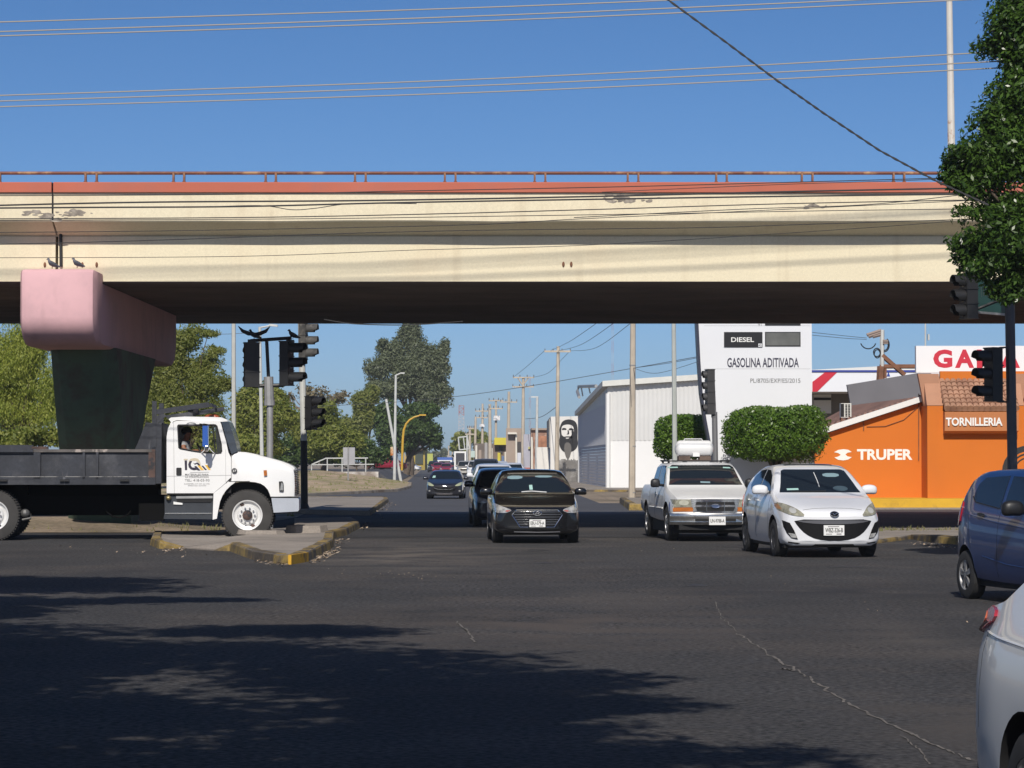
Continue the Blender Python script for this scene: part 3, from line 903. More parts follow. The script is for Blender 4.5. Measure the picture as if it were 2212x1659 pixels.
q = MB(); q.prism(P2([c8(*p) for p in ((1340, 775), (1365, 703), (1390, 775))], Yg), 'y', Yg - .02, Yg - .004); part('blue_mark', q, M('band_blue2', (.03, .06, .30), .4), gs)
q = MB(); a, b = pt(1700, 1060, Yg + 4), pt(2300, 846, Yg + 4); q.box(a.x, b.x, Yg + 4, Yg + 11, 0, b.z); part('wall', q, M('station_wall', (.16, .145, .13), .8), gs)
q = MB(); q.prism(P2([(1757, 893), (1757, 852), (1795, 852), (1795, 893)], Yg + 3.8), 'y', Yg + 3.7, Yg + 3.95); wd = part('window', q, M('win_frame', (.6, .6, .58), .5), gs)
q = MB(); q.prism(P2([(1757.5, 864.5), (1757.5, 859), (1794.5, 859), (1794.5, 864.5)], Yg + 3.8), 'y', Yg + 3.67, Yg + 3.71); part('gap', q, dark, wd)
# steel frame and service post on the roofs
sp = thing('service_post', 'leaning steel service post with insulators and cable loops above the shop roof', 'utility post', tuple(pt(1905, 822, 108)))
q = MB(); q.tube([pt(*c8(1275, 820), 108), pt(*c8(1275, 105), 108)], .09, 6); part('post', q, pale_pole, sp)
q = MB(); q.tube([pt(*c8(1250, 830), 108), pt(*c8(1262, 630), 108)], .16, 6); q.tube([pt(*c8(1240, 632), 108), pt(*c8(1765, 632), 108)], .09, 5); q.tube([pt(*c8(1275, 470), 108), pt(*c8(1600, 755), 108)], .10, 5); q.tube([pt(*c8(1318, 660), 108), pt(*c8(1318, 800), 108)], .07, 5)
part('brace', q, rust, sp)
q = MB()
for (x0, y0, x1, y1) in ((1265, 112, 1055, 180), (1265, 140, 1080, 205), (1265, 172, 1140, 205)): q.tube([pt(*c8(x0, y0), 108), pt(*c8(x1, y1), 108)], .07, 5)
for y in (262, 280, 296): q.tube([pt(*c8(1285, y), 107.9), pt(*c8(1360, y), 107.9)], .05, 5)
part('arm', q, M('weathered_wood', (.28, .22, .19), .9), sp)
q = MB()
def loop(cx_, cy_, rx_, ry_, a0, a1): q.tube([pt(*c8(cx_ + rx_ * math.cos(math.radians(a)), cy_ + ry_ * math.sin(math.radians(a))), 107.9) for a in range(a0, a1 + 1, 20)], .022, 4)
loop(1310, 320, 68, 100, -60, 110); loop(1310, 320, 52, 80, -60, 110); loop(1200, 430, 50, 60, 0, 360); loop(1205, 450, 42, 60, 0, 360); loop(1075, 260, 115, 118, 20, 175)
part('cable_loop', q, wire_black, sp)
am = MB(); am.tube([pt(1999, 752, 112), pt(1999, 640, 112)], .035, 5); am.box(pt(2001, 0, 112).x, pt(2004, 0, 112).x, 111.9, 112.1, pt(0, 735, 112).z, pt(0, 722, 112).z)
solo('radio_mast', am, pale_pole, 'thin pale radio aerial rising behind the white GAMA roof board', 'aerial', tuple(pt(1999, 752, 112)))
# ------------------------------------------------------------------ cars: local x = across, y = back from the nose, z = up
def paint(name, col, metal=0.0, rough=.32, coat=1.0): return M(name, col, rough, metal, coat=coat, var=.02, scale=2)
def body_mesh(s, st=None):
    W, L = s['W'] / 2, s['L']
    top, bot, belt, wid = pw(s['top']), pw(s['bot']), pw(s['belt']), pw(s['wid'])
    lean, sf, sr = s.get('lean', .42), s.get('sweep', .26), s.get('rsweep', .18)
    st = st or s.get('st', 44)
    ys = sorted(set([0, .015, .04, .08, .14, .22] + [L * i / st for i in range(1, st)] + [L - .2, L - .12, L - .06, L - .02, L]))
    vs, n = [], 0
    for y in ys:
        zt, zb_, w = top(y), bot(y), wid(y) * W
        zsh = min(belt(y), zt - .05 * min(1, (zt - zb_) / .3))
        t = zt - zsh
        hh = zsh - zb_
        le = lean * max(0, t - .12)
        xr = w - .12 - le
        half = [(0, zb_), (w * .4, zb_), (w * .7, zb_), (w - .16, zb_), (w - .045, zb_ + .05 * min(1, hh / .3)), (w - .008, zb_ + .2 * hh), (w, zb_ + .45 * hh), (w - .004, zb_ + .68 * hh),
                (w - .022, zb_ + .88 * hh), (w - .05, zsh + .0), (w - .07 - le * .5, zsh + t * .5), (w - .085 - le * .88, zsh + t * .84), (w - .125 - le, zsh + t * .94), (xr * .8, zsh + t * .975), (xr * .55, zsh + t * .992), (xr * .28, zsh + t * .998), (0, zt)]
        half = [(max(0.0, x), z) for x, z in half]
        ring = half + [(-x, z) for x, z in half[-2:0:-1]]
        n = len(ring)
        ff, fr = math.exp(-(y / .75) ** 1.5), math.exp(-((L - y) / .6) ** 1.5)
        for x, z in ring:
            q = abs(x) / W
            vs.append((x, y + sf * q ** 2.6 * ff - sr * q ** 2.6 * fr, z))
    fs = []
    for i in range(len(ys) - 1):
        for k in range(n): fs.append((i * n + k, i * n + (k + 1) % n, (i + 1) * n + (k + 1) % n, (i + 1) * n + k))
    m = len(ys) - 1
    for i in (0, m):       # end caps: rows of faces bowed in plan like the rest of the nose
        y = ys[i]
        ff, fr = math.exp(-(y / .75) ** 1.5), math.exp(-((L - y) / .6) ** 1.5)
        NC = 12; h_ = n // 2
        rows = []
        for k in range(h_ + 1):
            if k in (0, h_): rows.append([i * n + k]); continue
            r_, l_ = i * n + k, i * n + n - k
            x, z = vs[r_][0], vs[r_][2]
            row = [r_]
            for j in range(1, NC):
                xx = x * (1 - 2 * j / NC); q = abs(xx) / W
                vs.append((xx, y + sf * q ** 2.6 * ff - sr * q ** 2.6 * fr, z)); row.append(len(vs) - 1)
            rows.append(row + [l_])
        for A, B in zip(rows, rows[1:]):
            if len(A) == 1: fs += [(A[0], B[j], B[j + 1]) for j in range(NC)]
            elif len(B) == 1: fs += [(A[j], B[0], A[j + 1]) for j in range(NC)]
            else: fs += [(A[j], A[j + 1], B[j + 1], B[j]) for j in range(NC)]
    return vs, fs

class Car:
    def __init__(s, name, label, cat, loc, yaw, spec, mat, group=None, arches=True, zscale=1.0):
        s.sp = spec
        s.root = thing(name, label, cat, loc, math.radians(yaw), group)
        s.vs, s.fs = body_mesh(spec)
        s.bvh = BVHTree.FromPolygons(s.vs, s.fs)
        mb = MB(); mb.add(s.vs, s.fs)
        s.body = part('body', mb, [mat, dark], s.root, world=False, smooth=38)
        s.zs = zscale
        if arches: s.cut_arches()
        s.root.scale = (1, 1, zscale)
    def cut_arches(s):
        sp = s.sp
        R = sp['R'] * 1.17
        c = MB()
        for y in (sp['ax0'], sp['ax1']):
            for sx in (-1, 1):
                x0 = sx * (sp['W'] / 2 - .34); x1 = sx * (sp['W'] / 2 + .2)
                c.cyl((x0, y, sp['R'] + .02), (x1, y, sp['R'] + .02), R, n=32)
        cut = bpy.data.objects.new('cut', c.mesh('cut', dark))
        C.objects.link(cut)
        cut.matrix_world = s.root.matrix_world.copy() if False else Matrix()
        bo = bpy.data.objects.new('b', s.body.data); C.objects.link(bo)
        md = bo.modifiers.new('b', 'BOOLEAN'); md.object = cut; md.operation = 'DIFFERENCE'; md.solver = 'EXACT'
        try: md.material_mode = 'TRANSFER'
        except Exception: pass
        bpy.context.view_layer.update()
        dg = bpy.context.evaluated_depsgraph_get()
        me = bpy.data.meshes.new_from_object(bo.evaluated_get(dg))
        bpy.data.objects.remove(bo); bpy.data.objects.remove(cut)
        if len(me.polygons) > 100:
            me.set_sharp_from_angle(angle=math.radians(38))
            me.polygons.foreach_set('use_smooth', [True] * len(me.polygons))
            s.body.data = me
    def ray(s, d, a, b):
        if d == 'front': o, v = Vector((a, -6, b)), Vector((0, 1, 0))
        elif d == 'rear': o, v = Vector((a, 30, b)), Vector((0, -1, 0))
        elif d == 'top': o, v = Vector((a, b, 9)), Vector((0, 0, -1))
        else:
            sx = -1 if d == 'left' else 1
            o, v = Vector((sx * 6, a, b)), Vector((-sx, 0, 0))
        h = s.bvh.ray_cast(o, v)
        return h[0], v
    def patch(s, name, d, poly, mats, off=.008, parent=None, thick=.02, cuts=2, label=None):
        bm = bmesh.new()
        vv = [bm.verts.new((p[0], p[1], 0)) for p in poly]
        bm.faces.new(vv)
        bmesh.ops.triangulate(bm, faces=bm.faces[:])
        lim = .036
        for _ in range(6):
            es = [e for e in bm.edges if e.calc_length() > lim]
            if not es: break
            bmesh.ops.subdivide_edges(bm, edges=es, cuts=1)
            bmesh.ops.triangulate(bm, faces=bm.faces[:])
        last = None
        bad = []
        vdir = None
        for v in bm.verts:
            h, vd = s.ray(d, v.co.x, v.co.y)
            vdir = vd
            if h is None: bad.append(v)
            else: v.co = h - vd * off
        if bad: bmesh.ops.delete(bm, geom=bad, context='VERTS')
        r = bmesh.ops.extrude_face_region(bm, geom=bm.faces[:])
        bmesh.ops.translate(bm, verts=[e for e in r['geom'] if isinstance(e, bmesh.types.BMVert)], vec=vdir * (thick + off))
        mb = MB()
        bm.verts.index_update()
        mb.add([v.co[:] for v in bm.verts], [tuple(x.index for x in f.verts) for f in bm.faces])
        bm.free()
        return part(name, mb, mats, parent or s.root, world=False, smooth=40, label=label)
    def both(s, name, d, poly, mats, **k):
        """front / rear patch and its mirror image, or the same patch on both sides"""
        if d == 'side': return [s.patch(name, q, poly, mats, **k) for q in ('left', 'right')]
        return [s.patch(name, d, poly, mats, **k), s.patch(name, d, [(-x, z) for x, z in poly][::-1], mats, **k)]
    def line(s, name, d, pts, w, mats, off=.004, parent=None):
        mb = MB(); P = []
        for a, b in zip(pts, pts[1:]):
            for i in range(6):
                t = i / 6
                h, v = s.ray(d, a[0] + (b[0] - a[0]) * t, a[1] + (b[1] - a[1]) * t)
                if h is not None: P.append(h - v * off)
        h, v = s.ray(d, *pts[-1])
        if h is not None: P.append(h - v * off)
        if len(P) < 2: return None
        mb.tube(P, w / 2, 5)
        return part(name, mb, mats, parent or s.root, world=False)
    def wheels(s, rim_mat=alloy, spokes=5, detail=True):
        sp = s.sp; R, tw = sp['R'], sp.get('tw', .20)
        proto = None
        for y in (sp['ax0'], sp['ax1']):
            for sx in (-1, 1):
                cx = sx * (sp['W'] / 2 - .015 - tw / 2)
                mb = MB()
                o = tw / 2
                mb.lathe([(R * .62, -o), (R * .86, -o * 1.02), (R * .97, -o * .85), (R, -o * .6), (R, o * .6), (R * .97, o * .85), (R * .86, o * 1.02), (R * .62, o), (R * .62, -o)], (cx, y, R), 'x', 28)
                ty = part('wheel', mb, rubber, s.root, world=False, smooth=40)
                rm = MB()
                so = cx + sx * (o - .012)
                rm.lathe([(R * .63, sx * o * .98 + cx - so), (R * .60, sx * o * .9 + cx - so), (R * .57, -sx * .05)], (so, y, R), 'x', 24, 0)
                rm.lathe([(0.001, -sx * .07), (R * .6, -sx * .07)], (so, y, R), 'x', 24, 1)
                for k in range(spokes):
                    a = 2 * math.pi * (k + .2) / spokes
                    c_, s_ = math.cos(a), math.sin(a)
                    for dv in (-.09, .09):
                        p0 = Vector((so - sx * .005, y + R * .1 * c_, R + R * .1 * s_)); p1 = Vector((so - sx * .012, y + R * .6 * math.cos(a + dv), R + R * .6 * math.sin(a + dv)))
                        rm.beam(p0, p1, .03, R * .12, 0) if False else rm.obox((p0 + p1) / 2, (p1 - p0) / 2, Vector((sx * .012, 0, 0)), Vector((0, -s_, c_)) * R * .075, 0)
                rm.lathe([(0.001, sx * .005), (R * .1, sx * .004), (R * .14, -sx * .02)], (so, y, R), 'x', 14, 0)
                part('rim', rm, [rim_mat, dark], ty, world=False, smooth=35)
    def mirrors(s, y, z, mat, w=.11, h=.075, arm=.10):
        for sx in (-1, 1):
            h0, v = s.ray('right' if sx > 0 else 'left', y + .06, z - .05)
            x0 = abs(h0.x) if h0 is not None else s.sp['W'] / 2
            mb = MB()
            mb.ball((sx * (x0 + arm + w * .35), y, z), w, .075, h, 14, 10)
            xc = sx * (x0 + arm + w * .35)
            sq = lambda v, c, r: c + r * math.copysign(abs((v - c) / r) ** .62, v - c)
            mb.v = [(sq(a_, xc, w), b_, sq(c_, z, h * .92) - .12 * abs(a_ - xc)) for a_, b_, c_ in mb.v]
            mb.tube([(sx * (x0 - .04), y + .05, z - .05), (sx * (x0 + arm * .8), y + .02, z - .04)], .03, 6)
            mi = part('wing_mirror', mb, mat, s.root, world=False, smooth=60)
            g_ = MB(); g_.lathe([(.001, 0), (h * .85, 0)], (sx * (x0 + arm + w * .35), y + .078, z), 'y', 12); part('mirror_glass', g_, chrome, mi, world=False)
    def plate(s, x, z, txt, w=.335, hh=.165, y=None, frame=None):
        h, v = s.ray('front', x, z)
        yy = (h.y if h is not None else 0) - .03
        mb = MB(); mb.box(x - w / 2, x + w / 2, yy, yy + .035, z - hh / 2, z + hh / 2)
        p = part('licence_plate', mb, plate_white, s.root, world=False)
        part('lettering', text_mb(txt, x - w * .43, x + w * .43, z - hh * .20, z + hh * .24, yy - .004, .012, .003), ink, p, world=False)
        q = MB()
        q.box(x - w * .3, x + w * .25, yy - .003, yy, z + hh * .33, z + hh * .42); q.box(x - w * .4, x - w * .1, yy - .003, yy, z - hh * .40, z - hh * .32); q.box(x + w * .12, x + w * .36, yy - .003, yy, z - hh * .42, z - hh * .3)
        part('plate_marking', q, M('plate_grey', (.28, .26, .27), .6), p, world=False)
        if frame:
            q = MB(); q.box(x - w / 2 - .02, x + w / 2 + .02, yy + .004, yy + .04, z - hh / 2 - .015, z + hh / 2 + .03); part('plate_frame', q, frame, p, world=False)
    def underbody(s):
        sp = s.sp
        mb = MB(); mb.box(-sp['W'] / 2 + .1, sp['W'] / 2 - .1, .35, sp['L'] - .3, sp.get('ub', .17), .42)
        part('underbody', mb, dark, s.root, world=False)

def windows(c, ws, sides, rear=None, mat=glass):
    c.patch('windscreen', 'front', ws, mat, off=.012, cuts=3)
    for p in sides: c.both('window', 'side', p, mat, off=.007)
    if rear: c.patch('rear_window', 'rear', rear, mat, off=.012)

SEDAN = dict(L=4.5, W=1.755, R=.32, ax0=.92, ax1=3.56, tw=.21, sweep=.30,
    top=[(0, .69), (.02, .735), (.06, .775), (.14, .815), (.3, .87), (.7, .975), (1.12, 1.08), (1.5, 1.30), (1.95, 1.515), (2.4, 1.565), (3.0, 1.54), (3.6, 1.36), (3.95, 1.14), (4.4, 1.08), (4.5, .86)],
    bot=[(0, .29), (.02, .24), (.06, .205), (.3, .19), (2, .18), (4.2, .22), (4.5, .42)],
    belt=[(0, .64), (.14, .76), (.6, .90), (1.2, 1.0), (3.4, 1.06), (4.5, 1.02)],
    wid=[(0, .89), (.02, .915), (.06, .935), (.14, .95), (.3, .965), (.8, .995), (2.2, 1.0), (3.6, .99), (4.2, .93), (4.5, .84)])
ACCENT = dict(SEDAN, L=4.4, W=1.73, R=.305, ax0=.84, ax1=3.42,
    top=[(0, .63), (.02, .665), (.06, .70), (.14, .735), (.4, .805), (.8, .89), (1.15, .975), (1.55, 1.22), (1.95, 1.40), (2.5, 1.455), (3.0, 1.43), (3.5, 1.28), (3.85, 1.08), (4.3, 1.0), (4.4, .8)],
    belt=[(0, .59), (.14, .69), (.6, .82), (1.2, .92), (3.4, .98), (4.4, .96)], sweep=.24)
PICKUP = dict(L=5.1, W=1.78, R=.36, ax0=.86, ax1=4.0, tw=.23, lean=.26, sweep=.12, rsweep=.03,
    top=[(0, .875), (.02, .888), (.06, .90), (.5, .97), (1.2, 1.10), (1.45, 1.24), (1.95, 1.54), (2.25, 1.60), (3.2, 1.60), (3.42, 1.53), (3.5, 1.14), (3.6, 1.10), (5.05, 1.12), (5.1, 1.05)],
    bot=[(0, .40), (.05, .38), (.2, .38), (2, .36), (4.4, .44), (5.1, .52)],
    belt=[(0, .78), (.5, .92), (1.2, 1.03), (3.4, 1.08), (5.1, 1.06)],
    wid=[(0, .95), (.05, .965), (.3, .98), (1, 1), (4.5, 1), (5.1, .97)])
HATCH = dict(L=3.65, W=1.62, R=.285, ax0=.72, ax1=3.08, tw=.18, lean=.34, sweep=.28, rsweep=.16,
    top=[(0, .70), (.02, .745), (.06, .785), (.14, .82), (.5, .93), (.85, 1.02), (1.2, 1.26), (1.6, 1.45), (2.1, 1.53), (2.8, 1.52), (3.2, 1.45), (3.42, 1.24), (3.58, 1.0), (3.65, .8)],
    bot=[(0, .30), (.05, .23), (.2, .2), (1.8, .19), (3.3, .24), (3.65, .42)],
    belt=[(0, .70), (.8, .93), (1.2, .97), (2.4, 1.03), (3.65, 1.08)],
    wid=[(0, .88), (.05, .92), (.4, .97), (.8, 1), (2.9, 1), (3.4, .95), (3.65, .86)])
SUV = dict(L=4.6, W=1.85, R=.36, ax0=.9, ax1=3.6, tw=.22, lean=.28, sweep=.18, rsweep=.06,
    top=[(0, .84), (.02, .89), (.06, .93), (.14, .965), (.5, 1.04), (1.1, 1.14), (1.5, 1.42), (1.95, 1.70), (2.4, 1.77), (4.0, 1.74), (4.4, 1.6), (4.55, 1.1), (4.6, .9)],
    bot=[(0, .36), (.05, .32), (.2, .30), (2.3, .28), (4.2, .32), (4.6, .5)],
    belt=[(0, .80), (.6, .98), (1.2, 1.08), (4.6, 1.16)],
    wid=[(0, .92), (.05, .94), (.3, .965), (.9, 1), (4.0, 1), (4.6, .92)])

white_car = paint('white_car', (.74, .75, .77), rough=.35)
white_truck = paint('white_old', (.72, .72, .71), rough=.45, coat=.4)
black_car = paint('black_car', (.007, .007, .008), rough=.2)
grey_car = paint('grey_car', (.028, .028, .036), .4, .3)
blue_car = paint('blue_car', (.008, .032, .125), .0, .35, .6)
silver_car = paint('silver_car', (.74, .745, .75), .1, .42, .5)
red_car = paint('red_car', (.32, .012, .03), .2, .3)
navy_car = paint('navy_car', (.01, .014, .03), .2, .3)
mesh_black = M('mesh_black', (.006, .006, .007), .7, spec=.2)
gloss_black = M('gloss_black', (.01, .01, .012), .15)
sticker = M('sticker', (.35, .55, .50), .5)
visor_m = M('visor', (.20, .30, .33), .6)

def place(xL, xR, Y): return (pt((xL + xR) / 2, 998, Y).x, Y, 0)

# --- white saloon turning at the right
c = Car('saloon_car', 'bright white saloon car with smiling black grille in front of the white pickup', 'car', (5.36, 46.2, 0), 5.5, SEDAN, white_car)
c.underbody(); c.wheels(M('dark_alloy', (.16, .16, .17), .35, .8), 10)
windows(c, [(-.70, 1.085), (.70, 1.085), (.66, 1.17), (.555, 1.45), (.50, 1.475), (-.50, 1.475), (-.555, 1.45), (-.66, 1.17)],
        [[(1.42, 1.06), (2.42, 1.10), (2.42, 1.47), (2.15, 1.46), (1.85, 1.36)], [(2.50, 1.10), (3.25, 1.12), (3.42, 1.20), (3.28, 1.36), (2.95, 1.45), (2.50, 1.475)]],
        [(-.6, 1.15), (.6, 1.15), (.5, 1.42), (-.5, 1.42)])
sr_ = c.patch('sunroof', 'top', [(-.42, 2.15), (.42, 2.15), (.42, 2.85), (-.42, 2.85)], glass, off=.006)
HL = chaikin([(.47, .70), (.56, .80), (.66, .87), (.80, .925), (.868, .915), (.85, .80), (.76, .735), (.62, .70)], 1)
for h in c.both('headlight', 'front', HL, lamp_fog, off=.017, cuts=2):
    sx = 1 if sum(v.co.x for v in h.data.vertices) > 0 else -1
    c.patch('lamp_lens', 'front', ell(sx * .66, .795, .055, .05), M('lens_pale2', (.50, .50, .47), .1, .2), off=.023, parent=h)
    c.patch('indicator', 'front', [(sx * .80, .81), (sx * .84, .82), (sx * .855, .89), (sx * .82, .90)], M('amber_dull', (.42, .20, .08), .3), off=.023, parent=h)
gr = c.patch('grille', 'front', chaikin([(-.67, .648), (0, .640), (.67, .648), (.60, .53), (.48, .40), (.30, .31), (0, .285), (-.30, .31), (-.48, .40), (-.60, .53)], 1), mesh_black, off=.006, cuts=3)
c.patch('grille_bar', 'front', chaikin([(-.62, .632), (.62, .632), (.56, .60), (.30, .572), (0, .565), (-.30, .572), (-.56, .60)], 1), M('bar_grey', (.10, .10, .11), .3), off=.016, parent=gr)
for f in c.both('fog_recess', 'front', [(.82, .63), (.72, .585), (.655, .46), (.60, .315), (.70, .335), (.77, .42), (.81, .52)], mesh_black, off=.015):
    sx = 1 if sum(v.co.x for v in f.data.vertices) > 0 else -1
    c.patch('fog_lamp', 'front', [(sx * .745, .42), (sx * .64, .405), (sx * .615, .335), (sx * .70, .345)], lamp_clear, off=.022, parent=f)
c.patch('lip', 'front', [(-.32, .235), (.32, .235), (.36, .205), (-.36, .205)], dark, off=.01)
c.both('lip_slot', 'front', [(.74, .275), (.56, .255), (.60, .235), (.74, .25)], dark, off=.008)
em = c.patch('emblem', 'front', ell(0, .735, .074, .044), M('emblem_dark', (.06, .06, .07), .15, .9), off=.02)
c.line('emblem_ring', 'front', ell(0, .735, .07, .042, 14) + [(.07, .735)], .016, chrome, off=.032, parent=em)
c.line('emblem_wing', 'front', [(-.055, .75), (-.02, .745), (0, .72), (.02, .745), (.055, .75)], .016, chrome, off=.03, parent=em)
c.line('bonnet_seam', 'front', [(-.50, .80), (-.3, .825), (0, .832), (.3, .825), (.50, .80)], .008, dark, off=.0)
c.mirrors(1.62, 1.13, white_car, .14, .085)
c.plate(-.015, .465, 'WBZ-326-B', .345, .17)
for y in (1.32, 2.46, 3.35): c.both('door_seam', 'side', [(y, .30), (y + .012, .30), (y + .012, 1.02), (y, 1.02)], dark, off=.001, thick=.004)
for y in (2.22, 3.12):
    c.both('door_handle', 'side', chaikin([(y, .925), (y + .2, .935), (y + .2, .96), (y, .95)], 1), white_car, off=.03, thick=.02)
ws = c.patch('sticker', 'front', [(-.56, 1.12), (-.36, 1.125), (-.36, 1.155), (-.56, 1.15)], sticker, off=.017)
c.patch('sun_visor', 'front', chaikin([(.14, 1.345), (.42, 1.345), (.43, 1.41), (.14, 1.41)], 1), visor_m, off=.017)
c.patch('steering_wheel', 'front', ell(.37, 1.15, .13, .045), M('wheel_trim', (.05, .08, .10), .5), off=.017)
c.line('hanging_beads', 'front', [(.0, 1.42), (.01, 1.3), (.012, 1.18)], .014, plate_white, off=.02)
c.line('wiper', 'front', [(-.5, 1.10), (0, 1.105), (.1, 1.11)], .018, dark, off=.02)
c.both('tail_light', 'side', [(4.05, .80), (4.42, .84), (4.42, 1.0), (4.15, 1.02)], tail_red)

# --- black saloon in the middle
c = Car('saloon_car', 'glossy black saloon car with chrome edged hexagonal grille in the middle of the road', 'car', (pt(1160.5, 998, 54.4).x, 54.3, 0), 2.6, ACCENT, black_car)
c.underbody(); c.wheels(alloy, 6)
windows(c, [(-.715, .985), (.715, .985), (.66, 1.10), (.575, 1.325), (.50, 1.36), (-.50, 1.36), (-.575, 1.325), (-.66, 1.10)],
        [[(1.40, .98), (2.40, 1.01), (2.40, 1.365), (2.1, 1.35), (1.8, 1.25)], [(2.48, 1.01), (3.2, 1.04), (3.38, 1.12), (3.15, 1.28), (2.85, 1.355), (2.48, 1.37)]],
        [(-.6, 1.08), (.6, 1.08), (.5, 1.32), (-.5, 1.32)])
HL = chaikin([(.845, .80), (.80, .785), (.66, .725), (.485, .665), (.56, .615), (.70, .60), (.82, .615), (.85, .70)], 1)
for h in c.both('headlight', 'front', HL, lamp_clear, off=.015):
    sx = 1 if sum(v.co.x for v in h.data.vertices) > 0 else -1
    c.patch('lamp_lens', 'front', ell(sx * .735, .685, .06, .035), bpy.data.materials['lens_pale2'], off=.023, parent=h)
    c.patch('indicator', 'front', [(sx * .60, .66), (sx * .52, .655), (sx * .58, .63), (sx * .62, .635)], M('amber_dull2', (.40, .10, .08), .3), off=.023, parent=h)
HX = [(-.495, .565), (-.41, .66), (.41, .66), (.495, .565), (.335, .325), (-.335, .325)]
gr = c.patch('grille', 'front', HX, gloss_black, off=.008, cuts=2)
for z in (.625, .575, .525, .475, .43, .385):
    hw = .40 if z > .56 else .49 - (.565 - z) * .62
    if z > .56: hw = .49 - abs(z - .565) * .6
    c.line('grille_slat', 'front', [(-hw * .95, z), (0, z), (hw * .95, z)], .016, M('slat_grey', (.22, .22, .23), .3, .8) if z == .625 else bpy.data.materials['slat_grey'], off=.014, parent=gr)
c.line('grille_frame', 'front', HX + [HX[0]], .022, chrome, off=.012, parent=gr)
em = c.patch('emblem', 'front', ell(0, .60, .082, .043), M('emblem_blk', (.05, .05, .06), .3, .5), off=.03)
c.line('emblem_ring', 'front', ell(0, .60, .08, .042, 14) + [(.08, .60)], .018, chrome, off=.045, parent=em)
c.line('emblem_bar', 'front', [(-.04, .575), (-.02, .62), (-.01, .60), (.015, .602), (.02, .58), (.045, .625)], .016, chrome, off=.045, parent=em)
c.both('fog_recess', 'front', chaikin([(.84, .395), (.64, .375), (.555, .33), (.64, .275), (.84, .25)], 1), gloss_black, off=.006)
c.both('fog_trim', 'front', [(.84, .255), (.64, .272), (.60, .30), (.64, .283), (.84, .268)], M('trim_dim', (.25, .25, .26), .25, .9), off=.012)
c.line('lip', 'front', [(-.45, .235), (0, .225), (.45, .235)], .02, M('lip_grey', (.12, .12, .13), .3), off=.008)
c.mirrors(1.42, 1.015, black_car, .125, .075)
c.plate(0, .405, 'EBU-579-A', .31, .15, frame=gloss_black)
for y in (1.28, 2.43, 3.3): c.both('door_seam', 'side', [(y, .28), (y + .01, .28), (y + .01, .95), (y, .95)], dark, off=.001, thick=.004)
c.patch('sun_visor', 'front', chaikin([(-.52, 1.255), (-.22, 1.26), (-.20, 1.325), (-.50, 1.325)], 1), visor_m, off=.017)
c.patch('sun_visor', 'front', chaikin([(.05, 1.29), (.38, 1.29), (.40, 1.33), (.05, 1.33)], 1), visor_m, off=.017)
c.patch('sticker', 'front', [(-.085, 1.045), (-.02, 1.05), (-.025, 1.145), (-.09, 1.14)], sticker, off=.017)
c.line('wiper', 'front', [(-.25, 1.005), (-.05, 1.02), (.25, 1.0)], .018, plate_white, off=.02)
c.line('wiper', 'front', [(-.6, .998), (-.3, 1.005)], .018, dark, off=.02)
c.line('roof_edge', 'front', [(-.5, 1.372), (0, 1.378), (.5, 1.372)], .012, M('warm_grey', (.25, .22, .18), .4), off=.0)
c.both('door_handle', 'side', [(2.2, .85), (2.4, .86), (2.4, .885), (2.2, .875)], chrome, off=.03)

# --- white pickup
c = Car('pickup_truck', 'old white pickup truck with chrome bumper and amber lamps carrying a gas tank', 'pickup', (pt(1541, 998, 56.2).x, 55.7, 0), 4.5, PICKUP, white_truck)
c.underbody(); c.wheels(alloy, 5)
pk = c
windows(c, [(-.76, 1.135), (.76, 1.135), (.73, 1.22), (.66, 1.50), (.60, 1.54), (-.60, 1.54), (-.66, 1.50), (-.73, 1.22)],
        [[(1.55, 1.10), (2.55, 1.11), (2.55, 1.53), (2.10, 1.52), (1.85, 1.40)], [(2.64, 1.11), (3.32, 1.12), (3.32, 1.48), (2.64, 1.53)]])
for h in c.both('headlight', 'front', [(.845, .85), (.50, .85), (.455, .70), (.845, .69)], lamp_fog, off=.012):
    sx = 1 if sum(v.co.x for v in h.data.vertices) > 0 else -1
    c.patch('indicator', 'front', [(sx * .845, .685), (sx * .45, .693), (sx * .44, .61), (sx * .845, .605)], amber, off=.014, parent=h)
    c.patch('lamp_lens', 'front', ell(sx * .63, .785, .10, .055), M('lens_pale', (.55, .55, .45), .1, .3), off=.018, parent=h)
GR = [(-.50, .858), (.50, .858), (.485, .80), (.45, .60), (.40, .578), (-.40, .578), (-.45, .60), (-.485, .80)]
gr = c.patch('grille', 'front', GR, chrome, off=.014)
for q in ([(-.38, .80), (.38, .80), (.40, .74), (-.40, .74)], [(-.40, .70), (.40, .70), (.37, .615), (-.37, .615)]): c.patch('grille_opening', 'front', q, dark, off=.022, parent=gr)
for x in (-.18, .18): c.line('grille_bar', 'front', [(x, .80), (x, .61)], .018, chrome, off=.03, parent=gr)
em = c.patch('emblem', 'front', ell(0, .718, .09, .042), M('oval_blue', (.10, .14, .25), .3, .4), off=.034)
c.line('emblem_ring', 'front', ell(0, .718, .088, .04, 14) + [(.088, .718)], .014, chrome, off=.045, parent=em)
bp = MB()
prof = [(-.10, .575), (-.115, .54), (-.11, .48), (-.10, .46), (-.105, .40), (-.06, .345), (.02, .34), (.02, .575)]
nn = 14
for i in range(nn + 1):
    x = -.90 + 1.80 * i / nn
    sw = .24 * (abs(x) / .90) ** 3
    bp.v += [(x, y + sw, z) for y, z in prof]
m_ = len(prof)
for i in range(nn):
    for k in range(m_): bp.f.append((i * m_ + k, i * m_ + (k + 1) % m_, (i + 1) * m_ + (k + 1) % m_, (i + 1) * m_ + k)); bp.m.append(0)
bp.f += [tuple(range(m_)), tuple(nn * m_ + k for k in range(m_))]; bp.m += [0, 0]
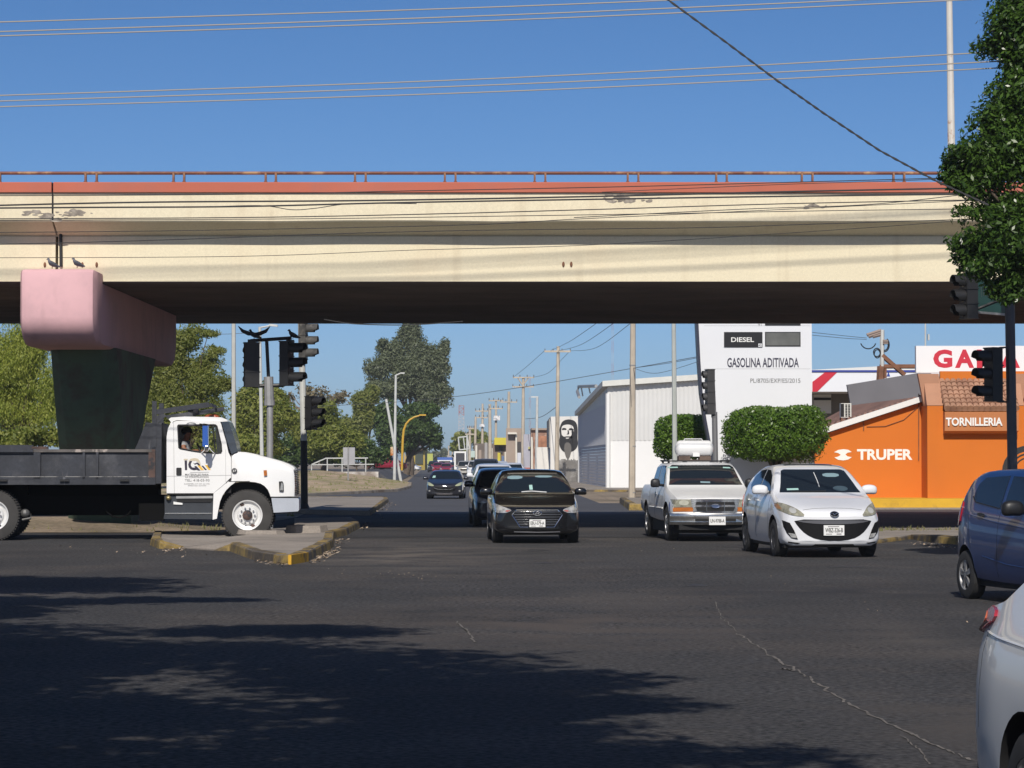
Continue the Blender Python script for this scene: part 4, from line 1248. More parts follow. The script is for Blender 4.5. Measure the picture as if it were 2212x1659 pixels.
bu = part('bumper', bp, M('old_chrome', (.55, .54, .52), .22, .9, var=.25, scale=5, col2=(.22, .18, .15), lo=.62, hi=.7), c.root, world=False, smooth=30)
q = MB(); q.box(-.42, .40, -.122, -.05, .415, .465); part('bumper_slot', q, dark, bu, world=False)
q = MB(); q.box(-.72, .72, .05, .3, .24, .345); part('valance', q, dark, c.root, world=False)
q = MB(); x, z, w, hh, yy = .02, .425, .33, .165, -.145
q.box(x - w / 2, x + w / 2, yy, yy + .03, z - hh / 2, z + hh / 2); p_ = part('licence_plate', q, plate_white, c.root, world=False)
part('lettering', text_mb('UN-9788-A', x - w * .43, x + w * .43, z - hh * .22, z + hh * .22, yy - .004, .012, .003), ink, p_, world=False)
c.mirrors(1.72, 1.17, M('mirror_black', (.02, .02, .022), .5), .10, .095, .13)
c.line('waist_trim', 'left', [(1.3, .66), (3.4, .66)], .03, plate_white, off=.006); c.line('waist_trim', 'right', [(1.3, .66), (3.4, .66)], .03, plate_white, off=.006)
for y in (1.42, 2.6, 3.45): c.both('door_seam', 'side', [(y, .45), (y + .015, .45), (y + .015, 1.06), (y, 1.06)], dark, off=.001, thick=.004)
c.both('door_handle', 'side', [(2.35, .93), (2.52, .93), (2.52, .985), (2.35, .985)], chrome, off=.02)
c.patch('sticker', 'front', [(-.70, 1.475), (-.50, 1.48), (-.50, 1.505), (-.69, 1.50)], sticker, off=.018)
c.patch('sticker', 'front', [(.44, 1.475), (.60, 1.47), (.59, 1.495), (.44, 1.50)], sticker, off=.018)
c.patch('paper', 'front', [(-.1, 1.165), (.10, 1.165), (.10, 1.20), (-.1, 1.205)], visor_m, off=.018)
c.patch('emblem_decal', 'left', ell(.42, .70, .05, .10), M('decal_blue', (.03, .06, .25), .5), off=.004)
c.line('wiper', 'front', [(-.62, 1.15), (-.2, 1.165), (.1, 1.16)], .02, dark, off=.02)
c.line('wiper', 'front', [(.2, 1.18), (.5, 1.17), (.68, 1.145)], .02, dark, off=.02)
rk = MB()
for y in (2.35, 3.25):
    rk.beam((-.66, y, 1.62), (.66, y, 1.62), .05, .03)
    for x in (-.62, .62): rk.box(x - .02, x + .02, y - .02, y + .02, 1.55, 1.62)
for x in (-.64, .64): rk.beam((x, 2.2, 1.63), (x, 3.4, 1.63), .04, .03)
part('roof_rack', rk, black_metal, c.root, world=False)
def on_pickup(x, y, z):
    a = math.radians(4.5); l = pk.root.location
    return Vector((l.x + x * math.cos(a) - y * math.sin(a), l.y + x * math.sin(a) + y * math.cos(a), z))
tk = thing('gas_tank', 'white horizontal gas tank lying on the roof rack of the pickup', 'gas tank', tuple(on_pickup(-.02, 2.8, 1.635)), math.radians(4.5))
q = MB()
R = .175
pf = [(.001, -.41)] + [(R * math.sin(a), -.30 - .11 * math.cos(a)) for a in [math.pi * .5 * i / 6 for i in range(1, 7)]] + [(R * math.sin(a), .30 + .11 * math.cos(a)) for a in [math.pi * .5 * (1 - i / 6) for i in range(6)]] + [(.001, .41)]
q.lathe(pf, (0, 0, R + .07), 'x', 24)
part('tank', q, white_truck, tk, world=False, smooth=60)
q = MB()
q.box(-.34, .34, -.10, .10, 0, .02)
for x in (-.22, .22): q.box(x - .12, x + .12, -.12, .12, .0, .09)
part('saddle', q, M('saddle_rust', (.10, .07, .055), .9, var=.3), tk, world=False)
q = MB(); q.tube([(-.22, 0, R * 2 + .06), (-.2, 0, R * 2 + .10), (.16, 0, R * 2 + .10), (.18, 0, R * 2 + .06)], .012, 6)
part('guard', q, white_truck, tk, world=False)
q = MB(); q.box(-.05, .09, -R - .012, -R + .05, .08, .15); part('label_plate', q, plate_white, tk, world=False)
q = MB(); q.lathe([(.001, .42), (.13, .42), (.15, .38), (.15, .03), (.13, 0), (.001, 0)], (0, 0, 0), 'z', 18)
o = solo('gas_bottle', q, white_truck, 'white upright drum standing in the pickup bed behind the cab', 'drum', tuple(on_pickup(-.74, 3.85, 1.10)), smooth=40)

# --- blue hatchback at the right edge
c = Car('hatchback_car', 'dark blue hatchback with silver wheel trims cut off by the right edge', 'car', (6.73, 29.67, 0), 12.5, HATCH, blue_car)
c.underbody(); c.wheels(M('trim_silver', (.36, .36, .37), .4, .6), 5)
windows(c, [(-.62, 1.05), (.62, 1.05), (.52, 1.40), (-.52, 1.40)],
        [[(1.18, 1.04), (2.02, 1.07), (2.02, 1.44), (1.72, 1.43), (1.45, 1.30)], [(2.12, 1.075), (2.86, 1.14), (2.98, 1.20), (2.93, 1.34), (2.78, 1.42), (2.12, 1.445)]],
        [(-.5, 1.15), (.5, 1.15), (.42, 1.42), (-.42, 1.42)])
c.both('window_seal', 'side', [(2.12, 1.065), (2.86, 1.13), (3.0, 1.195), (3.0, 1.205), (2.86, 1.14), (2.12, 1.075)], dark, off=.01)
c.both('tail_light', 'side', chaikin([(3.30, .86), (3.52, .84), (3.5, 1.10), (3.34, 1.16), (3.27, 1.05)], 1), tail_red, off=.014)
c.both('door_handle', 'side', chaikin([(2.50, .965), (2.68, .985), (2.68, 1.02), (2.50, 1.0)], 1), black_metal, off=.025)
c.mirrors(1.42, 1.09, M('mirror_blk2', (.012, .012, .013), .45), .13, .09, .10)
for y in (1.15, 2.07): c.both('door_seam', 'side', [(y, .28), (y + .008, .28), (y + .008, 1.03), (y, 1.03)], dark, off=.001, thick=.004)
c.both('door_seam', 'side', [(2.86, .60), (2.868, .60), (2.99, 1.0), (2.982, 1.0)], dark, off=.001, thick=.004)
c.line('body_crease', 'left', [(1.2, .86), (2.0, .90), (2.8, .97), (3.25, 1.02)], .010, blue_car, off=.0)
c.line('body_crease', 'left', [(1.0, .42), (1.8, .45), (2.5, .52)], .012, blue_car, off=.0)
for h in c.both('headlight', 'front', chaikin([(.76, .86), (.45, .76), (.5, .68), (.76, .70)], 1), lamp_clear): pass
c.patch('grille', 'front', [(-.4, .72), (.4, .72), (.45, .5), (-.45, .5)], mesh_black)

# --- silver saloon, rear corner, bottom right
SILV = dict(SEDAN, L=4.4, W=1.73,
    top=[(0, .64), (.02, .69), (.06, .73), (.3, .82), (.7, .92), (1.12, 1.0), (1.5, 1.22), (1.95, 1.42), (2.4, 1.47), (3.0, 1.44), (3.5, 1.28), (3.85, 1.13), (4.2, 1.09), (4.35, 1.04), (4.4, .8)],
    belt=[(0, .62), (.6, .84), (1.2, .92), (3.4, .99), (4.4, .95)], rsweep=.34, R=.31, ax0=.8, ax1=3.12)
c = Car('saloon_car', 'silver saloon car showing only its rear corner with red lamp at lower right', 'car', (3.13, 7.62, 0), 6.0, SILV, silver_car)
c.root.scale = (1, 1, .935)
c.underbody(); c.wheels(alloy, 5)
windows(c, [(-.66, 1.02), (.66, 1.02), (.54, 1.38), (-.54, 1.38)], [[(1.42, 1.0), (2.42, 1.02), (2.42, 1.38), (2.0, 1.34)], [(2.5, 1.02), (3.3, 1.04), (3.1, 1.28), (2.5, 1.39)]], [(-.6, 1.12), (.6, 1.12), (.5, 1.38), (-.5, 1.38)])
for h in c.both('tail_light', 'side', chaikin([(4.385, .85), (4.33, .90), (4.2, .945), (3.95, .985), (3.78, 1.03), (3.84, 1.075), (4.1, 1.075), (4.28, 1.04), (4.375, .96)], 1), M('tail_pink', (.36, .035, .055), .2, var=.35, scale=11), off=.014):
    sd = 'right' if sum(v.co.x for v in h.data.vertices) > 0 else 'left'
    c.line('lamp_edge', sd, [(4.34, .90), (4.16, .955), (3.86, 1.02)], .012, M('tail_dark', (.10, .01, .02), .3) if sd == 'left' else bpy.data.materials['tail_dark'], off=.023, parent=h)
    c.patch('lamp_reflector', sd, ell(4.12, 1.02, .09, .03), M('lamp_orange', (.45, .12, .06), .25) if sd == 'left' else bpy.data.materials['lamp_orange'], off=.019, parent=h)
c.both('body_seam', 'side', [(3.90, .55), (3.905, .55), (3.905, .98), (3.90, .98)], dark, off=.001, thick=.004)
c.line('body_crease', 'left', [(2.6, .93), (3.3, .95), (3.95, .97)], .012, silver_car, off=.0)

# --- the other cars of the street
def far_car(name, label, cat, spec, mat, xc, Y, yaw=0, z=0.0, sx=1.0, sz=1.0, front='sedan', lampm=lamp_clear, wd=5):
    sp = dict(spec, st=26)
    c = Car(name, label, cat, (pt(xc, 998, Y).x, Y, z), yaw, sp, mat, arches=Y < 140)
    c.root.scale = (sx, sx, sx * sz)
    c.underbody(); c.wheels(alloy, wd)
    t = pw(sp['top']); W = sp['W'] / 2
    cow = next(y for y, zz_ in sp['top'] if y >= 1.1); zc = t(cow) + .02
    ry = next(y for y, zz_ in sp['top'] if zz_ == max(q[1] for q in sp['top'])); zr = t(ry) - .10
    wt = W - .12 - sp.get('lean', .42) * (zr - zc) - .03
    windows(c, [(-W + .16, zc), (W - .16, zc), (wt, zr), (-wt, zr)], [[(cow + .3, zc + .03), (cow + 1.25, zc + .04), (cow + 1.25, zr), (cow + .75, zr - .06)], [(cow + 1.33, zc + .04), (cow + 2.0, zc + .06), (cow + 1.9, zr - .08), (cow + 1.33, zr)]])
    zl = t(.25) - .03
    for h in c.both('headlight', 'front', chaikin([(W - .03, zl + .03), (W - .38, zl - .07), (W - .30, zl - .16), (W - .05, zl - .13)], 1), lampm, off=.012): pass
    c.patch('grille', 'front', [(-W * .55, zl - .13), (W * .55, zl - .13), (W * .42, zl - .33), (-W * .42, zl - .33)], mesh_black, off=.008)
    c.mirrors(cow + .35, zc + .06, mat, .12, .08)
    return c
c = Car('saloon_car', 'dark grey saloon car with pale headlamps driving alone in the left lane', 'car', (pt(961, 998, 121).x, 120.2, 0), -1.0, SEDAN, grey_car)
c.root.scale = (.93, .93, .80 * 1.0)
c.underbody(); c.wheels(alloy, 5)
windows(c, [(-.70, 1.085), (.70, 1.085), (.66, 1.17), (.555, 1.45), (.50, 1.475), (-.50, 1.475), (-.555, 1.45), (-.66, 1.17)],
        [[(1.42, 1.06), (2.42, 1.10), (2.42, 1.47), (2.15, 1.46), (1.85, 1.36)], [(2.50, 1.10), (3.25, 1.12), (3.42, 1.20), (3.28, 1.36), (2.95, 1.45), (2.50, 1.475)]])
c.both('headlight', 'front', chaikin([(.47, .70), (.56, .80), (.66, .87), (.80, .925), (.868, .915), (.85, .80), (.76, .735), (.62, .70)], 1), M('lamp_lime', (.42, .45, .30), .2, .2), off=.010)
gr = c.patch('grille', 'front', chaikin([(-.56, .63), (0, .60), (.56, .63), (.48, .44), (.30, .36), (0, .34), (-.30, .36), (-.48, .44)], 1), mesh_black, off=.006)
c.line('grille_bar', 'front', [(-.5, .60), (-.3, .53), (0, .51), (.3, .53), (.5, .60)], .03, chrome, off=.02, parent=gr)
c.patch('emblem', 'front', ell(0, .70, .07, .045), chrome, off=.02)
c.patch('lip', 'front', chaikin([(-.45, .30), (.45, .30), (.3, .235), (-.3, .235)], 1), M('lip_metal', (.45, .42, .42), .35, .7), off=.01)
for f in c.both('fog_lamp', 'front', ell(.70, .44, .045, .04), lamp_clear, off=.012): pass
c.mirrors(1.62, 1.12, grey_car, .13, .085)
c.patch('sticker', 'front', [(-.62, 1.14), (-.48, 1.145), (-.47, 1.26), (-.58, 1.26)], sticker, off=.017)
c.both('door_handle', 'side', [(2.22, .925), (2.42, .935), (2.42, .96), (2.22, .95)], grey_car, off=.03)

far_car('saloon_car', 'dark navy saloon car half hidden behind the black saloon', 'car', dict(ACCENT, sweep=.3), navy_car, 1099, 68.5, 3.0, sz=1.0)
c = far_car('pickup_truck', 'dark pickup truck with big chrome nose behind the navy saloon', 'pickup', PICKUP, M('pickup_taupe', (.075, .07, .065), .35, .4, coat=.8), 1049, 188, 0, sx=1.12, sz=1.02)
c.patch('chrome_grille', 'front', [(-.45, .86), (.45, .86), (.40, .58), (-.40, .58)], chrome, off=.02)
c.patch('bonnet_glare', 'front', [(-.5, .90), (.5, .90), (.5, .875), (-.5, .875)], chrome, off=.02)
q = MB(); q.box(-.86, .86, -.10, .1, .44, .56); part('bumper', q, chrome, c.root, world=False)
far_car('saloon_car', 'white car of which only the roof shows left of the black saloon roof', 'car', ACCENT, white_car, 1072, 103, 3, sz=1.06)
far_car('suv_car', 'white car with wide dark windscreen showing over the black saloon roof', 'car', SUV, white_car, 1104, 150, 2, sx=.98, sz=.90)
far_car('minivan', 'pale beige minivan coming down the far street', 'van', SUV, M('beige_car', (.55, .52, .47), .35, .3, coat=.8), 1003, 318, 0, sx=.98)
far_car('suv_car', 'dark blue off-road car farthest left in the far queue', 'car', SUV, navy_car, 936, 430, 0)
far_car('saloon_car', 'dark saloon car between the red car and the beige minivan', 'car', ACCENT, grey_car, 980, 400, 0, sx=1.0, sz=1.1)
far_car('saloon_car', 'bright red car in the far queue below the blue bus', 'car', ACCENT, red_car, 963, 385, 0)
far_car('saloon_car', 'red car with white bonnet beside the dark blue off-road car', 'car', SEDAN, red_car, 946, 405, 0)
far_car('van', 'white delivery van behind the dark chrome nosed pickup', 'van', SUV, white_car, 1027, 290, 0, sx=1.0)
far_car('saloon_car', 'white saloon glaring in the sun right of the dark pickup', 'car', ACCENT, white_car, 1083, 230, 4, sz=1.15)
far_car('saloon_car', 'white car parked side on by the yellow wall far left', 'car', ACCENT, white_car, 908, 520, 62)
c = Car('saloon_car', 'red saloon car seen from the side on the ramp behind the white leaning poles', 'car', (pt(874, 998, 288).x, 287.0, .76), 56, ACCENT, red_car, arches=False)
c.root.rotation_euler = (math.radians(0), math.radians(3.2), math.radians(56))
c.underbody(); c.wheels(alloy, 5)
windows(c, [(-.715, .985), (.715, .985), (.575, 1.325), (-.575, 1.325)], [[(1.40, .98), (2.40, 1.01), (2.40, 1.365), (1.8, 1.25)], [(2.48, 1.01), (3.2, 1.04), (3.15, 1.28), (2.48, 1.37)]])
c.both('headlight', 'front', [(.82, .78), (.5, .68), (.55, .62), (.82, .64)], lamp_clear)
c.both('tail_light', 'side', [(4.1, .8), (4.35, .82), (4.35, .95), (4.1, .95)], tail_red)
c.mirrors(1.42, 1.015, red_car)
# bus and lorry far down the street
bs = thing('bus', 'white bus with a blue roof edge far down the street', 'bus', (pt(962, 998, 440).x, 440, 0))
q = MB(); q.box(-1.25 + bs.location.x, 1.05 + bs.location.x, 440, 450, .5, 1.9); part('body', q, white_paint, bs)
q = MB(); q.box(-1.25 + bs.location.x, 1.05 + bs.location.x, 440, 450, 1.9, 2.35); part('roof', q, M('bus_blue', (.05, .12, .40), .5), bs)
q = MB(); q.box(-1.0 + bs.location.x, .8 + bs.location.x, 439.95, 440.1, 1.05, 1.75); part('windscreen', q, glass, bs)
q = MB(); [q.cyl((bs.location.x + x, 442, .5), (bs.location.x + x + .25, 442, .5), .5, n=14) for x in (-1.2, .8)]; part('wheel', q, rubber, bs)
lx = pt(994, 998, 370).x
lo_ = thing('box_lorry', 'box lorry with a white rimmed dark front above the beige minivan', 'lorry', (lx, 370, 0))
q = MB(); q.box(lx - .8, lx + .8, 370.2, 377, .6, zz(975, 370)); part('box', q, white_paint, lo_)
q = MB(); q.box(lx - .58, lx + .58, 370.1, 370.25, 1.0, zz(978.5, 370)); part('front', q, M('lorry_front', (.05, .05, .055), .4), lo_)
q = MB(); [q.cyl((lx + x, 372, .45), (lx + x + .25, 372, .45), .45, n=14) for x in (-.8, .55)]; part('wheel', q, rubber, lo_)
# ------------------------------------------------------------------ the lorry, its driver
TY = 56.8
def k6(x, y): return 298.6 + x * .19331, 862.7 + y * .19331
def T6(pts, Y=TY): return [(pt(*k6(x, y), Y).x, pt(*k6(x, y), Y).z) for x, y in pts]
def t7(x, y, Y=TY): p = pt(x * .16, 951.2 + y * .16, Y); return (p.x, p.z)
lor_white = M('lorry_white', (.76, .76, .75), .4, coat=.5, var=.03, scale=1.5)
bed_m = M('bed_steel', (.022, .025, .034), .55, var=.35, scale=1.6, col2=(.055, .057, .066), lo=.52, hi=.68, fine=.2, fscale=18, streak=(9, 1.2, (.16, .16, .17), .66, .74, .6))
bed_edge = M('bed_edge', (.10, .09, .085), .7, var=.4, scale=3, col2=(.35, .30, .27), lo=.55, hi=.62)
bed_rust = M('bed_rust', (.09, .055, .045), .85, var=.4, scale=5, col2=(.03, .03, .034), lo=.5, hi=.58)
tank_m = M('tank_steel', (.045, .05, .058), .42, .3, var=.2, scale=3)
seam_m = M('seam_grey', (.30, .30, .30), .6)
lor = thing('flatbed_lorry', 'white bonneted flatbed lorry with black steel bed and MATERIALES PARA LA CONSTRUCCION on its door', 'lorry', (pt(535, 1169, TY).x, TY + 1.1, 0))
LORRY_TURN = math.radians(3.4)
def plate_hole(outer, hole, y0, y1):
    bm = bmesh.new()
    for ringp in (outer, hole):
        vv = [bm.verts.new((p[0], y0, p[1])) for p in ringp]
        for a, b in zip(vv, vv[1:] + vv[:1]): bm.edges.new((a, b))
    bmesh.ops.triangle_fill(bm, use_beauty=True, use_dissolve=False, edges=bm.edges[:])
    r = bmesh.ops.extrude_face_region(bm, geom=bm.faces[:])
    bmesh.ops.translate(bm, verts=[e for e in r['geom'] if isinstance(e, bmesh.types.BMVert)], vec=(0, y1 - y0, 0))
    bm.verts.index_update()
    mb = MB(); mb.add([v.co[:] for v in bm.verts], [tuple(x.index for x in f.verts) for f in bm.faces]); bm.free()
    return mb
Wc = 2.15
side = T6([(325, 1050), (325, 420), (332, 370), (350, 320), (378, 275), (410, 248), (440, 240), (912, 238), (930, 275), (955, 370), (985, 470), (1010, 590), (1040, 650), (1042, 870), (985, 925), (982, 948), (850, 1048)])
WIN = [(449, 296), (456, 288), (845, 284), (868, 287), (882, 298), (905, 392), (930, 500), (936, 580), (930, 596), (890, 601), (720, 592), (600, 574), (475, 549), (462, 540)]
hole = T6(WIN)
cab = part('cab', plate_hole(side, hole, TY, TY + .06), lor_white, lor)
part('cab_side', plate_hole(side, hole, TY + Wc - .06, TY + Wc), lor_white, lor)
rfp = T6([(325, 430), (338, 330), (372, 255), (346, 222), (372, 203), (525, 192), (770, 196), (930, 201), (985, 222), (1006, 245), (935, 250), (440, 232), (400, 245), (365, 290), (345, 345), (340, 430)])
q = MB(); q.prism(rfp, 'y', TY + .03, TY + Wc - .03)
roof = part('roof', q, lor_white, lor, smooth=30)
q = MB(); q.prism(T6([(330, 1045), (330, 425), (350, 425), (350, 1045)]), 'y', TY + .07, TY + Wc - .07); part('cab_back', q, lor_white, lor)
q = MB(); q.prism(T6([(350, 1046), (350, 1015), (850, 1015), (1040, 870), (1040, 1046)]), 'y', TY + .07, TY + Wc - .07)
q.prism(T6([(975, 930), (1000, 620), (1042, 640), (1042, 930)]), 'y', TY + .07, TY + Wc - .07)
part('cab_floor', q, dark, lor)
q = MB(); q.prism(T6([(928, 243), (1010, 246), (1050, 345), (1085, 460), (1112, 580), (1048, 612), (1040, 600), (990, 455), (955, 330)]), 'y', TY + .035, TY + .05)
q.prism(T6([(1003, 246), (1010, 246), (1085, 460), (1112, 580), (1104, 584), (1078, 462)]), 'y', TY + .05, TY + Wc - .05)
q.prism(T6([(928, 243), (1010, 246), (1050, 345), (1085, 460), (1112, 580), (1048, 612), (1040, 600), (990, 455), (955, 330)]), 'y', TY + Wc - .05, TY + Wc - .035)
part('windscreen', q, M('windscreen_blue', (.025, .04, .065), .06, spec=.7), lor)
q = MB(); fr = T6(WIN)
q.tube([(x, TY - .004, z) for x, z in fr + [fr[0]]], .016, 5, cap=False)
q.tube([pt(*k6(838, 286), TY - .002), pt(*k6(868, 590), TY - .002)], .016, 5)
part('window_frame', q, M('rubber_seal', (.015, .015, .016), .7), lor)
q = MB(); q.prism(T6([(862, 290), (880, 300), (905, 400), (930, 520), (930, 592), (895, 596), (884, 592)]), 'y', TY + .02, TY + .03); part('quarter_window', q, M('tinted_glass', (.03, .035, .035), .1), lor)
# bonnet with rounded shoulders and a real wheel arch
arch = [(1480, 1088), (1472, 1060), (1450, 1010), (1415, 970), (1370, 942), (1310, 926), (1240, 920), (1160, 918), (1040, 917)]
hood_top = [(1040, 640), (1055, 610), (1080, 592), (1112, 585), (1200, 590), (1300, 610), (1400, 638), (1500, 664), (1600, 692), (1680, 722), (1730, 748), (1752, 770)]
hood_front = [(1762, 850), (1766, 980), (1762, 1085)]
outl = T6(hood_top + hood_front + arch)
q = MB()
n = len(outl)
cxh = sum(p[0] for p in outl) / n; czh = 1.2
lv = [(TY + .02, .06), (TY + .05, .022), (TY + .12, 0), (TY + Wc - .12, 0), (TY + Wc - .05, .022), (TY + Wc - .02, .06)]
ntop = len(hood_top)
for (y, ins) in lv:
    for i, (x, z) in enumerate(outl):
        zz_ = z - (ins * (1.8 if i < ntop else 0)); xx = x - (ins * 1.5 if ntop - 3 <= i < ntop + 3 else 0)
        q.v.append((xx, y, zz_))
for i in range(len(lv) - 1):
    for k in range(n): q.f.append((i * n + k, i * n + (k + 1) % n, (i + 1) * n + (k + 1) % n, (i + 1) * n + k)); q.m.append(0)
q.f += [tuple(range(n)), tuple((len(lv) - 1) * n + k for k in range(n))]; q.m += [0, 0]
hood = part('bonnet', q, lor_white, lor, smooth=28)
q = MB(); q.prism(T6([(1010, 912), (1085, 915), (1090, 925), (1035, 965), (985, 1015), (945, 1075), (918, 1140), (898, 1240), (882, 1332), (836, 1344), (846, 1050), (982, 945)]), 'y', TY - .01, TY + .35); part('fender', q, lor_white, lor)
q = MB(); q.prism(T6([(985, 1010), (1100, 930), (1300, 928), (1420, 985), (1478, 1085), (1478, 1100), (1500, 1230), (900, 1230), (930, 1120)]), 'y', TY + .30, TY + Wc - .3); part('wheel_arch', q, dark, lor)
def surf(name, pts, m, d=.012, off=0.0, parent=None, y=TY):
    q = MB(); q.prism(T6(pts), 'y', y - off - d, y - off); return part(name, q, m, parent or lor)
surf('bonnet_trim', [(1010, 914), (1250, 913), (1250, 921), (1010, 922)], dark, parent=hood)
surf('seam', [(400, 262), (404, 262), (412, 1048), (408, 1048)], seam_m, d=.003)
surf('seam', [(326, 857), (1040, 846), (1040, 850), (326, 861)], seam_m, d=.003)
surf('seam', [(978, 560), (981, 560), (984, 925), (981, 925)], seam_m, d=.003)
surf('seam', [(1041, 620), (1046, 620), (1046, 900), (1041, 900)], seam_m, d=.004)
surf('seam', [(982, 930), (985, 936), (852, 1049), (846, 1046)], seam_m, d=.003)
surf('sill_trim', [(330, 1048), (850, 1048), (850, 1062), (330, 1062)], dark, d=.004)
surf('door_handle', [(432, 770), (440, 763), (484, 763), (491, 770), (491, 842), (484, 850), (440, 850), (432, 842)], black_metal, d=.012)
hd = surf('headlight', [(1573, 918), (1612, 915), (1625, 940), (1628, 1022), (1618, 1033), (1578, 1028)], black_metal, parent=hood)
surf('lamp_lens', [(1600, 930), (1617, 940), (1621, 1015), (1585, 1018)], chrome, off=.012, parent=hd)
surf('marker_lamp', [(1402, 793), (1438, 790), (1442, 850), (1408, 856)], amber, d=.02, parent=hood)
q = MB()
for i in range(14):
    z0, z1 = T6([(0, 795 + i * 20)])[0][1], T6([(0, 795 + i * 20 + 11)])[0][1]
    x0, x1 = T6([(1738 + i * 1.2, 0)])[0][0], T6([(1772 + min(i, 8) * 1.8, 0)])[0][0]
    q.box(x0, x1, TY + .06, TY + Wc - .06, z1, z0)
part('grille', q, M('grille_black', (.02, .02, .022), .5), hood)
q = MB(); bo = T6([(1490, 1102), (1785, 1105), (1797, 1120), (1797, 1235), (1785, 1252), (1516, 1266), (1506, 1210)]); q.prism(bo, 'y', TY - .03, TY + Wc + .03); part('bumper', q, M('bumper_grey', (.42, .45, .50), .45, .2, var=.1, scale=2), lor)
surf('bumper_gap', [(1482, 1086), (1790, 1092), (1788, 1104), (1486, 1101)], dark, d=.02)
# number disc, lettering, emblem on the door
def TL(s, x0, y0, x1, y1, m, bold=.0, parent=None, off=.001):
    a, b = pt(*k6(x0, y1), TY), pt(*k6(x1, y0), TY)
    return part('lettering', text_mb(s, a.x, b.x, a.z, b.z, TY - off - .003, bold, .003), m, parent or cab)
dsc = surf('number_disc', ell(1078, 798, 30, 30, 20), ink, d=.006, parent=hood)
TL('37', 1058, 786, 1098, 811, plate_white, .01, dsc, .006)
lt = M('letter_grey', (.10, .10, .10), .7)
TL('MATERIALES PARA', 530, 830, 792, 851, lt, .01); TL('LA CONSTRUCCION', 532, 858, 790, 878, lt, .01)
TL('TEL: 418-03-93', 527, 891, 800, 918, lt); TL('CARRETERA INT. KM. 6.2 NTE.', 519, 938, 803, 951, M('letter_pale', (.22, .22, .22), .7)); TL('ESPERANZA, SONORA', 562, 959, 766, 971, bpy.data.materials['letter_pale'])
lo = MB()
purple = M('emblem_dark2', (.02, .015, .035), .6)
def c9(x, y): return 365.0 + x * .05333 if False else ((660 + x / 10.37 - 540) * 2.8606, (1760 + y / 10.37 - 1560) * 2.8606)
def E9(pts): return [c9(*p) for p in pts]
surf('emblem', E9([(820, 470), (830, 400), (900, 330), (1050, 300), (1190, 330), (1270, 420), (1305, 560), (1240, 580), (1190, 470), (1100, 420), (960, 420), (880, 480), (860, 560)]), M('emblem_beige', (.55, .48, .36), .6), d=.003, parent=cab)
surf('emblem', E9([(655, 400), (755, 400), (760, 790), (670, 795)]), purple, d=.003, parent=cab)
surf('emblem', E9([(620, 335), (785, 330), (780, 385), (625, 395)]), bpy.data.materials['emblem_beige'], d=.003, parent=cab)
surf('emblem', E9([(870, 420), (940, 420), (960, 440), (910, 520), (905, 600), (960, 680), (1060, 690), (1080, 660), (1030, 630), (1130, 625), (1300, 805), (1200, 810), (1150, 780), (1030, 800), (900, 760), (820, 670), (800, 560), (830, 470)]), purple, d=.004, parent=cab)
ye = M('emblem_yellow', (.75, .45, .06), .6)
surf('emblem', E9([(1170, 610), (1290, 610), (1440, 790), (1330, 800)]), ye, d=.004, parent=cab)
surf('emblem', E9([(1330, 615), (1400, 610), (1560, 785), (1480, 790)]), purple, d=.004, parent=cab)
surf('emblem', E9([(1470, 580), (1590, 590), (1710, 780), (1620, 790)]), ye, d=.004, parent=cab)
surf('emblem', E9([(990, 490), (1060, 525), (1160, 480), (1215, 500), (1300, 610), (1210, 600), (1150, 540), (1070, 575)]), purple, d=.0045, parent=cab)
surf('emblem', E9([(880, 885), (1640, 868), (1640, 880), (880, 898)]), lt, d=.003, parent=cab)
# mirror, fuel tank step, roof lamps, seat, steering wheel
q = MB(); mx0, mx1 = T6([(736, 0)])[0][0], T6([(805, 0)])[0][0]; mz0, mz1 = T6([(0, 528)])[0][1], T6([(0, 298)])[0][1]
q.box(mx0, mx1, TY - .42, TY - .36, mz0, mz1)
mi = part('wing_mirror', q, M('mirror_blue', (.03, .10, .38), .25), lor)
q = MB(); q.tube([pt(*k6(770, 300), TY - .43), pt(*k6(775, 530), TY - .43)], .012, 5); q.tube([(mx1, TY - .39, mz1 + .02), pt(*k6(690, 268), TY)], .014, 5); q.tube([pt(*k6(770, 530), TY - .39), pt(*k6(865, 610), TY)], .014, 5); q.tube([pt(*k6(770, 530), TY - .39), pt(*k6(710, 600), TY)], .014, 5)
q.ball(tuple(pt(*k6(755, 545), TY - .40)), .05, .03, .08, 10, 6)
part('mirror_bracket', q, chrome, mi)
q = MB(); q.ball(tuple(pt(*k6(595, 277), TY - .12)), .10, .05, .038, 12, 6); part('spot_mirror', q, grey_metal, lor)
q = MB(); q.prism(T6([(300, 1078), (842, 1068), (836, 1290), (826, 1340), (290, 1335), (300, 1270)]), 'y', TY + .05, TY + .62)
st_ = part('fuel_tank', q, tank_m, lor)
surf('tank_strap', [(305, 1268), (825, 1268), (825, 1281), (305, 1281)], chrome, d=.02, y=TY + .05, parent=st_)
surf('step', [(430, 1082), (835, 1078), (835, 1105), (430, 1108)], grey_metal, d=.03, y=TY + .05, parent=st_)
surf('step_recess', [(435, 1115), (835, 1115), (815, 1150), (440, 1150)], dark, d=.02, y=TY + .05, parent=st_)
surf('step_plate', [(400, 1142), (500, 1158), (500, 1177), (400, 1173)], plate_white, d=.03, y=TY + .05, parent=st_)
q = MB(); q.ball(tuple(pt(*k6(345, 1100), TY)), .055, .06, .05, 10, 8); part('filler_cap', q, M('brass', (.30, .25, .12), .4, .6), st_)
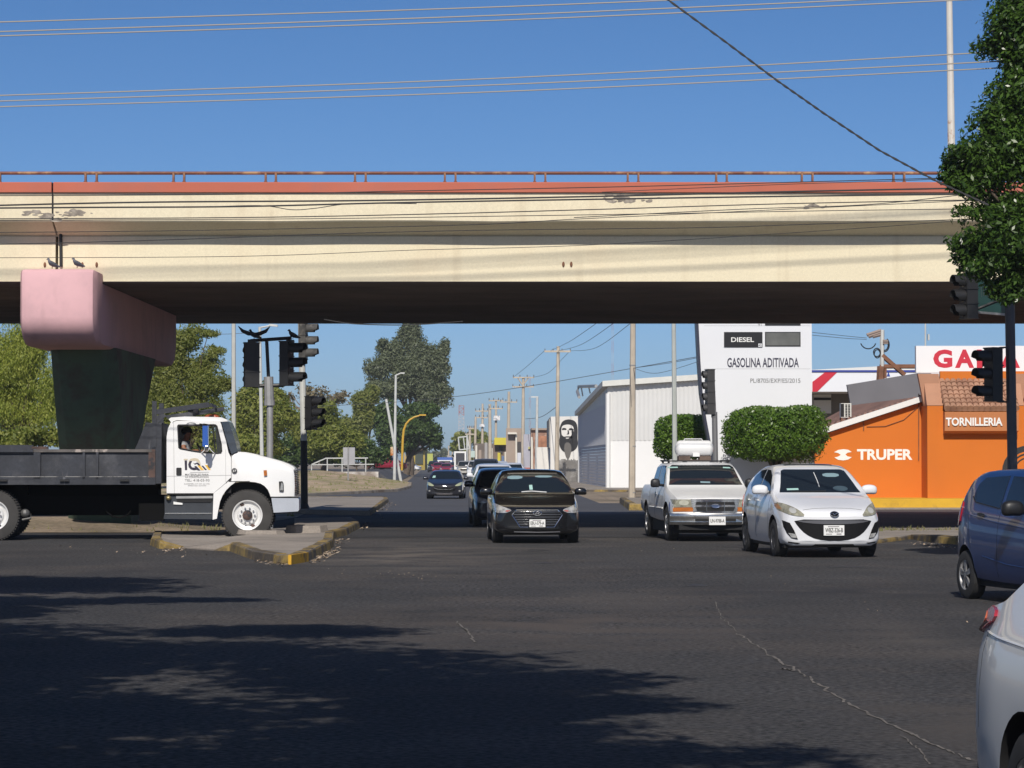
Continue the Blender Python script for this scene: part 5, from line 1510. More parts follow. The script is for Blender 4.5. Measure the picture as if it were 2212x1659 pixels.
for yy in (.35, 1.1, 1.8):
    q = MB(); a = pt(*k6(860, 185), TY + yy); q.ball((a.x, a.y, a.z - .02), .11, .05, .05, 10, 6); part('roof_lamp', q, M('lamp_brown', (.30, .06, .02), .3) if yy < .5 else bpy.data.materials['lamp_brown'], lor)
q = MB(); q.prism(T6([(360, 1015), (350, 560), (375, 430), (430, 430), (445, 600), (470, 800), (640, 830), (640, 1015)]), 'y', TY + .30, TY + .85); part('seat', q, dark, lor)
q = MB(); c_ = pt(*k6(735, 600), TY + .58); t_ = Vector((.5, 0, .86))
ring_ = []
for i in range(21):
    a = 2 * math.pi * i / 20; u = Vector((.6, 0, -.35)).normalized(); ring_.append(c_ + Vector((0, 1, 0)) * .22 * math.cos(a) + (Vector((-.45, 0, .9)).normalized()) * .22 * math.sin(a))
q.tube(ring_, .016, 6, cap=False); q.tube([c_, c_ + Vector((.35, 0, -.4))], .02, 6); part('steering_wheel', q, black_metal, lor)
# wheels
def lorry_wheel(x, y0, sx, rear=False):
    R, o = .515, .14
    cy = y0
    q = MB(); q.lathe([(R * .60, -o), (R * .88, -o * 1.02), (R * .975, -o * .9), (R, -o * .7), (R, o * .7), (R * .975, o * .9), (R * .88, o * 1.02), (R * .60, o), (R * .60, -o)], (x, cy, R), 'y', 40)
    for k in range(56):
        a = 2 * math.pi * k / 56
        for s_ in (-1, 1):
            p = Vector((x + (R + .004) * math.cos(a), cy + s_ * o * .78, R + (R + .004) * math.sin(a)))
            q.obox(p, Vector((-math.sin(a), 0, math.cos(a))) * .014, Vector((0, o * .2, 0)), Vector((math.cos(a), 0, math.sin(a))) * .012)
    ty = part('wheel', q, M('lorry_rubber', (.045, .043, .041), .9, var=.2, scale=6) if 'lorry_rubber' not in bpy.data.materials else bpy.data.materials['lorry_rubber'], lor, smooth=40)
    q = MB(); y = cy + sx * o
    q.lathe([(R * .585, -sx * 0 + 0), (R * .60, sx * .012), (R * .555, sx * .006), (R * .52, -sx * .05), (R * .42, -sx * .07), (R * .36, -sx * .02), (R * .20, -sx * .015)], (x, y, R), 'y', 40, 0)
    q.lathe([(R * .20, -sx * .015), (R * .19, sx * .04), (R * .12, sx * .06), (.001, sx * .065)], (x, y, R), 'y', 20, 1)
    for k in range(10):
        a = 2 * math.pi * k / 10
        q.cyl((x + R * .29 * math.cos(a), y - sx * .02, R + R * .29 * math.sin(a)), (x + R * .29 * math.cos(a), y + sx * .03, R + R * .29 * math.sin(a)), .018, n=6, mi=2)
    for a in (2.05, 5.19):
        q.ball((x + R * .47 * math.cos(a), y - sx * .052, R + R * .47 * math.sin(a)), .045, .012, .032, 10, 5, 1)
    part('rim', q, [M('rim_white', (.66, .66, .65), .4, .1, var=.06, scale=6) if 'rim_white' not in bpy.data.materials else bpy.data.materials['rim_white'], bed_rust, chrome], ty, smooth=35)
wx = pt(*k6(1222, 1305), TY).x
lorry_wheel(wx, TY + .16, -1); lorry_wheel(wx, TY + Wc - .16, 1)
rx = pt(-9, 1116, TY).x
for yy, s_ in ((.15, -1), (.46, -1), (Wc - .46, 1), (Wc - .15, 1)): lorry_wheel(rx, TY + yy, s_)
# chassis, axles, hoses
q = MB()
xa, xb = rx - 2.2, pt(*k6(1700, 0), TY).x
for yy in (.62, Wc - .72): q.box(xa, xb, TY + yy, TY + yy + .1, .62, .92)
q.box(wx - .08, wx + .08, TY + .3, TY + Wc - .3, .42, .56); q.box(rx - .10, rx + .10, TY + .3, TY + Wc - .3, .42, .62); q.ball((rx, TY + Wc / 2, .52), .26, .24, .24, 14, 10)
q.cyl((rx + .2, TY + Wc / 2, .55), (wx - 1.2, TY + Wc / 2, .68), .055, n=10)
q.box(t7(1880, 0)[0], t7(2215, 0)[0], TY + .2, TY + .6, .40, .75)
q.box(rx + .62, t7(2110, 0)[0], TY + .85, TY + Wc - .34, .50, 1.16)
q.box(rx - 2.2, rx + .62, TY + .6, TY + Wc - .6, .72, 1.16)
q.tube([pt(*k6(*p), TY + .5) for p in ((-330, 1250), (-260, 1305), (-170, 1320), (-90, 1290), (-60, 1240))], .02, 6)
part('chassis', q, M('chassis_black', (.006, .006, .006), .95, spec=.1), lor)
q = MB(); p = t7(345, 985); q.ball((p[0], TY + .3, p[1]), .10, .08, .09, 10, 8); q.tube([(t7(300, 1075)[0], TY + .3, t7(300, 1075)[1]), (t7(420, 1050)[0], TY + .3, t7(420, 1050)[1]), (t7(420, 990)[0], TY + .3, t7(420, 990)[1])], .025, 6); part('spring_hanger', q, M('hanger_grey', (.12, .12, .12), .5, .5), lor)
# bed: floor, side with posts and rails, headboard with sloped wing and rack
xl = rx - 2.6
def S7(pts, y0, y1, m, name, parent=None):
    q = MB(); q.prism([t7(*p) for p in pts], 'y', y0, y1); return part(name, q, m, parent or lor)
BY0, BY1 = TY - .06, TY + Wc + .06
q = MB(); q.box(xl, t7(2110, 0)[0], BY0 + .05, BY1 - .05, t7(0, 590)[1], t7(0, 520)[1]); bedf = part('bed_floor', q, bed_m, lor)
q = MB(); q.box(xl, t7(2040, 0)[0], BY0 + .03, BY0 + .06, t7(0, 520)[1], t7(0, 130)[1]); sdw = part('bed_side', q, bed_m, lor)
q = MB(); q.box(xl, t7(2040, 0)[0], BY1 - .06, BY1 - .03, t7(0, 520)[1], t7(0, 130)[1]); part('bed_side', q, bed_m, lor)
q = MB()
q.box(t7(485, 0)[0], t7(2062, 0)[0], BY0 - .03, BY0 + .10, t7(0, 160)[1], t7(0, 122)[1]); part('top_rail', q, bed_edge, sdw)
q = MB(); q.box(xl, t7(2110, 0)[0], BY0 - .025, BY0 + .03, t7(0, 522)[1], t7(0, 492)[1]); q.box(xl, t7(2115, 0)[0], BY0 - .03, BY0 + .05, t7(0, 597)[1], t7(0, 524)[1]); part('bottom_rail', q, bed_m, sdw)
q = MB(); q.box(xl, t7(2030, 0)[0], BY0 - .03, BY0 - .01, t7(0, 493)[1], t7(0, 487)[1]); part('worn_edge', q, M('worn_edge', (.36, .35, .33), .7, col2=(.06, .06, .06), scale=4, lo=.5, hi=.6), sdw)
for (x0, x1) in ((488, 580), (1140, 1172), (1318, 1352), (-600, -520), (-1250, -1170)):
    q = MB(); q.box(t7(x0, 0)[0], t7(x1, 0)[0], BY0 - .025, BY0 + .03, t7(0, 520)[1], t7(0, 160)[1]); part('stake', q, bed_m, sdw)
q = MB(); q.box(t7(2022, 0)[0], t7(2110, 0)[0], BY0 - .028, BY0 + .05, t7(0, 500)[1], t7(0, 122)[1]); part('corner_post', q, bed_rust, sdw)
q = MB(); q.box(xl, t7(482, 0)[0], BY0 - .02, BY0 + .02, t7(0, 175)[1], t7(0, 64)[1]); q.box(xl, t7(482, 0)[0], BY0 - .045, BY0 + .02, t7(0, 160)[1], t7(0, 128)[1]); part('side_board', q, bed_m, sdw)
q = MB(); q.box(t7(462, 0)[0], t7(685, 0)[0], BY0 - .025, BY0 + .03, t7(0, 121)[1], t7(0, 84)[1]); part('rusty_bracket', q, bed_rust, sdw)
for x in (20, 842, 1640): q = MB(); q.box(t7(x, 0)[0], t7(x + 122, 0)[0], BY0 - .09, BY0 - .03, t7(0, 552)[1], t7(0, 526)[1]); part('tie_hook', q, black_metal, sdw)
# headboard and rack over the cab
q = MB(); hx0, hx1 = T6([(205, 0)])[0][0], T6([(272, 0)])[0][0]
q.box(hx0, hx1, BY0, BY1, T6([(0, 940)])[0][1], T6([(0, 262)])[0][1]); hb = part('headboard', q, bed_m, lor)
for y0 in (BY0 + .01, BY1 - .05):
    q = MB(); q.prism(T6([(95, 260), (208, 262), (208, 560), (-25, 556), (0, 505)]), 'y', y0, y0 + .04); part('side_wing', q, bed_m, hb)
for y0 in (BY0 - .01, BY1 - .12):
    q = MB(); q.prism(T6([(165, 20), (214, 20), (214, 540), (165, 540)]), 'y', y0, y0 + .12); part('rack_post', q, bed_m, hb)
for y0, sh in ((BY0, 0), (BY1 - .11, 0)):
    q = MB()
    if y0 == BY0: q.prism(T6([(165, 122), (790, 32), (815, 85), (165, 178)]), 'y', y0, y0 + .11); q.prism(T6([(205, 185), (300, 165), (325, 185), (215, 275)]), 'y', y0 + .01, y0 + .06)
    else: q.prism(T6([(215, 165), (905, 62), (918, 105), (300, 210)]), 'y', y0, y0 + .11)
    part('rack_arm', q, bed_m, hb)
q = MB(); q.prism(T6([(540, 78), (620, 66), (620, 140), (560, 140)]), 'y', BY0 + .11, BY1 - .11); q.prism(T6([(800, 45), (812, 80), (830, 80), (820, 42)]), 'y', BY0 + .1, BY1 - .11); part('rack_crossbar', q, bed_m, hb)

lor.rotation_euler.z = LORRY_TURN; lor.location.x -= .07
# driver: one continuous skinned body, seated, arm on the wheel
def skin_person(name, label, joints, edges, mats, loc, levels=2):
    me = bpy.data.meshes.new(name)
    me.from_pydata([tuple(Vector(j[0]) - Vector(loc)) for j in joints], edges, [])
    ob = bpy.data.objects.new(name, me); C.objects.link(ob)
    md = ob.modifiers.new('skin', 'SKIN'); md.use_smooth_shade = True
    ss = ob.modifiers.new('sub', 'SUBSURF'); ss.levels = levels; ss.render_levels = levels
    bpy.context.view_layer.objects.active = ob
    for i, j in enumerate(joints):
        sv = me.skin_vertices[0].data[i]
        r = j[1] if isinstance(j[1], tuple) else (j[1], j[1])
        sv.radius = r
        sv.use_root = i == 0
    bpy.context.view_layer.update()
    dg = bpy.context.evaluated_depsgraph_get()
    m2 = bpy.data.meshes.new_from_object(ob.evaluated_get(dg))
    bpy.data.objects.remove(ob)
    o = bpy.data.objects.new(name, m2); C.objects.link(o); o.location = loc
    m2.materials.clear()
    for m in mats: m2.materials.append(m)
    return tag(o, label, 'person')
skin = M('skin', (.26, .11, .06), .6)
shirt = M('shirt', (.36, .37, .38), .85)
hair = M('hair', (.01, .009, .008), .8)
trousers = M('trousers', (.03, .035, .06), .9)
YD = TY + .48
def D6(x, y, dy=0): return tuple(pt(*k6(x, y), YD + dy))
J = [(D6(500, 860), (.17, .16)), (D6(500, 720), (.15, .17)), (D6(505, 590), (.15, .19)), (D6(515, 500), (.10, .16)), (D6(530, 462), .058), (D6(545, 425), .065), (D6(556, 385), (.098, .085)), (D6(558, 345), (.09, .08)),   # 0-7 spine, neck, head
     (D6(505, 505, -.19), .07), (D6(498, 545, -.25), .056), (D6(560, 590, -.24), .043), (D6(650, 575, -.12), .036), (D6(690, 578, -.04), .030),      # 8-12 near arm
     (D6(520, 505, .19), .07), (D6(560, 600, .22), .05), (D6(660, 610, .14), .036), (D6(710, 590, .08), .03),                 # 13-16 far arm
     (D6(640, 850, -.12), .09), (D6(760, 880, -.14), .07), (D6(790, 985, -.14), .05), (D6(640, 850, .12), .09), (D6(760, 880, .14), .07), (D6(790, 985, .14), .05)]
E = [(0, 1), (1, 2), (2, 3), (3, 4), (4, 5), (5, 6), (6, 7), (3, 8), (8, 9), (9, 10), (10, 11), (11, 12), (3, 13), (13, 14), (14, 15), (15, 16), (0, 17), (17, 18), (18, 19), (0, 20), (20, 21), (21, 22)]
loc = D6(500, 860)
drv = skin_person('person', 'lorry driver in a grey short sleeved shirt with one hand on the steering wheel', J, E, [shirt, skin, trousers], loc)
ci = [Vector(j[0]) - Vector(loc) for j in J]
for p in drv.data.polygons:
    c_ = p.center
    neck = ci[4].z
    head = c_.z > neck - .01 and abs(c_.y) < .12
    arm = (min((c_ - ci[9].lerp(ci[10], t)).length for t in (.15, .3, .6, 1)) < .085 or min((c_ - ci[10].lerp(ci[12], t)).length for t in (0, .25, .5, .75, 1)) < .08 or min((c_ - ci[14].lerp(ci[16], t)).length for t in (0, .25, .5, .75, 1)) < .08)
    leg = c_.z < ci[0].z + .03 and c_.x > ci[0].x + .12
    p.material_index = 1 if head or arm else 2 if leg else 0
# fingers closed on the wheel, hair
def hand(base, dirx, parent, side):
    q = MB(); b = Vector(base)
    q.ball(tuple(b), .046, .036, .028, 10, 8)
    for k in range(4):
        o = Vector((.02, -.028 + .019 * k, .012)); L_ = (.034, .040, .038, .030)[k]
        p0 = b + o; p1 = p0 + Vector((L_ * .8, 0, .012)); p2 = p1 + Vector((L_ * .35, 0, -.028)); p3 = p2 + Vector((-L_ * .4, 0, -.022))
        q.tube([p0, p1, p2, p3], [.0095, .009, .0085, .007], 7)
    t0 = b + Vector((-.005, side * .034, -.004)); q.tube([t0, t0 + Vector((.022, side * .012, -.014)), t0 + Vector((.045, side * .002, -.03))], [.011, .010, .008], 7)
    return part('hand', q, skin, parent)
for o_, sgn in ((12, 1), (16, -1)):
    q = hand(Vector(J[o_][0]) + Vector((.03, 0, 0)), 1, drv, sgn)
q = MB(); hc = Vector(J[6][0])
q.ball((hc.x - .025, hc.y, hc.z + .055), .118, .095, .095, 16, 10); part('hair', q, hair, drv, smooth=60)
q = MB(); q.tube([hc + Vector((.085, 0, .03)), hc + Vector((.118, 0, -.015)), hc + Vector((.095, 0, -.03))], [.012, .018, .010], 6)
q.ball((hc.x + .09, hc.y, hc.z - .065), .018, .028, .012, 8, 6)
for s_ in (-1, 1): q.ball((hc.x - .005, hc.y + s_ * .088, hc.z - .01), .022, .012, .034, 8, 6)
part('face', q, skin, drv, smooth=60)
q = MB(); [q.ball((hc.x + .088, hc.y + s_ * .032, hc.z + .018), .010, .014, .009, 8, 6) for s_ in (-1, 1)]; part('eye', q, ink, drv)
# ------------------------------------------------------------------ traffic lights
head_m = M('signal_black', (.014, .014, .015), .5, var=.2, scale=4)
head_dusty = M('signal_dusty', (.05, .048, .045), .7, var=.5, scale=7, col2=(.16, .145, .125), lo=.55, hi=.7)
lens_m = M('lens_dark', (.03, .02, .02), .25)
def signal_head(parent, c, yaw, w, h, n=3, mat=head_m, vmat=None, visor=.30, body_d=.22):
    """body on the local +y side, visors poke out along the direction given by yaw (0 = towards -y)"""
    c = Vector(c); a = math.radians(yaw)
    f = Vector((math.sin(a), -math.cos(a), 0)); r = Vector((math.cos(a), math.sin(a), 0)); u = Vector((0, 0, 1))
    q = MB(); q.obox(c, r * w / 2, -f * body_d / 2, u * h / 2)
    for k in range(n + 1):
        z = c.z - h / 2 + h * k / n
        q.obox(Vector((c.x, c.y, z)), r * (w / 2 + .018), -f * (body_d / 2 + .012), u * .012)
    hd = part('signal_head', q, mat, parent)
    R = min(w, h / n) * .45
    for k in range(n):
        cc = c + u * (h / 2 - h * (k + .5) / n)
        q = MB()
        N_ = 15
        ring = []
        for i in range(N_):
            an = math.radians(-40 + 260 * i / (N_ - 1))
            ring.append((math.cos(an), math.sin(an)))
        vs = []
        for (d, rad) in ((body_d / 2, R), (body_d / 2 + visor, R * .98), (body_d / 2 + visor, R * .92), (body_d / 2, R * .93)):
            for i, (x, y) in enumerate(ring):
                dd = d if d < body_d / 2 + .01 else d - (.10 * visor / .3 if y < -.2 else 0)
                vs.append(cc + f * dd + r * rad * x + u * rad * y)
        for j in range(3):
            for i in range(N_ - 1): q.f.append((j * N_ + i, j * N_ + i + 1, (j + 1) * N_ + i + 1, (j + 1) * N_ + i)); q.m.append(0)
        q.v += [tuple(p) for p in vs]
        part('visor', q, vmat or mat, hd, smooth=40)
        q = MB(); n2 = 16
        q.add([cc + f * (body_d / 2 + .006) + r * R * .9 * math.cos(2 * math.pi * i / n2) + u * R * .9 * math.sin(2 * math.pi * i / n2) for i in range(n2)], [tuple(range(n2))])
        part('lens', q, lens_m, hd)
    return hd
# two-headed mast behind the bonnet of the lorry
Ym = 63.4
m_ = thing('traffic_light', 'grey mast with two black signal heads on a T bar above the lorry bonnet', 'traffic light', tuple(gp(583, 1160)[:2]) + (0,))
m_.location = (pt(583, 1100, Ym).x, Ym, 0)
q = MB(); q.tube([pt(583, 1153, Ym), pt(583, 870, Ym)], .075, 10); part('pole', q, grey_metal, m_)
q = MB(); q.tube([pt(582, 872, Ym), pt(580, 814, Ym)], .11, 10); q.tube([pt(582, 876, Ym), pt(582, 864, Ym)], .125, 10); part('collar', q, grey_metal, m_)
q = MB(); q.tube([pt(580, 816, Ym), pt(576, 735, Ym)], .04, 8); q.tube([pt(541, 736, Ym), pt(630, 730, Ym)], .04, 8); q.tube([pt(545, 834, Ym), pt(612, 832, Ym), pt(617, 829, Ym)], .045, 8)
q.obox(pt(544, 739, Ym), (.09, 0, 0), (0, .06, 0), (0, 0, .06)); q.obox(pt(627, 739, Ym), (.09, 0, 0), (0, .06, 0), (0, 0, .05))
part('arm', q, black_metal, m_)
a = pt(543.5, 788, Ym); signal_head(m_, a, 195, .33, 1.0)
a = pt(619, 785, Ym + .02); signal_head(m_, a, 68, .30, 1.0, visor=.36)
# tall pole with heads on both sides, pale above; black below is bridge shade put into the colour
Yn = 86.2
m_ = thing('traffic_light', 'tall pole pale above and blackened below for the bridge shade with signal heads facing right by the truck nose', 'traffic light', (pt(657, 1098, Yn).x, Yn, 0))
q = MB(); q.tube([pt(656.5, 952, Yn), pt(650, 690, Yn)], .10, 10); part('pole', q, pale_pole, m_)
q = MB(); q.tube([pt(658.5, 1124, Yn), pt(657.5, 1088, Yn), pt(656.5, 952, Yn)], [.30, .112, .106], 12); part('pole_shaded', q, black_metal, m_)
a = pt(643.5, 726, Yn - .3); a = pt(650, 737, Yn - .1)
signal_head(m_, (a.x + .07, Yn - .1, a.z), 82, .35, 1.14, mat=head_dusty, vmat=head_dusty, visor=.36)
a = pt(650, 682, Yn - .1)
a = pt(672, 892, Yn - .15); signal_head(m_, a, 62, .38, 1.02, visor=.35)
q = MB(); q.tube([pt(655, 858, Yn), pt(676, 857, Yn - .15)], .03, 6); q.tube([pt(655, 928, Yn), pt(672, 928, Yn - .15)], .03, 6); q.tube([pt(651, 760, Yn), pt(655, 760, Yn)], .1, 6); part('arm', q, black_metal, m_)
# grey four-lamp head beside the totem
Yr = 90.5
m_ = thing('traffic_light', 'slim grey post with a four lamp signal head seen edge on before the totem', 'traffic light', (pt(1545, 1130, Yr).x, Yr, 0))
q = MB(); q.tube([pt(1547, 1104, Yr), pt(1543.5, 893, Yr)], .092, 10); q.tube([pt(1543.5, 895, Yr), pt(1539, 797, Yr)], .06, 8); q.tube([pt(1543, 902, Yr), pt(1543, 890, Yr)], .10, 8); part('pole', q, M('post_grey', (.20, .20, .21), .5, .3), m_)
a = pt(1533.5, 846.5, Yr); hd_ = signal_head(m_, a, -78, .32, 1.45, 4, visor=.13, body_d=.25, mat=M('signal_grey', (.045, .045, .048), .5))
# near right pole: two heads and a street name sign
Yp = 50.0
m_ = thing('traffic_light', 'dark right hand pole under the tree with signal heads reaching left', 'traffic light', (pt(2187, 1200, Yp).x, Yp, 0))
q = MB(); q.tube([pt(2190, 1190, Yp), pt(2181, 640, Yp)], .09, 12); q.tube([pt(2181, 640, Yp), pt(2179, 560, Yp)], .06, 8); part('pole', q, M('pole_dark', (.075, .075, .085), .5, .3, var=.15), m_)
q = MB(); q.tube([pt(2182, 750, Yp), pt(2160, 751, Yp), pt(2152, 756, Yp - .1)], .018, 6); q.tube([pt(2184, 868, Yp), pt(2156, 868, Yp), pt(2150, 864, Yp - .1)], .018, 6)
q.tube([pt(2180, 640, Yp), pt(2110, 668, Yp - .05)], .03, 6); part('arm', q, black_metal, m_)
a = pt(2146, 809, Yp - .1); signal_head(m_, a, -62, .26, .95, visor=.30, vmat=head_m)
a = pt(2093, 640, Yp); signal_head(m_, a, -70, .28, .80, visor=.22)
sg = MB(); p0, p1 = pt(2097, 645, Yp - .1), pt(2172, 612, Yp + .9)
d = Vector((p1.x - p0.x, p1.y - p0.y, 0)); ln = d.length; d.normalize(); nr = Vector((d.y, -d.x, 0))
cz = (pt(2100, 604, Yp).z + pt(2100, 678, Yp).z) / 2 + .04; hh = (pt(2100, 604, Yp).z - pt(2100, 690, Yp).z) / 2
cc = Vector(((p0.x + p1.x) / 2, (p0.y + p1.y) / 2, cz))
sg.obox(cc, d * ln / 2, nr * .015, Vector((0, 0, hh * .85)))
sgn = part('street_sign', sg, M('sign_green', (.015, .07, .06), .5), m_)
q = MB(); q.obox(cc - Vector((0, 0, hh * .88)), d * ln / 2, nr * .03, Vector((0, 0, .02))); part('sign_rail', q, grey_metal, sgn)
tm = MB(); rr_ = random.Random(4)
for k in range(13):      # the faded white letters are too oblique to read: upright strokes only
    if k in (2, 7): continue
    x_ = ln * .8 * k / 13; tm.box(x_, x_ + ln * .022, 0, .003, rr_.uniform(0, .08) * hh, hh * rr_.uniform(.5, .6))
tm.v = [tuple(cc - d * ln * .42 + d * v[0] + nr * .019 + Vector((0, 0, v[2] - hh * .1))) for v in tm.v]
part('lettering', tm, M('faded_white', (.14, .16, .16), .7), sgn)

# ------------------------------------------------------------------ lamp posts, poles, signs on the left
def lamp_post(label, xb, yb, xt, yt, Y, arm=None, lower=None, r=.07, mat=None, group=None):
    o = thing('street_lamp', label, 'street lamp', (pt(xb, yb, Y).x, Y, pt(xb, yb, Y).z if pt(xb, yb, Y).z > 0 else 0), group=group)
    mat = mat or pale_pole
    q = MB()
    if lower:
        t = (lower - yb) / (yt - yb); xm = xb + (xt - xb) * t
        q.tube([pt(xm, lower, Y), pt(xt, yt, Y)], [r * .95, r * .8], 8); part('pole', q, mat, o)
        q = MB(); q.tube([pt(xb, yb, Y), pt(xm, lower, Y)], [r * 1.1, r], 8); part('pole_shaded', q, black_metal, o)  # lower length black: the overpass shadow is put into its colour
    else:
        q.tube([pt(xb, yb, Y), pt(xt, yt, Y)], [r * 1.1, r * .75], 8); part('pole', q, mat, o)
    if arm:
        q = MB(); q.tube([pt(x, y, Y) for x, y in arm[:-1]], r * .5, 6); part('arm', q, mat, o)
        q = MB(); q.obox((Vector(pt(*arm[-2], Y)) + Vector(pt(*arm[-1], Y))) / 2, (Vector(pt(*arm[-1], Y)) - Vector(pt(*arm[-2], Y))) / 2, (0, .12, 0), (0, 0, .05)); part('lamp', q, mat, o)
    return o
lamp_post('white pole behind the lorry cab, blackened below for the bridge shade', 505, 1108, 504.5, 500, 86, lower=945, r=.075)
o = lamp_post('slim white lamp post with a short arm behind the two signal heads', 567, 1070, 561, 706, 128, arm=[(561, 708), (580, 704.5), (583, 702), (600, 704)], r=.09)
lamp_post('thin pale pole by the gas tank in front of the warehouse wall', 1459, 1115, 1454, 560, 92, r=.085, mat=M('pole_green', (.50, .53, .50), .5, .2, var=.08))
o = lamp_post('tall white lamp post beside the leaning pole on the grass bank', 852, 1045, 855, 810, 205, arm=[(855, 811), (866, 806), (867, 806), (874, 806)], r=.11)
q = MB(); q.tube([pt(866, 1040, 206), pt(834, 862, 206)], [.115, .095], 8)
solo('leaning_pole', q, pale_pole, 'white pole leaning left across the lamp post on the grass bank', 'pole', tuple(pt(866, 1040, 206)))
yl = M('lamp_yellow', (.55, .33, .03), .5, var=.15, scale=1.5, col2=(.3, .14, .04), lo=.58, hi=.64)
Yy = 285
o = thing('street_lamp', 'yellow street lamp with a curved neck in front of the dark trees', 'street lamp', (pt(868, 1012, Yy).x, Yy, 0))
q = MB(); q.tube([pt(x, y, Yy) for x, y in ((868, 1016), (870, 950), (872, 930), (877, 916), (885, 907), (895, 901), (906, 898))], [.13, .125, .12, .11, .10, .09, .08], 8); part('pole', q, yl, o)
q = MB(); q.obox(pt(913, 896.5, Yy), (.35, 0, 0), (0, .15, 0), (0, 0, .07)); part('lamp', q, yl, o)
o = thing('road_sign', 'grey back of a road sign on a thin post in the dry grass', 'road sign', (pt(752, 1053, 172).x, 172, .3))
q = MB(); q.tube([pt(752, 1054, 172), pt(752, 966, 172)], .045, 6); part('post', q, grey_metal, o)
q = MB(); a, b = pt(741, 1003, 172), pt(766.5, 966.5, 172); q.box(a.x, b.x, 172.06, 172.1, a.z, b.z); part('panel', q, M('sign_back', (.36, .36, .38), .5, .3, var=.08), o)
o = thing('rusty_sign', 'small rusty orange sign board fixed behind the white poles', 'sign', (pt(852, 980, 207).x, 207, pt(852, 980, 207).z))
q = MB(); a, b = pt(844, 984, 207), pt(859, 965.5, 207); q.box(a.x, b.x, 206.6, 206.7, a.z, b.z); part('board', q, M('rust_board', (.60, .45, .28), .8, col2=(.42, .14, .03), scale=1.2, lo=.46, hi=.56), o)
q = MB(); q.cyl((a.x + .3, 206.65, 0.4), (a.x + .3, 206.65, a.z), .05, n=6); part('post', q, pale_pole, o)
o = thing('street_lamp', 'white lamp post with a short arm near the painted mural wall', 'street lamp', (pt(1159, 1030, 235).x, 235, 0))
q = MB(); q.tube([pt(1158.5, 1038, 235), pt(1160.5, 858, 235)], [.14, .10], 8); part('pole', q, pale_pole, o)
q = MB(); q.obox(pt(1155, 857.5, 235), (.30, 0, 0), (0, .1, 0), (0, 0, .05)); part('lamp', q, pale_pole, o)
q = MB(); z0 = 6.9
q.tube([(pt(2055.5, 330, 70).x, 70, z0), pt(2055.5, 330, 70), pt(2050, -40, 70)], [.10, .095, .075], 10)
solo('lamp_pole', q, M('pole_rusty_white', (.52, .50, .47), .6, var=.1, scale=1.2, col2=(.30, .14, .07), lo=.56, hi=.62), 'pale pole with rust streaks standing on the overpass deck beside the tree', 'pole', (pt(2055.5, 330, 70).x, 70, z0))

# ------------------------------------------------------------------ utility poles down the right side
def utility_pole(label, xb, yb, xt, yt, Y, r=.14, arms=(), mat=None, braces=(), box=None, group='concrete utility poles along the far street'):
    o = thing('utility_pole', label, 'utility pole', (pt(xb, yb, Y).x, Y, 0), group=group)
    q = MB(); b = pt(xb, yb, Y); q.tube([(b.x, Y, 0), pt(xt, yt, Y)], [r * 1.15, r * .75], 8); part('pole', q, mat or concrete_pole, o)
    for (x0, x1, y) in arms:
        q = MB(); a, c_ = pt(x0, y, Y - .15), pt(x1, y, Y - .15); q.beam(a, c_, .10 * max(1, Y / 300), .13 * max(1, Y / 300)); ar = part('crossarm', q, mat or concrete_pole, o)
        k = Y / 6000
        for t in (.02, .33, .67, .98):
            q = MB(); p = Vector(a).lerp(Vector(c_), t); q.cyl(p, p + Vector((0, 0, 6 * k)), 1.1 * k, .7 * k, 6)
            part('insulator', q, M('insulator', (.10, .085, .08), .4) if 'insulator' not in bpy.data.materials else bpy.data.materials['insulator'], ar)
    if braces:
        q = MB(); [q.tube([pt(a, b_, Y - .1), pt(c_, d_, Y - .1)], .06, 5) for a, b_, c_, d_ in braces]; part('brace', q, mat or concrete_pole, o)
    if box:
        q = MB(); a, c_ = pt(box[0], box[3], Y - .3), pt(box[2], box[1], Y - .3); q.box(a.x, c_.x, Y - .5, Y - .3, a.z, c_.z); part('notice_board', q, M('board_pale', (.70, .70, .70), .6, col2=(.35, .35, .38), scale=2.2, lo=.52, hi=.56) if 'board_pale' not in bpy.data.materials else bpy.data.materials['board_pale'], o)
    return o
o = utility_pole('stout beige concrete pole on a yellow kerb beside the white pickup', 1365, 1084, 1368.5, 500, 114, .125, group=None)
q = MB()
for y in (1065, 965, 790): q.tube([pt(1366.5, y, 114), pt(1366.5, y - 2, 114)], .135, 8)
part('band', q, grey_metal, o)
utility_pole('tall concrete pole with one crossarm in front of the black and white mural', 1202.5, 1045, 1206, 748, 196, .15, [(1176, 1233, 759)])
utility_pole('concrete pole with a wide two level crossarm and V braces left of the mural', 1129, 1040, 1130.5, 816, 262, .17, [(1108, 1154, 815.5), (1107, 1153, 835.5)], braces=((1119, 817, 1128, 831), (1141, 817, 1132, 829)))
utility_pole('concrete pole rising behind the yellow shop sign with one crossarm', 1097, 1022, 1099.5, 846, 320, .20, [(1081, 1117, 868.5)])
utility_pole('concrete pole with a white notice box and a high crossarm', 1071, 1018, 1071.5, 863, 350, .17, [(1056, 1087, 865.5)], box=(1066, 898, 1080, 908))
utility_pole('stout pole with a crossarm to the right behind the shop row', 1059, 1016, 1058, 873, 345, .23, [(1056.5, 1086, 882.5)])
utility_pole('pole with two crossarms and a small white board below them', 1041.5, 1012, 1042.5, 872, 430, .20, [(1027, 1054, 888), (1027, 1053, 902)], box=(1036, 916, 1047, 922))
utility_pole('plain yellowish pole left of the two armed pole', 1025.5, 1010, 1027.5, 900, 400, .20)
utility_pole('far pole with two small crossarms beside the empty sign frame', 1014.5, 1008, 1015, 921, 420, .22, [(1010, 1024, 925.5), (1005, 1025, 938)])
utility_pole('thin far pole nearest the street vanishing point', 977, 1004, 977.5, 958, 640, .2)
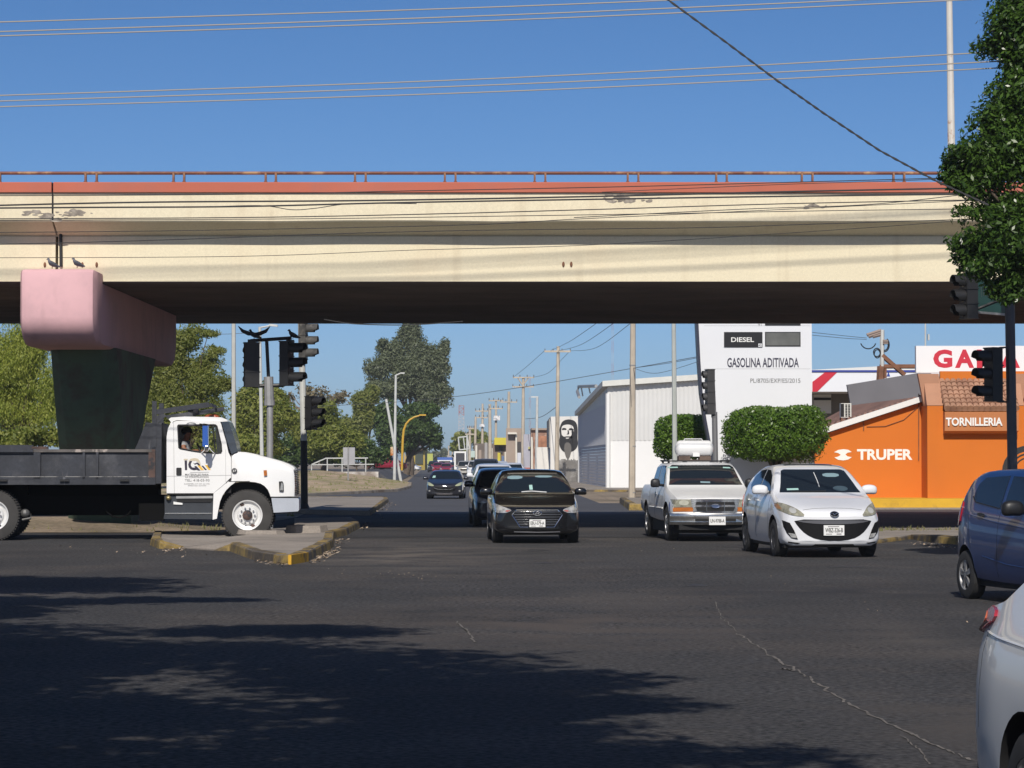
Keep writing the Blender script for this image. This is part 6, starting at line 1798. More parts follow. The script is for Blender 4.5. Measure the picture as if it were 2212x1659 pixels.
utility_pole('second thin far pole near the street vanishing point', 968.5, 1004, 969.5, 963, 640, .2)
o = thing('sign_frame', 'empty white steel billboard frame tilted above the far queue', 'billboard frame', (pt(1008, 1010, 380).x, 380, 0))
q = MB()
F_ = [(990, 945), (1009, 943), (1014, 970), (992.5, 972)]
for a, b in zip(F_, F_[1:] + F_[:1]): q.tube([pt(*a, 380), pt(*b, 380)], .10, 5)
q.tube([pt(1001, 944, 380), pt(1004, 971, 380)], .08, 5); q.tube([pt(1009, 940, 380), pt(1009, 1012, 380)], .12, 6)
part('frame', q, pale_pole, o)
def lattice(label, x0, x1, yt, yb, Y, mats, legs=True, bands=6, taper=.6):
    o = thing('radio_tower', label, 'radio tower', (pt((x0 + x1) / 2, yb, Y).x, Y, 0))
    for b in range(bands):
        q = MB()
        ya, yc = yb + (yt - yb) * b / bands, yb + (yt - yb) * (b + 1) / bands
        xm = (x0 + x1) / 2
        def X(x, y): t = (y - yb) / (yt - yb); return xm + (x - xm) * (1 - (1 - taper) * t)
        w = (x1 - x0) * Y / 6000 * .05
        for xx in (x0, x1): q.tube([pt(X(xx, ya), ya, Y), pt(X(xx, yc), yc, Y)], w, 4)
        n = 3
        for k in range(n):
            y0, y1 = ya + (yc - ya) * k / n, ya + (yc - ya) * (k + 1) / n
            q.tube([pt(X(x0 if k % 2 else x1, y0), y0, Y), pt(X(x1 if k % 2 else x0, y1), y1, Y)], w * .7, 4); q.tube([pt(X(x0, y1), y1, Y), pt(X(x1, y1), y1, Y)], w * .6, 4)
        part('mast_section', q, mats[b % len(mats)], o)
    return o
far_red = M('far_red', (.42, .14, .12), .7); far_white = M('far_white', (.50, .50, .53), .7)  # pale and dulled: distance haze put into the colours
lattice('red and white lattice tower far down the street above the trees', 990, 1003.5, 876, 1004, 900, [far_white, far_white, far_white, far_white, far_white, far_red], bands=6, taper=.75)
lattice('thin red and white guyed mast rising behind the warehouse', 1321.5, 1325, 640, 980, 420, [far_white, far_red], bands=14, taper=1)
lattice('thin pale lattice mast left of the street lamp', 1143, 1146.5, 812, 1000, 520, [far_white, far_red], bands=8, taper=1)

# ------------------------------------------------------------------ buildings of the far street
mural = M('mural_ink', (.025, .025, .028), .85)
mural2 = M('mural_grey', (.14, .13, .12), .85)
fwall = M('far_wall', (.70, .68, .64), .85, var=.06, scale=.2, streak=(.5, .12, (.35, .31, .27), .55, .75, .6))
b_ = thing('mural_house', 'white house wall carrying a large black and white painted face', 'house', (pt(1219, 1043, 212).x, 212, 0))
Ye = 212
q = MB(); q.prism([(p[0], p[1]) for p in P2([(1189, 1046), (1189, 900), (1249, 899), (1260, 1046)], Ye)], 'y', Ye, Ye + 14); part('wall', q, fwall, b_)
q = MB(); q.prism(P2([(1186, 967), (1186, 905), (1189, 905), (1189, 967)], Ye), 'y', Ye + .5, Ye + 14); part('side_wall', q, M('wall_stain', (.30, .29, .27), .9), b_)
def cc3(x, y): return ((1700 + x / 2.9625) * .553, (1340 + y / 2.9625) * .553)
# a plain generic face of about the same size and colours
hair_p = [(1445, 960), (1470, 905), (1530, 880), (1600, 890), (1640, 930), (1650, 1010), (1645, 1100), (1655, 1180), (1620, 1240), (1560, 1265), (1500, 1270), (1450, 1225), (1430, 1150), (1445, 1070), (1436, 1010)]
def mp(name, P, m, k): q = MB(); q.prism(P2([cc3(*p) for p in P], Ye), 'y', Ye - .012 * k - .01, Ye - .003); return part(name, q, m, b_)
mp('painting', chaikin(hair_p, 2), mural, 1)
mp('painting', chaikin([(1462, 965), (1500, 945), (1560, 942), (1600, 965), (1606, 1030), (1596, 1090), (1565, 1130), (1520, 1135), (1480, 1110), (1458, 1040)], 2), fwall, 2)
for P in ([(1464, 990), (1490, 980), (1520, 990), (1518, 1008), (1490, 1004), (1470, 1010)], [(1545, 990), (1575, 982), (1602, 996), (1600, 1016), (1572, 1008), (1548, 1010)],
          [(1530, 1004), (1545, 1008), (1552, 1050), (1540, 1060), (1518, 1056), (1534, 1046)], [(1575, 1015), (1606, 1010), (1600, 1085), (1575, 1110), (1560, 1085), (1582, 1060)],
          [(1462, 1062), (1490, 1086), (1520, 1078), (1555, 1080), (1590, 1075), (1585, 1125), (1550, 1150), (1500, 1145), (1470, 1110)]): mp('painting', chaikin(P, 1), mural, 3)
mp('painting', [(1508, 1096), (1552, 1094), (1540, 1106), (1515, 1106)], fwall, 4)
mp('painting', chaikin([(1500, 1150), (1560, 1150), (1580, 1230), (1550, 1340), (1520, 1340), (1490, 1240)], 1), mural2, 3)
ft = thing('board_fence', 'weathered grey wooden board fence below the painted wall', 'fence', (pt(1228, 1043, 206).x, 206, 0))
q = MB(); a, b = pt(1206, 1044, 206), pt(1249, 992, 206)
nb = 16
rr = random.Random(6)
for i in range(nb):
    x0 = a.x + (b.x - a.x) * i / nb; x1 = a.x + (b.x - a.x) * (i + .93) / nb
    q.box(x0, x1, 206 + rr.uniform(0, .05), 206.1, .02, b.z + rr.uniform(-.12, .06))
part('boards', q, M('old_wood', (.17, .16, .15), .9, var=.3, scale=1.2, col2=(.27, .26, .25), lo=.5, hi=.6), ft)
def house(label, x0, x1, yt, Y, depth, mat, cat='house', parts=(), top=None, yb=1030):
    o = thing('house', label, cat, (pt((x0 + x1) / 2, yb, Y).x, Y, 0))
    a, b = pt(x0, yt, Y), pt(x1, yt, Y)
    q = MB()
    if top: q.prism([(a.x, 0), (b.x, 0)] + P2(top, Y), 'y', Y, Y + depth)
    else: q.box(a.x, b.x, Y, Y + depth, 0, a.z)
    part('wall', q, mat, o)
    for (nm, X0, Y0, X1, Y1, m, d) in parts:
        u, v = pt(X0, Y1, Y), pt(X1, Y0, Y); q = MB(); q.box(u.x, v.x, Y - d, Y + .05, max(0.02, u.z), v.z); part(nm, q, m, o)
    return o
brick = M('brick', (.30, .17, .12), .9, var=.25, scale=1.6, col2=(.40, .30, .24), lo=.5, hi=.6)
tanw = M('tan_wall', (.34, .27, .22), .9, var=.12, scale=.3)
lil = M('lilac_wall', (.40, .40, .46), .85, var=.05)
yel = M('shop_yellow', (.58, .50, .05), .7, var=.08, scale=.6)
dk_ = M('far_dark', (.05, .045, .045), .7)
pal = M('far_pale', (.66, .62, .54), .8, var=.1, scale=.4)
house('long low white wall with bare bushes left of the mural', 1160, 1189, 966, 222, 1, fwall, 'wall')
house('unfinished brown brick house behind the low white wall', 1147, 1186, 925, 250, 10, brick, parts=(('lintel', 1147, 925, 1186, 929, tanw, .3), ('column', 1147, 944, 1151, 1020, pal, .2), ('bare_panel', 1163, 942, 1182, 966, M('brick_red', (.36, .17, .10), .9, var=.3, scale=3), .06)))
house('grey lilac painted house front with a red gate mark', 1131, 1149, 938, 258, 8, lil, parts=(('gate', 1133, 1010, 1149, 1013, far_red, .1), ('round_lamp', 1141, 965, 1145.5, 970, M('lamp_ye', (.5, .48, .2), .6), .2), ('post', 1145, 966, 1150, 1020, dk_, .1)))
house('tan house with a dark doorway and a white column', 1093, 1134, 925, 285, 12, tanw, parts=(('column', 1113.5, 936, 1117, 1020, pal, .4), ('canopy', 1097, 934, 1116, 938, pal, .8), ('doorway', 1117.5, 954, 1128, 978, dk_, .1), ('shutter', 1117.5, 978, 1128, 1018, M('blue_white', (.55, .57, .64), .7), .12)))
house('small shop with a bright yellow sign board and yellow posts', 1066, 1112, 950, 300, 10, M('shop_brown', (.20, .15, .12), .9, var=.2, scale=.5), 'shop', parts=(('sign_board', 1068, 945.5, 1108, 961, yel, .9), ('post', 1094, 982, 1099.5, 1018, M('post_orange', (.55, .32, .04), .7), .8), ('panel', 1102, 976, 1107, 1015, pal, .5), ('panel', 1090, 976, 1093, 1015, pal, .5), ('window', 1078, 965, 1086, 980, dk_, .1), ('panel', 1075, 978, 1081, 1012, yel, .3), ('shutter', 1084, 985, 1089, 1015, M('shop_blue', (.12, .18, .32), .7), .2)))
house('row of small pale and dark shopfronts beyond the yellow sign', 1024, 1068, 958, 380, 10, M('row_brown', (.17, .14, .12), .9, var=.3, scale=.4), 'shop', parts=(('panel', 1027, 962, 1031, 1012, pal, .3), ('panel', 1034, 972, 1040, 1012, tanw, .3), ('panel', 1047, 956, 1053, 1012, M('grey_panel', (.33, .32, .31), .8), .3), ('awning', 1017, 974, 1026, 988, M('awning_teal', (.45, .55, .50), .7), .6), ('panel', 1059, 968, 1064, 1012, pal, .3)))
house('low far row of pale houses near the vanishing point', 966, 1012, 984, 560, 20, M('hazy_wall', (.36, .33, .32), .9, var=.25, scale=.12), 'house')
house('yellow gated house with a dark roof beneath the big trees', 892, 918, 966, 560, 14, M('gate_yellow', (.36, .27, .05), .85, var=.3, scale=.4), 'house', parts=(('roof', 890, 952, 917, 965, M('roof_purple', (.13, .10, .10), .9), 2), ('doorway', 897, 968, 914, 1002, M('ivy_dark', (.05, .06, .045), .9), .3)))
yf = thing('bamboo_fence', 'orange yellow upright slatted fence beneath the big tree', 'fence', (pt(880, 1006, 420).x, 420, 0))
q = MB(); a, b = pt(873, 1006, 420), pt(890, 982, 420)
for i in range(14):
    x0 = a.x + (b.x - a.x) * i / 14; q.box(x0, x0 + (b.x - a.x) * .055, 420, 420.12, .1, b.z + rr.uniform(-.35, .3))
part('slats', q, M('bamboo', (.50, .33, .08), .85, var=.3, scale=1), yf)
house('yellow green painted wall far behind the queue', 923, 935, 980, 700, 5, M('wall_lime', (.42, .45, .10), .85, var=.15, scale=.3), 'wall')

# ------------------------------------------------------------------ pigeons
pig = M('pigeon_grey', (.10, .105, .125), .7, var=.4, scale=25)
pigd = M('pigeon_dark', (.02, .02, .024), .7)
def pigeon(label, x, y, Y, face=1, mat=pig, wings=False):
    p = pt(x, y, Y)
    o = thing('pigeon', label, 'pigeon', tuple(p), group=None)
    q = MB()
    pts = [(-.17, .035), (-.10, .055), (-.03, .085), (.03, .115), (.065, .155), (.075, .185), (.085, .20)]
    rs = [.012, .035, .055, .058, .036, .026, .024]
    q.tube([(p.x + face * a, Y, p.z + b) for a, b in pts], rs, 10)
    q.ball((p.x + face * .088, Y, p.z + .205), .030, .026, .027, 10, 8)
    q.tube([(p.x + face * .105, Y, p.z + .203), (p.x + face * .135, Y, p.z + .196)], [.009, .003], 6)
    part('body', q, mat, o, smooth=60)
    q = MB(); [q.tube([(p.x + face * .0, Y + s_ * .02, p.z + .05), (p.x + face * .005, Y + s_ * .02, p.z + .0)], .006, 5) for s_ in (-1, 1)]; part('legs', q, M('pigeon_leg', (.20, .06, .05), .7) if 'pigeon_leg' not in bpy.data.materials else bpy.data.materials['pigeon_leg'], o)
    for s_ in (-1, 1):
        q = MB()
        if wings: q.tube([(p.x + face * .02, Y, p.z + .11), (p.x + s_ * .12, Y + s_ * .05, p.z + .13), (p.x + s_ * .26, Y + s_ * .06, p.z + .19), (p.x + s_ * .36, Y + s_ * .06, p.z + .30)], [.03, .055, .045, .006], 6)
        else: q.tube([(p.x + face * .05, Y + s_ * .05, p.z + .11), (p.x - face * .02, Y + s_ * .058, p.z + .085), (p.x - face * .13, Y + s_ * .03, p.z + .045)], [.022, .03, .008], 6)
        part('wing', q, pigd if mat is pigd else M('wing_grey', (.05, .052, .065), .7) if 'wing_grey' not in bpy.data.materials else bpy.data.materials['wing_grey'] if mat is pig else pigd, o, smooth=60)
    return o
pigeon('grey pigeon on the pink pier cap left of the drain pipe', 113, 580, 60.5, -1)
pigeon('grey pigeon on the pink pier cap right of the drain pipe', 167, 579, 60.5, -1)
pigeon('dark pigeon landing with raised wings on the left signal head', 549, 733, Ym, -1, pigd, True)
pigeon('dark pigeon perched on the right end of the signal bar', 633, 733, Ym, -1, pigd)

# ------------------------------------------------------------------ litter along the kerbs
litter_m = M('litter_mat', (.35, .26, .17), .9, var=.6, scale=40, col2=(.55, .50, .45), lo=.55, hi=.6)
rr = random.Random(12)
q = MB()
def scatter(x0, y0, x1, y1, n, sp, s0=.02, s1=.06):
    for i in range(n):
        t = rr.random(); x = x0 + (x1 - x0) * t + abs(rr.gauss(0, sp)); y = y0 + (y1 - y0) * t + rr.gauss(0, 2.5)
        p = gp(x, y, .008); a = rr.uniform(0, 6.28); L_ = rr.uniform(s0, s1); w = L_ * rr.uniform(.3, .7)
        u = Vector((math.cos(a), math.sin(a), rr.uniform(-.1, .4))) * L_; v = Vector((-math.sin(a), math.cos(a), rr.uniform(-.1, .3))) * w
        z = Vector((0, 0, .012))
        q.add([p - u + z, p - v * .7 + z, p + u + z * 1.6, p + v + z], [(0, 1, 2, 3)])
scatter(550, 1212, 620, 1222, 50, 6); scatter(668, 1214, 715, 1190, 110, 12); scatter(345, 1189, 395, 1188, 40, 6); scatter(722, 1178, 730, 1165, 30, 12); scatter(778, 1142, 790, 1130, 40, 8); scatter(808, 1112, 840, 1086, 60, 8); scatter(1960, 1172, 2060, 1184, 60, 8)
scatter(640, 1230, 900, 1250, 25, 60, .008, .02); scatter(1300, 1180, 2000, 1350, 16, 90, .008, .02); scatter(100, 1180, 500, 1210, 20, 60, .01, .04)
solo('litter', q, litter_m, 'scattered dry leaves and bits of litter along the kerbs', 'litter', kind='stuff')
# ------------------------------------------------------------------ foliage
def leaf_mesh(name, ells, n, size, mat, loc, seed=0, shell=.55, droop=0.0, aspect=.5, jitter=.5, boxy=0):
    """ells: ellipsoids (cx, cy, cz, rx, ry, rz, weight); n small folded leaves spread through them, denser near the skin"""
    rg = np.random.default_rng(seed)
    E = np.array([e[:6] for e in ells], float); w = np.array([(e[6] if len(e) > 6 else 1) * e[3] * e[5] for e in ells], float); w /= w.sum()
    idx = rg.choice(len(E), n, p=w)
    d = rg.normal(size=(n, 3)); d /= np.linalg.norm(d, axis=1)[:, None]
    rad = rg.random(n) ** shell
    if boxy: rad = rad / (np.abs(d) ** boxy).sum(1) ** (1 / boxy)
    # uneven outline: push and pull with a few random waves
    wav = np.zeros(n)
    for k in range(6):
        kv = rg.normal(size=3) * (2 + k * 1.4); ph = rg.random() * 6.28
        wav += np.sin(d @ kv + ph + idx * 1.7) * .16 / (1 + .25 * k)
    rad = rad * (1 + wav * jitter)
    P = E[idx, :3] + d * E[idx, 3:6] * rad[:, None]
    nrm = d * .7 + rg.normal(size=(n, 3)) * .55 + np.array([0, 0, .35]); nrm /= np.linalg.norm(nrm, axis=1)[:, None]
    t = np.cross(nrm, rg.normal(size=(n, 3))); t /= np.linalg.norm(t, axis=1)[:, None]
    if droop: t = t * (1 - droop) + np.array([0, 0, -1]) * droop; t /= np.linalg.norm(t, axis=1)[:, None]
    b = np.cross(nrm, t); b /= np.maximum(np.linalg.norm(b, axis=1), 1e-6)[:, None]
    s = size * rg.uniform(.6, 1.35, n)[:, None]
    V = np.stack([P - t * s, P + b * s * aspect - nrm * s * .1, P + t * s, P - b * s * aspect - nrm * s * .1], 1) - np.array(loc)
    me = bpy.data.meshes.new(name)
    me.vertices.add(4 * n); me.vertices.foreach_set('co', V.astype(np.float32).ravel())
    me.loops.add(4 * n); me.loops.foreach_set('vertex_index', np.arange(4 * n, dtype=np.int32))
    me.polygons.add(n); me.polygons.foreach_set('loop_start', np.arange(0, 4 * n, 4, dtype=np.int32)); me.polygons.foreach_set('loop_total', np.full(n, 4, np.int32))
    me.materials.append(mat)
    me.update(); me.validate()
    return me
bark = M('bark', (.10, .075, .055), .95, var=.3, scale=5, bump=.6, bscale=20)
bark_pale = M('bark_pale', (.22, .17, .13), .95, var=.3, scale=3)
def limb(q, a, b, r0, r1, rg, n=5, wob=.06):
    a, b = Vector(a), Vector(b); L_ = (b - a).length
    q.tube([a.lerp(b, i / n) + Vector((rg.uniform(-1, 1), rg.uniform(-1, 1), rg.uniform(-.5, .5))) * wob * L_ * (0 if i in (0, n) else .5) for i in range(n + 1)], [r0 + (r1 - r0) * i / n for i in range(n + 1)], 7)
def tree(label, base, ells, n, leaf, mat, trunk_r=.15, seed=0, name='tree', cat='tree', group=None, bmat=bark, fork=None, shell=.55, droop=0.0, aspect=.5, sub=5, jitter=.5, boxy=0):
    rg = random.Random(seed)
    o = thing(name, label, cat, tuple(base), group=group)
    # break every ellipsoid into smaller clumps so that gaps and lumps appear
    cl = []
    for (cx, cy, cz, rx, ry, rz) in ells:
        for k in range(sub):
            a = rg.uniform(0, 6.28); e = math.asin(rg.uniform(-.85, .95)); m = rg.uniform(.35, .72)
            f = rg.uniform(.38, .62)
            cl.append((cx + rx * m * math.cos(a) * math.cos(e), cy + ry * m * math.sin(a) * math.cos(e), cz + rz * m * math.sin(e), rx * f, ry * f, rz * f, rg.uniform(.7, 1.2)))
        cl.append((cx, cy, cz, rx * (.95 if boxy else .72), ry * (.95 if boxy else .72), rz * (.95 if boxy else .72), 6.0 if boxy else .8))
    me = leaf_mesh('crown', cl, n, leaf, mat, tuple(base), seed, shell, droop, aspect, jitter, boxy)
    c = bpy.data.objects.new('crown', me); C.objects.link(c); c.parent = o
    q = MB()
    fk = Vector(fork) if fork is not None else Vector(base).lerp(Vector((sum(e[0] for e in ells) / len(ells), sum(e[1] for e in ells) / len(ells), min(e[2] - e[5] * .5 for e in ells))), .8)
    limb(q, base, fk, trunk_r, trunk_r * .75, rg)
    step = max(1, len(cl) // 14)
    for e in cl[::step]: limb(q, fk, e[:3], trunk_r * (.42 if len(cl) < 60 else .3), trunk_r * .06, rg)
    part('trunk', q, bmat, o, smooth=60)
    return o
lf_ficus = leaf_mat('leaf_ficus', (.022, .052, .010), (.075, .14, .022), .30, .30)
lf_topiary = leaf_mat('leaf_topiary', (.045, .10, .013), (.13, .22, .028), .30, .32)
lf_willow = leaf_mat('leaf_willow', (.17, .22, .03), (.36, .38, .08), .4, .5)
lf_mesq = leaf_mat('leaf_mesquite', (.15, .18, .045), (.29, .30, .09), .5, .5)
lf_euca = leaf_mat('leaf_eucalyptus', (.095, .115, .068), (.19, .215, .13), .35, .45)
lf_dark = leaf_mat('leaf_dark', (.04, .07, .022), (.10, .155, .042), .35, .45)
lf_bush = leaf_mat('leaf_bush', (.14, .18, .036), (.29, .30, .075), .45, .5)
lf_dry = leaf_mat('leaf_dry', (.16, .13, .08), (.25, .21, .13), .3, .6)
def EL(x, y, rx, ry, Y, depth=None):
    p = pt(x, y, Y); k = Y / FOC
    return (p.x, Y, p.z, rx * k, (depth if depth is not None else rx * k), ry * k)
# near tree at the right edge
Yt = 43.0
ne = [EL(2205, 0, 92, 70, Yt), EL(2185, 90, 88, 60, Yt), EL(2215, 180, 112, 70, Yt), EL(2185, 255, 92, 56, Yt), EL(2110, 330, 88, 50, Yt), EL(2105, 395, 84, 52, Yt), EL(2200, 350, 100, 70, Yt), EL(2160, 455, 92, 52, Yt), EL(2120, 520, 84, 50, Yt), EL(2118, 580, 72, 40, Yt), EL(2190, 540, 95, 60, Yt), EL(2178, 622, 58, 52, Yt), EL(2290, 100, 100, 120, Yt), EL(2300, 350, 110, 120, Yt), EL(2290, 550, 90, 70, Yt), EL(2300, -60, 120, 90, Yt), EL(2235, 100, 120, 140, Yt), EL(2205, 330, 115, 150, Yt), EL(2195, 510, 100, 110, Yt), EL(2078, 385, 58, 50, Yt), EL(2062, 350, 44, 30, Yt), EL(2085, 545, 48, 40, Yt), EL(2430, 60, 150, 150, Yt), EL(2450, 300, 150, 150, Yt), EL(2420, 520, 130, 110, Yt), EL(2580, 200, 120, 160, Yt), EL(2570, 430, 120, 120, Yt), EL(2350, -160, 160, 110, Yt), EL(2500, -120, 130, 110, Yt)]
o = tree('leafy green street tree hanging over the signal pole at the right edge', (9.7, Yt + .5, 0), ne, 150000, .048, lf_ficus, .2, 3, fork=(9.6, Yt + .3, 3.4), sub=6, aspect=.42, shell=.45)
# clipped trees
Yc = 93.9
ta = [EL(1676, 938, 116, 60, Yc, 1.5), EL(1676, 900, 100, 22, Yc, 1.2), EL(1640, 895, 40, 20, Yc, 1.0), EL(1730, 893, 40, 20, Yc, 1.0)]
b0 = Vector((pt(1672, 1100, Yc).x, Yc, .2))
tree('broad clipped flat topped tree in front of the totem base', b0, ta, 40000, .055, lf_topiary, .12, 5, name='clipped_tree', fork=tuple(pt(1672, 1022, Yc)), sub=3, shell=.28, jitter=.30, aspect=.45, boxy=3)
tb = [EL(1472, 945, 62, 50, 103, 1.3), EL(1480, 912, 48, 18, 103, 1.0)]
tree('smaller clipped tree behind the left edge of the totem', (pt(1480, 1100, 103).x, 103, .2), tb, 22000, .055, lf_topiary, .11, 6, name='clipped_tree', fork=tuple(pt(1480, 1005, 103)), sub=3, shell=.3, jitter=.25, aspect=.45, boxy=4)
# left of the pier
def bigtree(label, xb, Y, els, n, leaf, mat, seed, r=.25, zb=0.0, **k):
    return tree(label, (pt(xb, 1000, Y).x, Y, zb), [EL(*e, Y) for e in els], n, leaf, mat, r, seed, **k)
bigtree('bright green weeping tree left of the pink bridge pier', 40, 118, [(20, 800, 80, 120), (75, 830, 60, 110), (-40, 820, 90, 120), (60, 740, 60, 60), (0, 900, 90, 60), (90, 905, 45, 50), (110, 850, 40, 70), (30, 780, 70, 70)], 60000, .07, lf_willow, 11, droop=.55, aspect=.28, sub=6)
bigtree('olive green spreading tree right of the pier behind the lorry cab', 380, 128, [(375, 760, 45, 75), (420, 800, 55, 60), (360, 860, 60, 70), (430, 870, 60, 60), (465, 760, 28, 16), (485, 830, 22, 22), (455, 720, 30, 12), (350, 800, 40, 110), (400, 730, 50, 40), (440, 830, 50, 60), (380, 920, 70, 50)], 52000, .08, lf_mesq, 12, sub=6, aspect=.35, jitter=.9)
bigtree('low green bush below the weeping tree left of the pier', 75, 112, [(70, 945, 50, 30), (20, 950, 50, 30), (110, 945, 30, 30)], 4000, .10, lf_bush, 13, r=.08, name='bush', cat='bush')
bigtree('leafy undergrowth between the pier and the lorry headboard', 320, 140, [(300, 900, 50, 60), (350, 930, 50, 45), (240, 940, 70, 40), (180, 950, 60, 35), (330, 850, 30, 50)], 14000, .10, lf_bush, 44, r=.08, name='bush', cat='bush')
bigtree('round mid green tree behind the signal masts', 560, 190, [(540, 880, 50, 70), (585, 900, 55, 70), (515, 930, 40, 50), (600, 865, 35, 40), (560, 955, 70, 45)], 22000, .135, lf_bush, 14, sub=6)
bigtree('yellow green tree right of the tall signal pole', 690, 215, [(690, 925, 50, 55), (735, 940, 45, 45), (655, 930, 40, 55), (700, 890, 40, 28), (760, 955, 30, 35), (710, 965, 70, 35)], 20000, .14, lf_bush, 15, sub=6)
bigtree('bare sparse branched tree behind the tall signal pole', 700, 250, [(690, 855, 42, 30), (730, 860, 28, 24), (660, 845, 30, 28), (620, 860, 25, 18)], 1500, .16, lf_dry, 16, shell=.8, bmat=bark_pale, sub=8)
bigtree('tall grey green eucalyptus towering over the far street', 885, 330, [(900, 760, 34, 62), (850, 770, 30, 42), (945, 785, 30, 55), (820, 795, 30, 45), (870, 835, 70, 40), (925, 845, 45, 45), (808, 830, 22, 26), (960, 840, 14, 30), (885, 720, 28, 34), (830, 745, 24, 18), (960, 755, 16, 24), (890, 800, 60, 60), (860, 780, 40, 50), (930, 800, 40, 60)], 70000, .21, lf_euca, 17, r=.5, sub=6, aspect=.35, jitter=.8)
bigtree('dark broad leaved tree overhanging the far street below the eucalyptus', 876, 305, [(890, 920, 62, 48), (930, 935, 40, 40), (845, 930, 45, 50), (820, 900, 40, 40), (915, 885, 45, 25), (865, 960, 60, 30), (945, 955, 20, 18)], 30000, .20, lf_dark, 18, r=.4, sub=6)
bigtree('olive tree at the left flank of the eucalyptus', 800, 290, [(785, 880, 32, 45), (770, 930, 40, 45), (800, 850, 26, 30), (780, 970, 50, 30)], 18000, .18, lf_mesq, 19, r=.3, sub=6)
bigtree('far green tree behind the empty billboard frame', 1010, 470, [(1000, 955, 24, 26), (1025, 940, 20, 20), (1040, 958, 22, 26), (985, 965, 16, 20), (1010, 985, 40, 18)], 6000, .38, lf_bush, 20, r=.4, sub=5)
bigtree('hazy far trees closing the end of the street', 945, 900, [(940, 985, 20, 12), (915, 985, 20, 14), (968, 988, 14, 8), (960, 975, 8, 10)], 3000, .7, lf_euca, 21, r=.5, sub=4)
# hedge behind the canal bridge and beyond the pier
for i, (x0, lab) in enumerate(((300, 'dark hedge clump in the shade right of the pier foot'), (440, 'green hedge clump behind the lorry cab'), (620, 'green hedge clump behind the canal bridge left end'), (770, 'dark hedge clump above the canal bridge right end'))):
    bigtree(lab, x0, 225 + i * 4, [(x0 - 40, 985, 60, 32), (x0 + 40, 985, 60, 30), (x0, 965, 60, 30)], 9000, .16, lf_dark if i != 1 else lf_bush, 30 + i, r=.1, name='hedge', cat='hedge')
# trees on the near left kerb, out of the picture: their shade falls on the road
lf_shade = lf_ficus
sh = [((-6.6, 10.5, 0), [(-6.85, 14.0, 8.2, 3.6, 3.6, 1.5), (-3.85, 13.2, 7.9, 3.0, 2.6, 1.3), (-1.25, 11.0, 7.6, 1.8, 1.9, .9), (-9.65, 15.6, 8.6, 2.8, 3.4, 1.5), (-4.65, 8.0, 7.2, 3.4, 3.2, 1.2), (-0.75, 7.2, 7.2, 1.7, 1.9, .8), (-8.35, 8.5, 7.5, 3.4, 3.4, 1.4), (-2.85, 15.6, 8.6, 1.8, 1.1, .7), (-2.45, 4.6, 7.0, 2.6, 2.8, 1.0), (-6.85, 4.2, 7.0, 3.2, 3.0, 1.0), (-0.95, 9, 7.3, 1.3, 1.5, .8), (-5.25, 11, 7.6, 2.6, 2.6, 1.1), (-.4, 9.2, 7.6, 1.5, 1.2, .7), (-.2, 6.2, 7.2, 1.4, 1.0, .7)], 'broad shade tree on the near kerb outside the left edge', 70000),
      ((-11.8, 20.0, 0), [(-9.95, 22.70, 8.8, 3.6, 3.2, 1.5), (-12.65, 23.80, 9, 3, 3.2, 1.6), (-7.85, 26.10, 8.9, 2.8, 2.0, .9), (-7.55, 19.70, 8.4, 2.8, 1.6, 1.0), (-12.15, 17.30, 8, 3, 3, 1.5), (-5.35, 21.30, 8.8, 1.8, .9, .6), (-6.6, 24.2, 8.9, 2.0, 1.6, .8), (-7.2, 20.8, 8.6, 2.6, 1.8, 1.0), (-8.2, 25.6, 9.0, 2.4, 1.8, .8)], 'second shade tree farther along the left kerb outside the frame', 46000)]
for i, (b, els, lab, nl) in enumerate(sh): tree(lab, b, els, nl, .13, lf_shade, .25, 50 + i, sub=6, jitter=.7, aspect=.5)
# dry weeds on the verge under the bridge, grass tufts on the bank
rg = random.Random(9)
q = MB()
def tuft(x, y, z, h, n):
    for k in range(n):
        a = rg.uniform(0, 6.28); l = rg.uniform(.3, 1) * h
        bx, by = x + rg.uniform(-.1, .1), y + rg.uniform(-.1, .1); tx, ty = bx + math.cos(a) * l * .5, by + math.sin(a) * l * .5
        w = .012 + .02 * h
        q.add([(bx - w, by, z), (bx + w, by, z), (tx, ty, z + l)], [(0, 1, 2)])
for i in range(1300):
    Y = rg.uniform(128, 196); X = right_x(Y) - rg.uniform(.3, 26)
    if rg.random() < .6: tuft(X, Y, .13 + min(1, (right_x(Y) - X) / 6) * max(0, (Y - 132) / 60) * .75 - .03, rg.uniform(.08, .28), 5)
solo('grass', q, leaf_mat('grass_blade', (.20, .17, .07), (.16, .20, .05), .3, .6), 'thin dry grass growing on the bank by the canal bridge', 'grass', kind='stuff')
q = MB()
for i in range(260):
    x = rg.uniform(-16, -6.2); y = rg.uniform(62.8, 67) if rg.random() < .5 else rg.uniform(80, 100); tuft(x, y, .01, rg.uniform(.05, .22), 5)
for i in range(110):
    X = rg.uniform(pt(1880, 1100, 62).x, 14); Y = rg.uniform(62.0, 63.5); tuft(X, Y, .05, rg.uniform(.05, .16), 5)
solo('weeds', q, leaf_mat('weed_blade', (.22, .17, .08), (.14, .15, .05), .3, .6), 'dry weeds on the bare verge under the bridge', 'weeds', kind='stuff')

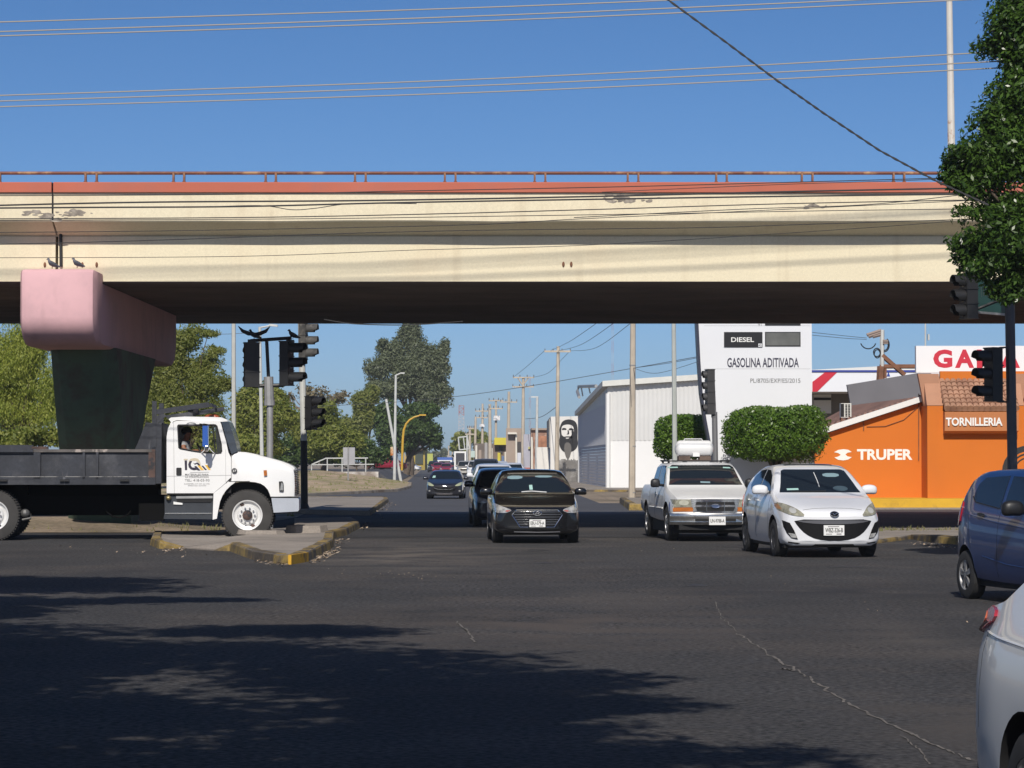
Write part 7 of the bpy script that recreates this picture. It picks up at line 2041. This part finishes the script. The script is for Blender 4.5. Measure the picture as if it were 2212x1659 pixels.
# ------------------------------------------------------------------ wires
def wire(label, pts, Y0, Y1=None, r=.012, mat=wire_grey, sag=0.0, group=None, name='power_line', cat='power line'):
    Y1 = Y1 or Y0
    q = MB(); P = []
    f = pw([(float(i), a_[1]) for i, a_ in enumerate(pts)]); n = len(pts); m = 10 * (n - 1)
    fx = [a_[0] for a_ in pts]
    # a smooth curve through the points (Catmull-Rom)
    for k in range(m + 1):
        g_ = k / m; s_ = g_ * (n - 1); i = min(int(s_), n - 2); t = s_ - i
        A, B_, C_, D_ = pts[max(i - 1, 0)], pts[i], pts[i + 1], pts[min(i + 2, n - 1)]
        cr_ = lambda j: .5 * (2 * B_[j] + (C_[j] - A[j]) * t + (2 * A[j] - 5 * B_[j] + 4 * C_[j] - D_[j]) * t * t + (3 * B_[j] - A[j] - 3 * C_[j] + D_[j]) * t ** 3)
        P.append(pt(cr_(0), cr_(1), Y0 + (Y1 - Y0) * g_))
    q.tube(P, r, 5)
    return solo(name, q, mat, label, cat, tuple(P[0]), group, smooth=60)
sky_t = M('wire_tan', (.36, .32, .27), .5)
for i, (yl_, ym, yr) in enumerate(((48, 26, -12), (69, 44, 4), (78, 55, 14))):
    wire(('uppermost', 'middle', 'lowest')[i] + ' of the three power lines in the top group across the sky', [(-120, yl_ + 3), (1100, ym - 12), (2330, yr - 26)], 42, 42, .0105, sky_t, group='sky power lines')
for i, (yl_, ym, yr) in enumerate(((206, 168, 110), (218, 182, 132), (230, 197, 146))):
    wire(('uppermost', 'middle', 'lowest')[i] + ' of the three power lines in the group just above the bridge', [(-120, yl_ + 4), (1100, ym), (2330, yr - 8)], 44, 44, .0105, sky_t, group='sky power lines')
q = MB()
base = [(1430, -10), (1560, 85), (1680, 175), (1780, 245), (1900, 325), (2020, 390), (2140, 445)]
pts_ = [pt(x, y, 41) for x, y in base]
dense = []
for a, b in zip(pts_, pts_[1:]):
    for k in range(24): dense.append(a.lerp(b, k / 24))
for s_ in (0, math.pi):
    q.tube([p + Vector((math.sin(i * .8 + s_) * .009, math.cos(i * .8 + s_) * .009, math.cos(i * .8 + s_) * .009)) for i, p in enumerate(dense)], .011, 5)
solo('cable', q, wire_black, 'thick twisted black cable slanting down from the top to the right tree', 'cable', tuple(dense[0]))
labs = ['thin cable just under the coral coping of the bridge', 'thick cable across the upper parapet of the bridge', 'doubled sagging cable across the middle parapet', 'looping thin cable hung under the doubled cable', 'thin cable along the lower parapet', 'second thin cable along the lower parapet edge', 'thin cable across the shaded overhang', 'faint cable crossing the shaded girder band', 'thin cable rising over the bright girder face', 'low dark cable dipping below the bridge soffit', 'steep thin cable rising across the parapet at right', 'thin cable crossing the coral coping at right']
cab_ = [([(-100, 423), (500, 420), (900, 412), (1400, 402), (2200, 380)], .009, 53), ([(-100, 446), (300, 437), (800, 433), (1300, 424), (1700, 414), (2200, 404)], .017, 54), ([(-100, 450), (200, 448), (520, 446), (850, 438), (1250, 431), (1700, 424), (2200, 418)], .016, 53),
        ([(420, 448), (560, 444), (630, 453), (680, 450), (760, 440), (900, 440)], .008, 53), ([(-100, 473), (500, 470), (900, 463), (1300, 452), (1700, 440), (2200, 430)], .010, 52), ([(-100, 476), (600, 473), (1000, 468), (1400, 462), (1800, 455), (2200, 450)], .008, 55),
        ([(-100, 503), (400, 498), (1000, 486), (1250, 473), (1700, 452), (2200, 428)], .007, 52), ([(-100, 530), (300, 520), (900, 500), (1500, 492), (1700, 486), (2200, 470)], .008, 55), ([(-100, 557), (500, 554), (900, 540), (1300, 528), (1900, 490), (2200, 465)], .0055, 50),
        ([(700, 690), (760, 699), (850, 702), (920, 700), (1000, 694)], .012, 60.0), ([(1240, 470), (1600, 452), (1900, 440), (2200, 405)], .008, 53), ([(1300, 415), (1700, 398), (2000, 388), (2200, 372)], .007, 56)]
for lab, (P, r, Y) in zip(labs, cab_): wire(lab, P, Y, Y, r, wire_black, group='cables in front of the bridge', name='cable', cat='cable')
# shadows of nearer lines reach the girder from these two, high above the road
for i, P_ in enumerate((((-40, 588), (774, 573), (1369, 542), (2300, 495)), (((-40, 622), (942, 601), (1544, 577), (2300, 540))), ((-40, 600), (700, 590), (1500, 550), (2300, 500)))):
    dY = 11.0 if i < 2 else 11.6
    P = [pt(x, y, 61.0) + Vector((-dY * math.tan(.061), -dY, dY * math.tan(SUN_EL) / math.cos(SUN_AZ))) for x, y in P_]
    q = MB(); q.tube(P, .022 if i < 2 else .014, 5)
    solo('power_line', q, wire_black, ('high power line above the frame shading the girder', 'second high power line above the frame shading the girder', 'thin high power line above the frame shading the girder')[i], 'power line', tuple(P[0]), 'high power lines over the road')
# wires of the far street
wire_far = M('wire_far', (.10, .10, .11), .6)
for (lab, P, Y0, Y1, r) in (('long service wire sloping across the far sky towards the warehouse', [(640, 880), (900, 865), (1130, 836), (1510, 770)], 200, 130, .016), ('left conductor hanging between the two nearest far poles', [(1109, 815), (1140, 790), (1177, 757)], 262, 196, .016), ('right conductor hanging between the two nearest far poles', [(1152, 815), (1185, 805), (1215, 775), (1232, 757)], 262, 196, .016),
                         ('left conductor rising from the mural pole to the bridge', [(1190, 757), (1235, 735), (1300, 690)], 196, 110, .013), ('middle conductor rising from the mural pole to the bridge', [(1206, 758), (1260, 742), (1330, 695)], 196, 110, .013), ('right conductor rising from the mural pole to the bridge', [(1232, 758), (1290, 750), (1360, 700)], 196, 110, .013), ('sagging service cable from the mural pole to the lower poles', [(1135, 905), (1170, 900), (1200, 880)], 262, 196, .022),
                         ('upper thin wire from the totem to the service post', [(1755, 718), (1830, 726), (1872, 730)], 100, 108, .010), ('lower thin wire from the totem to the service post', [(1755, 724), (1830, 731), (1872, 733)], 100, 108, .010), ('wire from the beige concrete pole to the totem', [(1368, 795), (1440, 785), (1512, 772)], 114, 100, .010), ('sagging cable from the beige concrete pole to the totem', [(1368, 795), (1420, 806), (1512, 780)], 114, 100, .009),
                         ('wire from the lamp arm leftwards to the olive tree', [(470, 722), (505, 721), (562, 718)], 110, 110, .010)):
    wire(lab, P, Y0, Y1, r, wire_far)
# ------------------------------------------------------------------ the dusty air of the place: one closed box round everything
hz = MB().box(-900, 700, -60, 1400, -1.0, 34)
hm = bpy.data.materials.new('haze')
hm.use_nodes = True
hm.node_tree.nodes.clear()
hv = hm.node_tree.nodes.new('ShaderNodeVolumePrincipled')
hv.inputs['Color'].default_value = (.82, .88, .96, 1)
hv.inputs['Density'].default_value = 0.00022
ho = hm.node_tree.nodes.new('ShaderNodeOutputMaterial')
hm.node_tree.links.new(hv.outputs[0], ho.inputs['Volume'])
solo('haze', hz, hm, 'thin pale dusty air over the whole street', 'haze', kind='stuff')
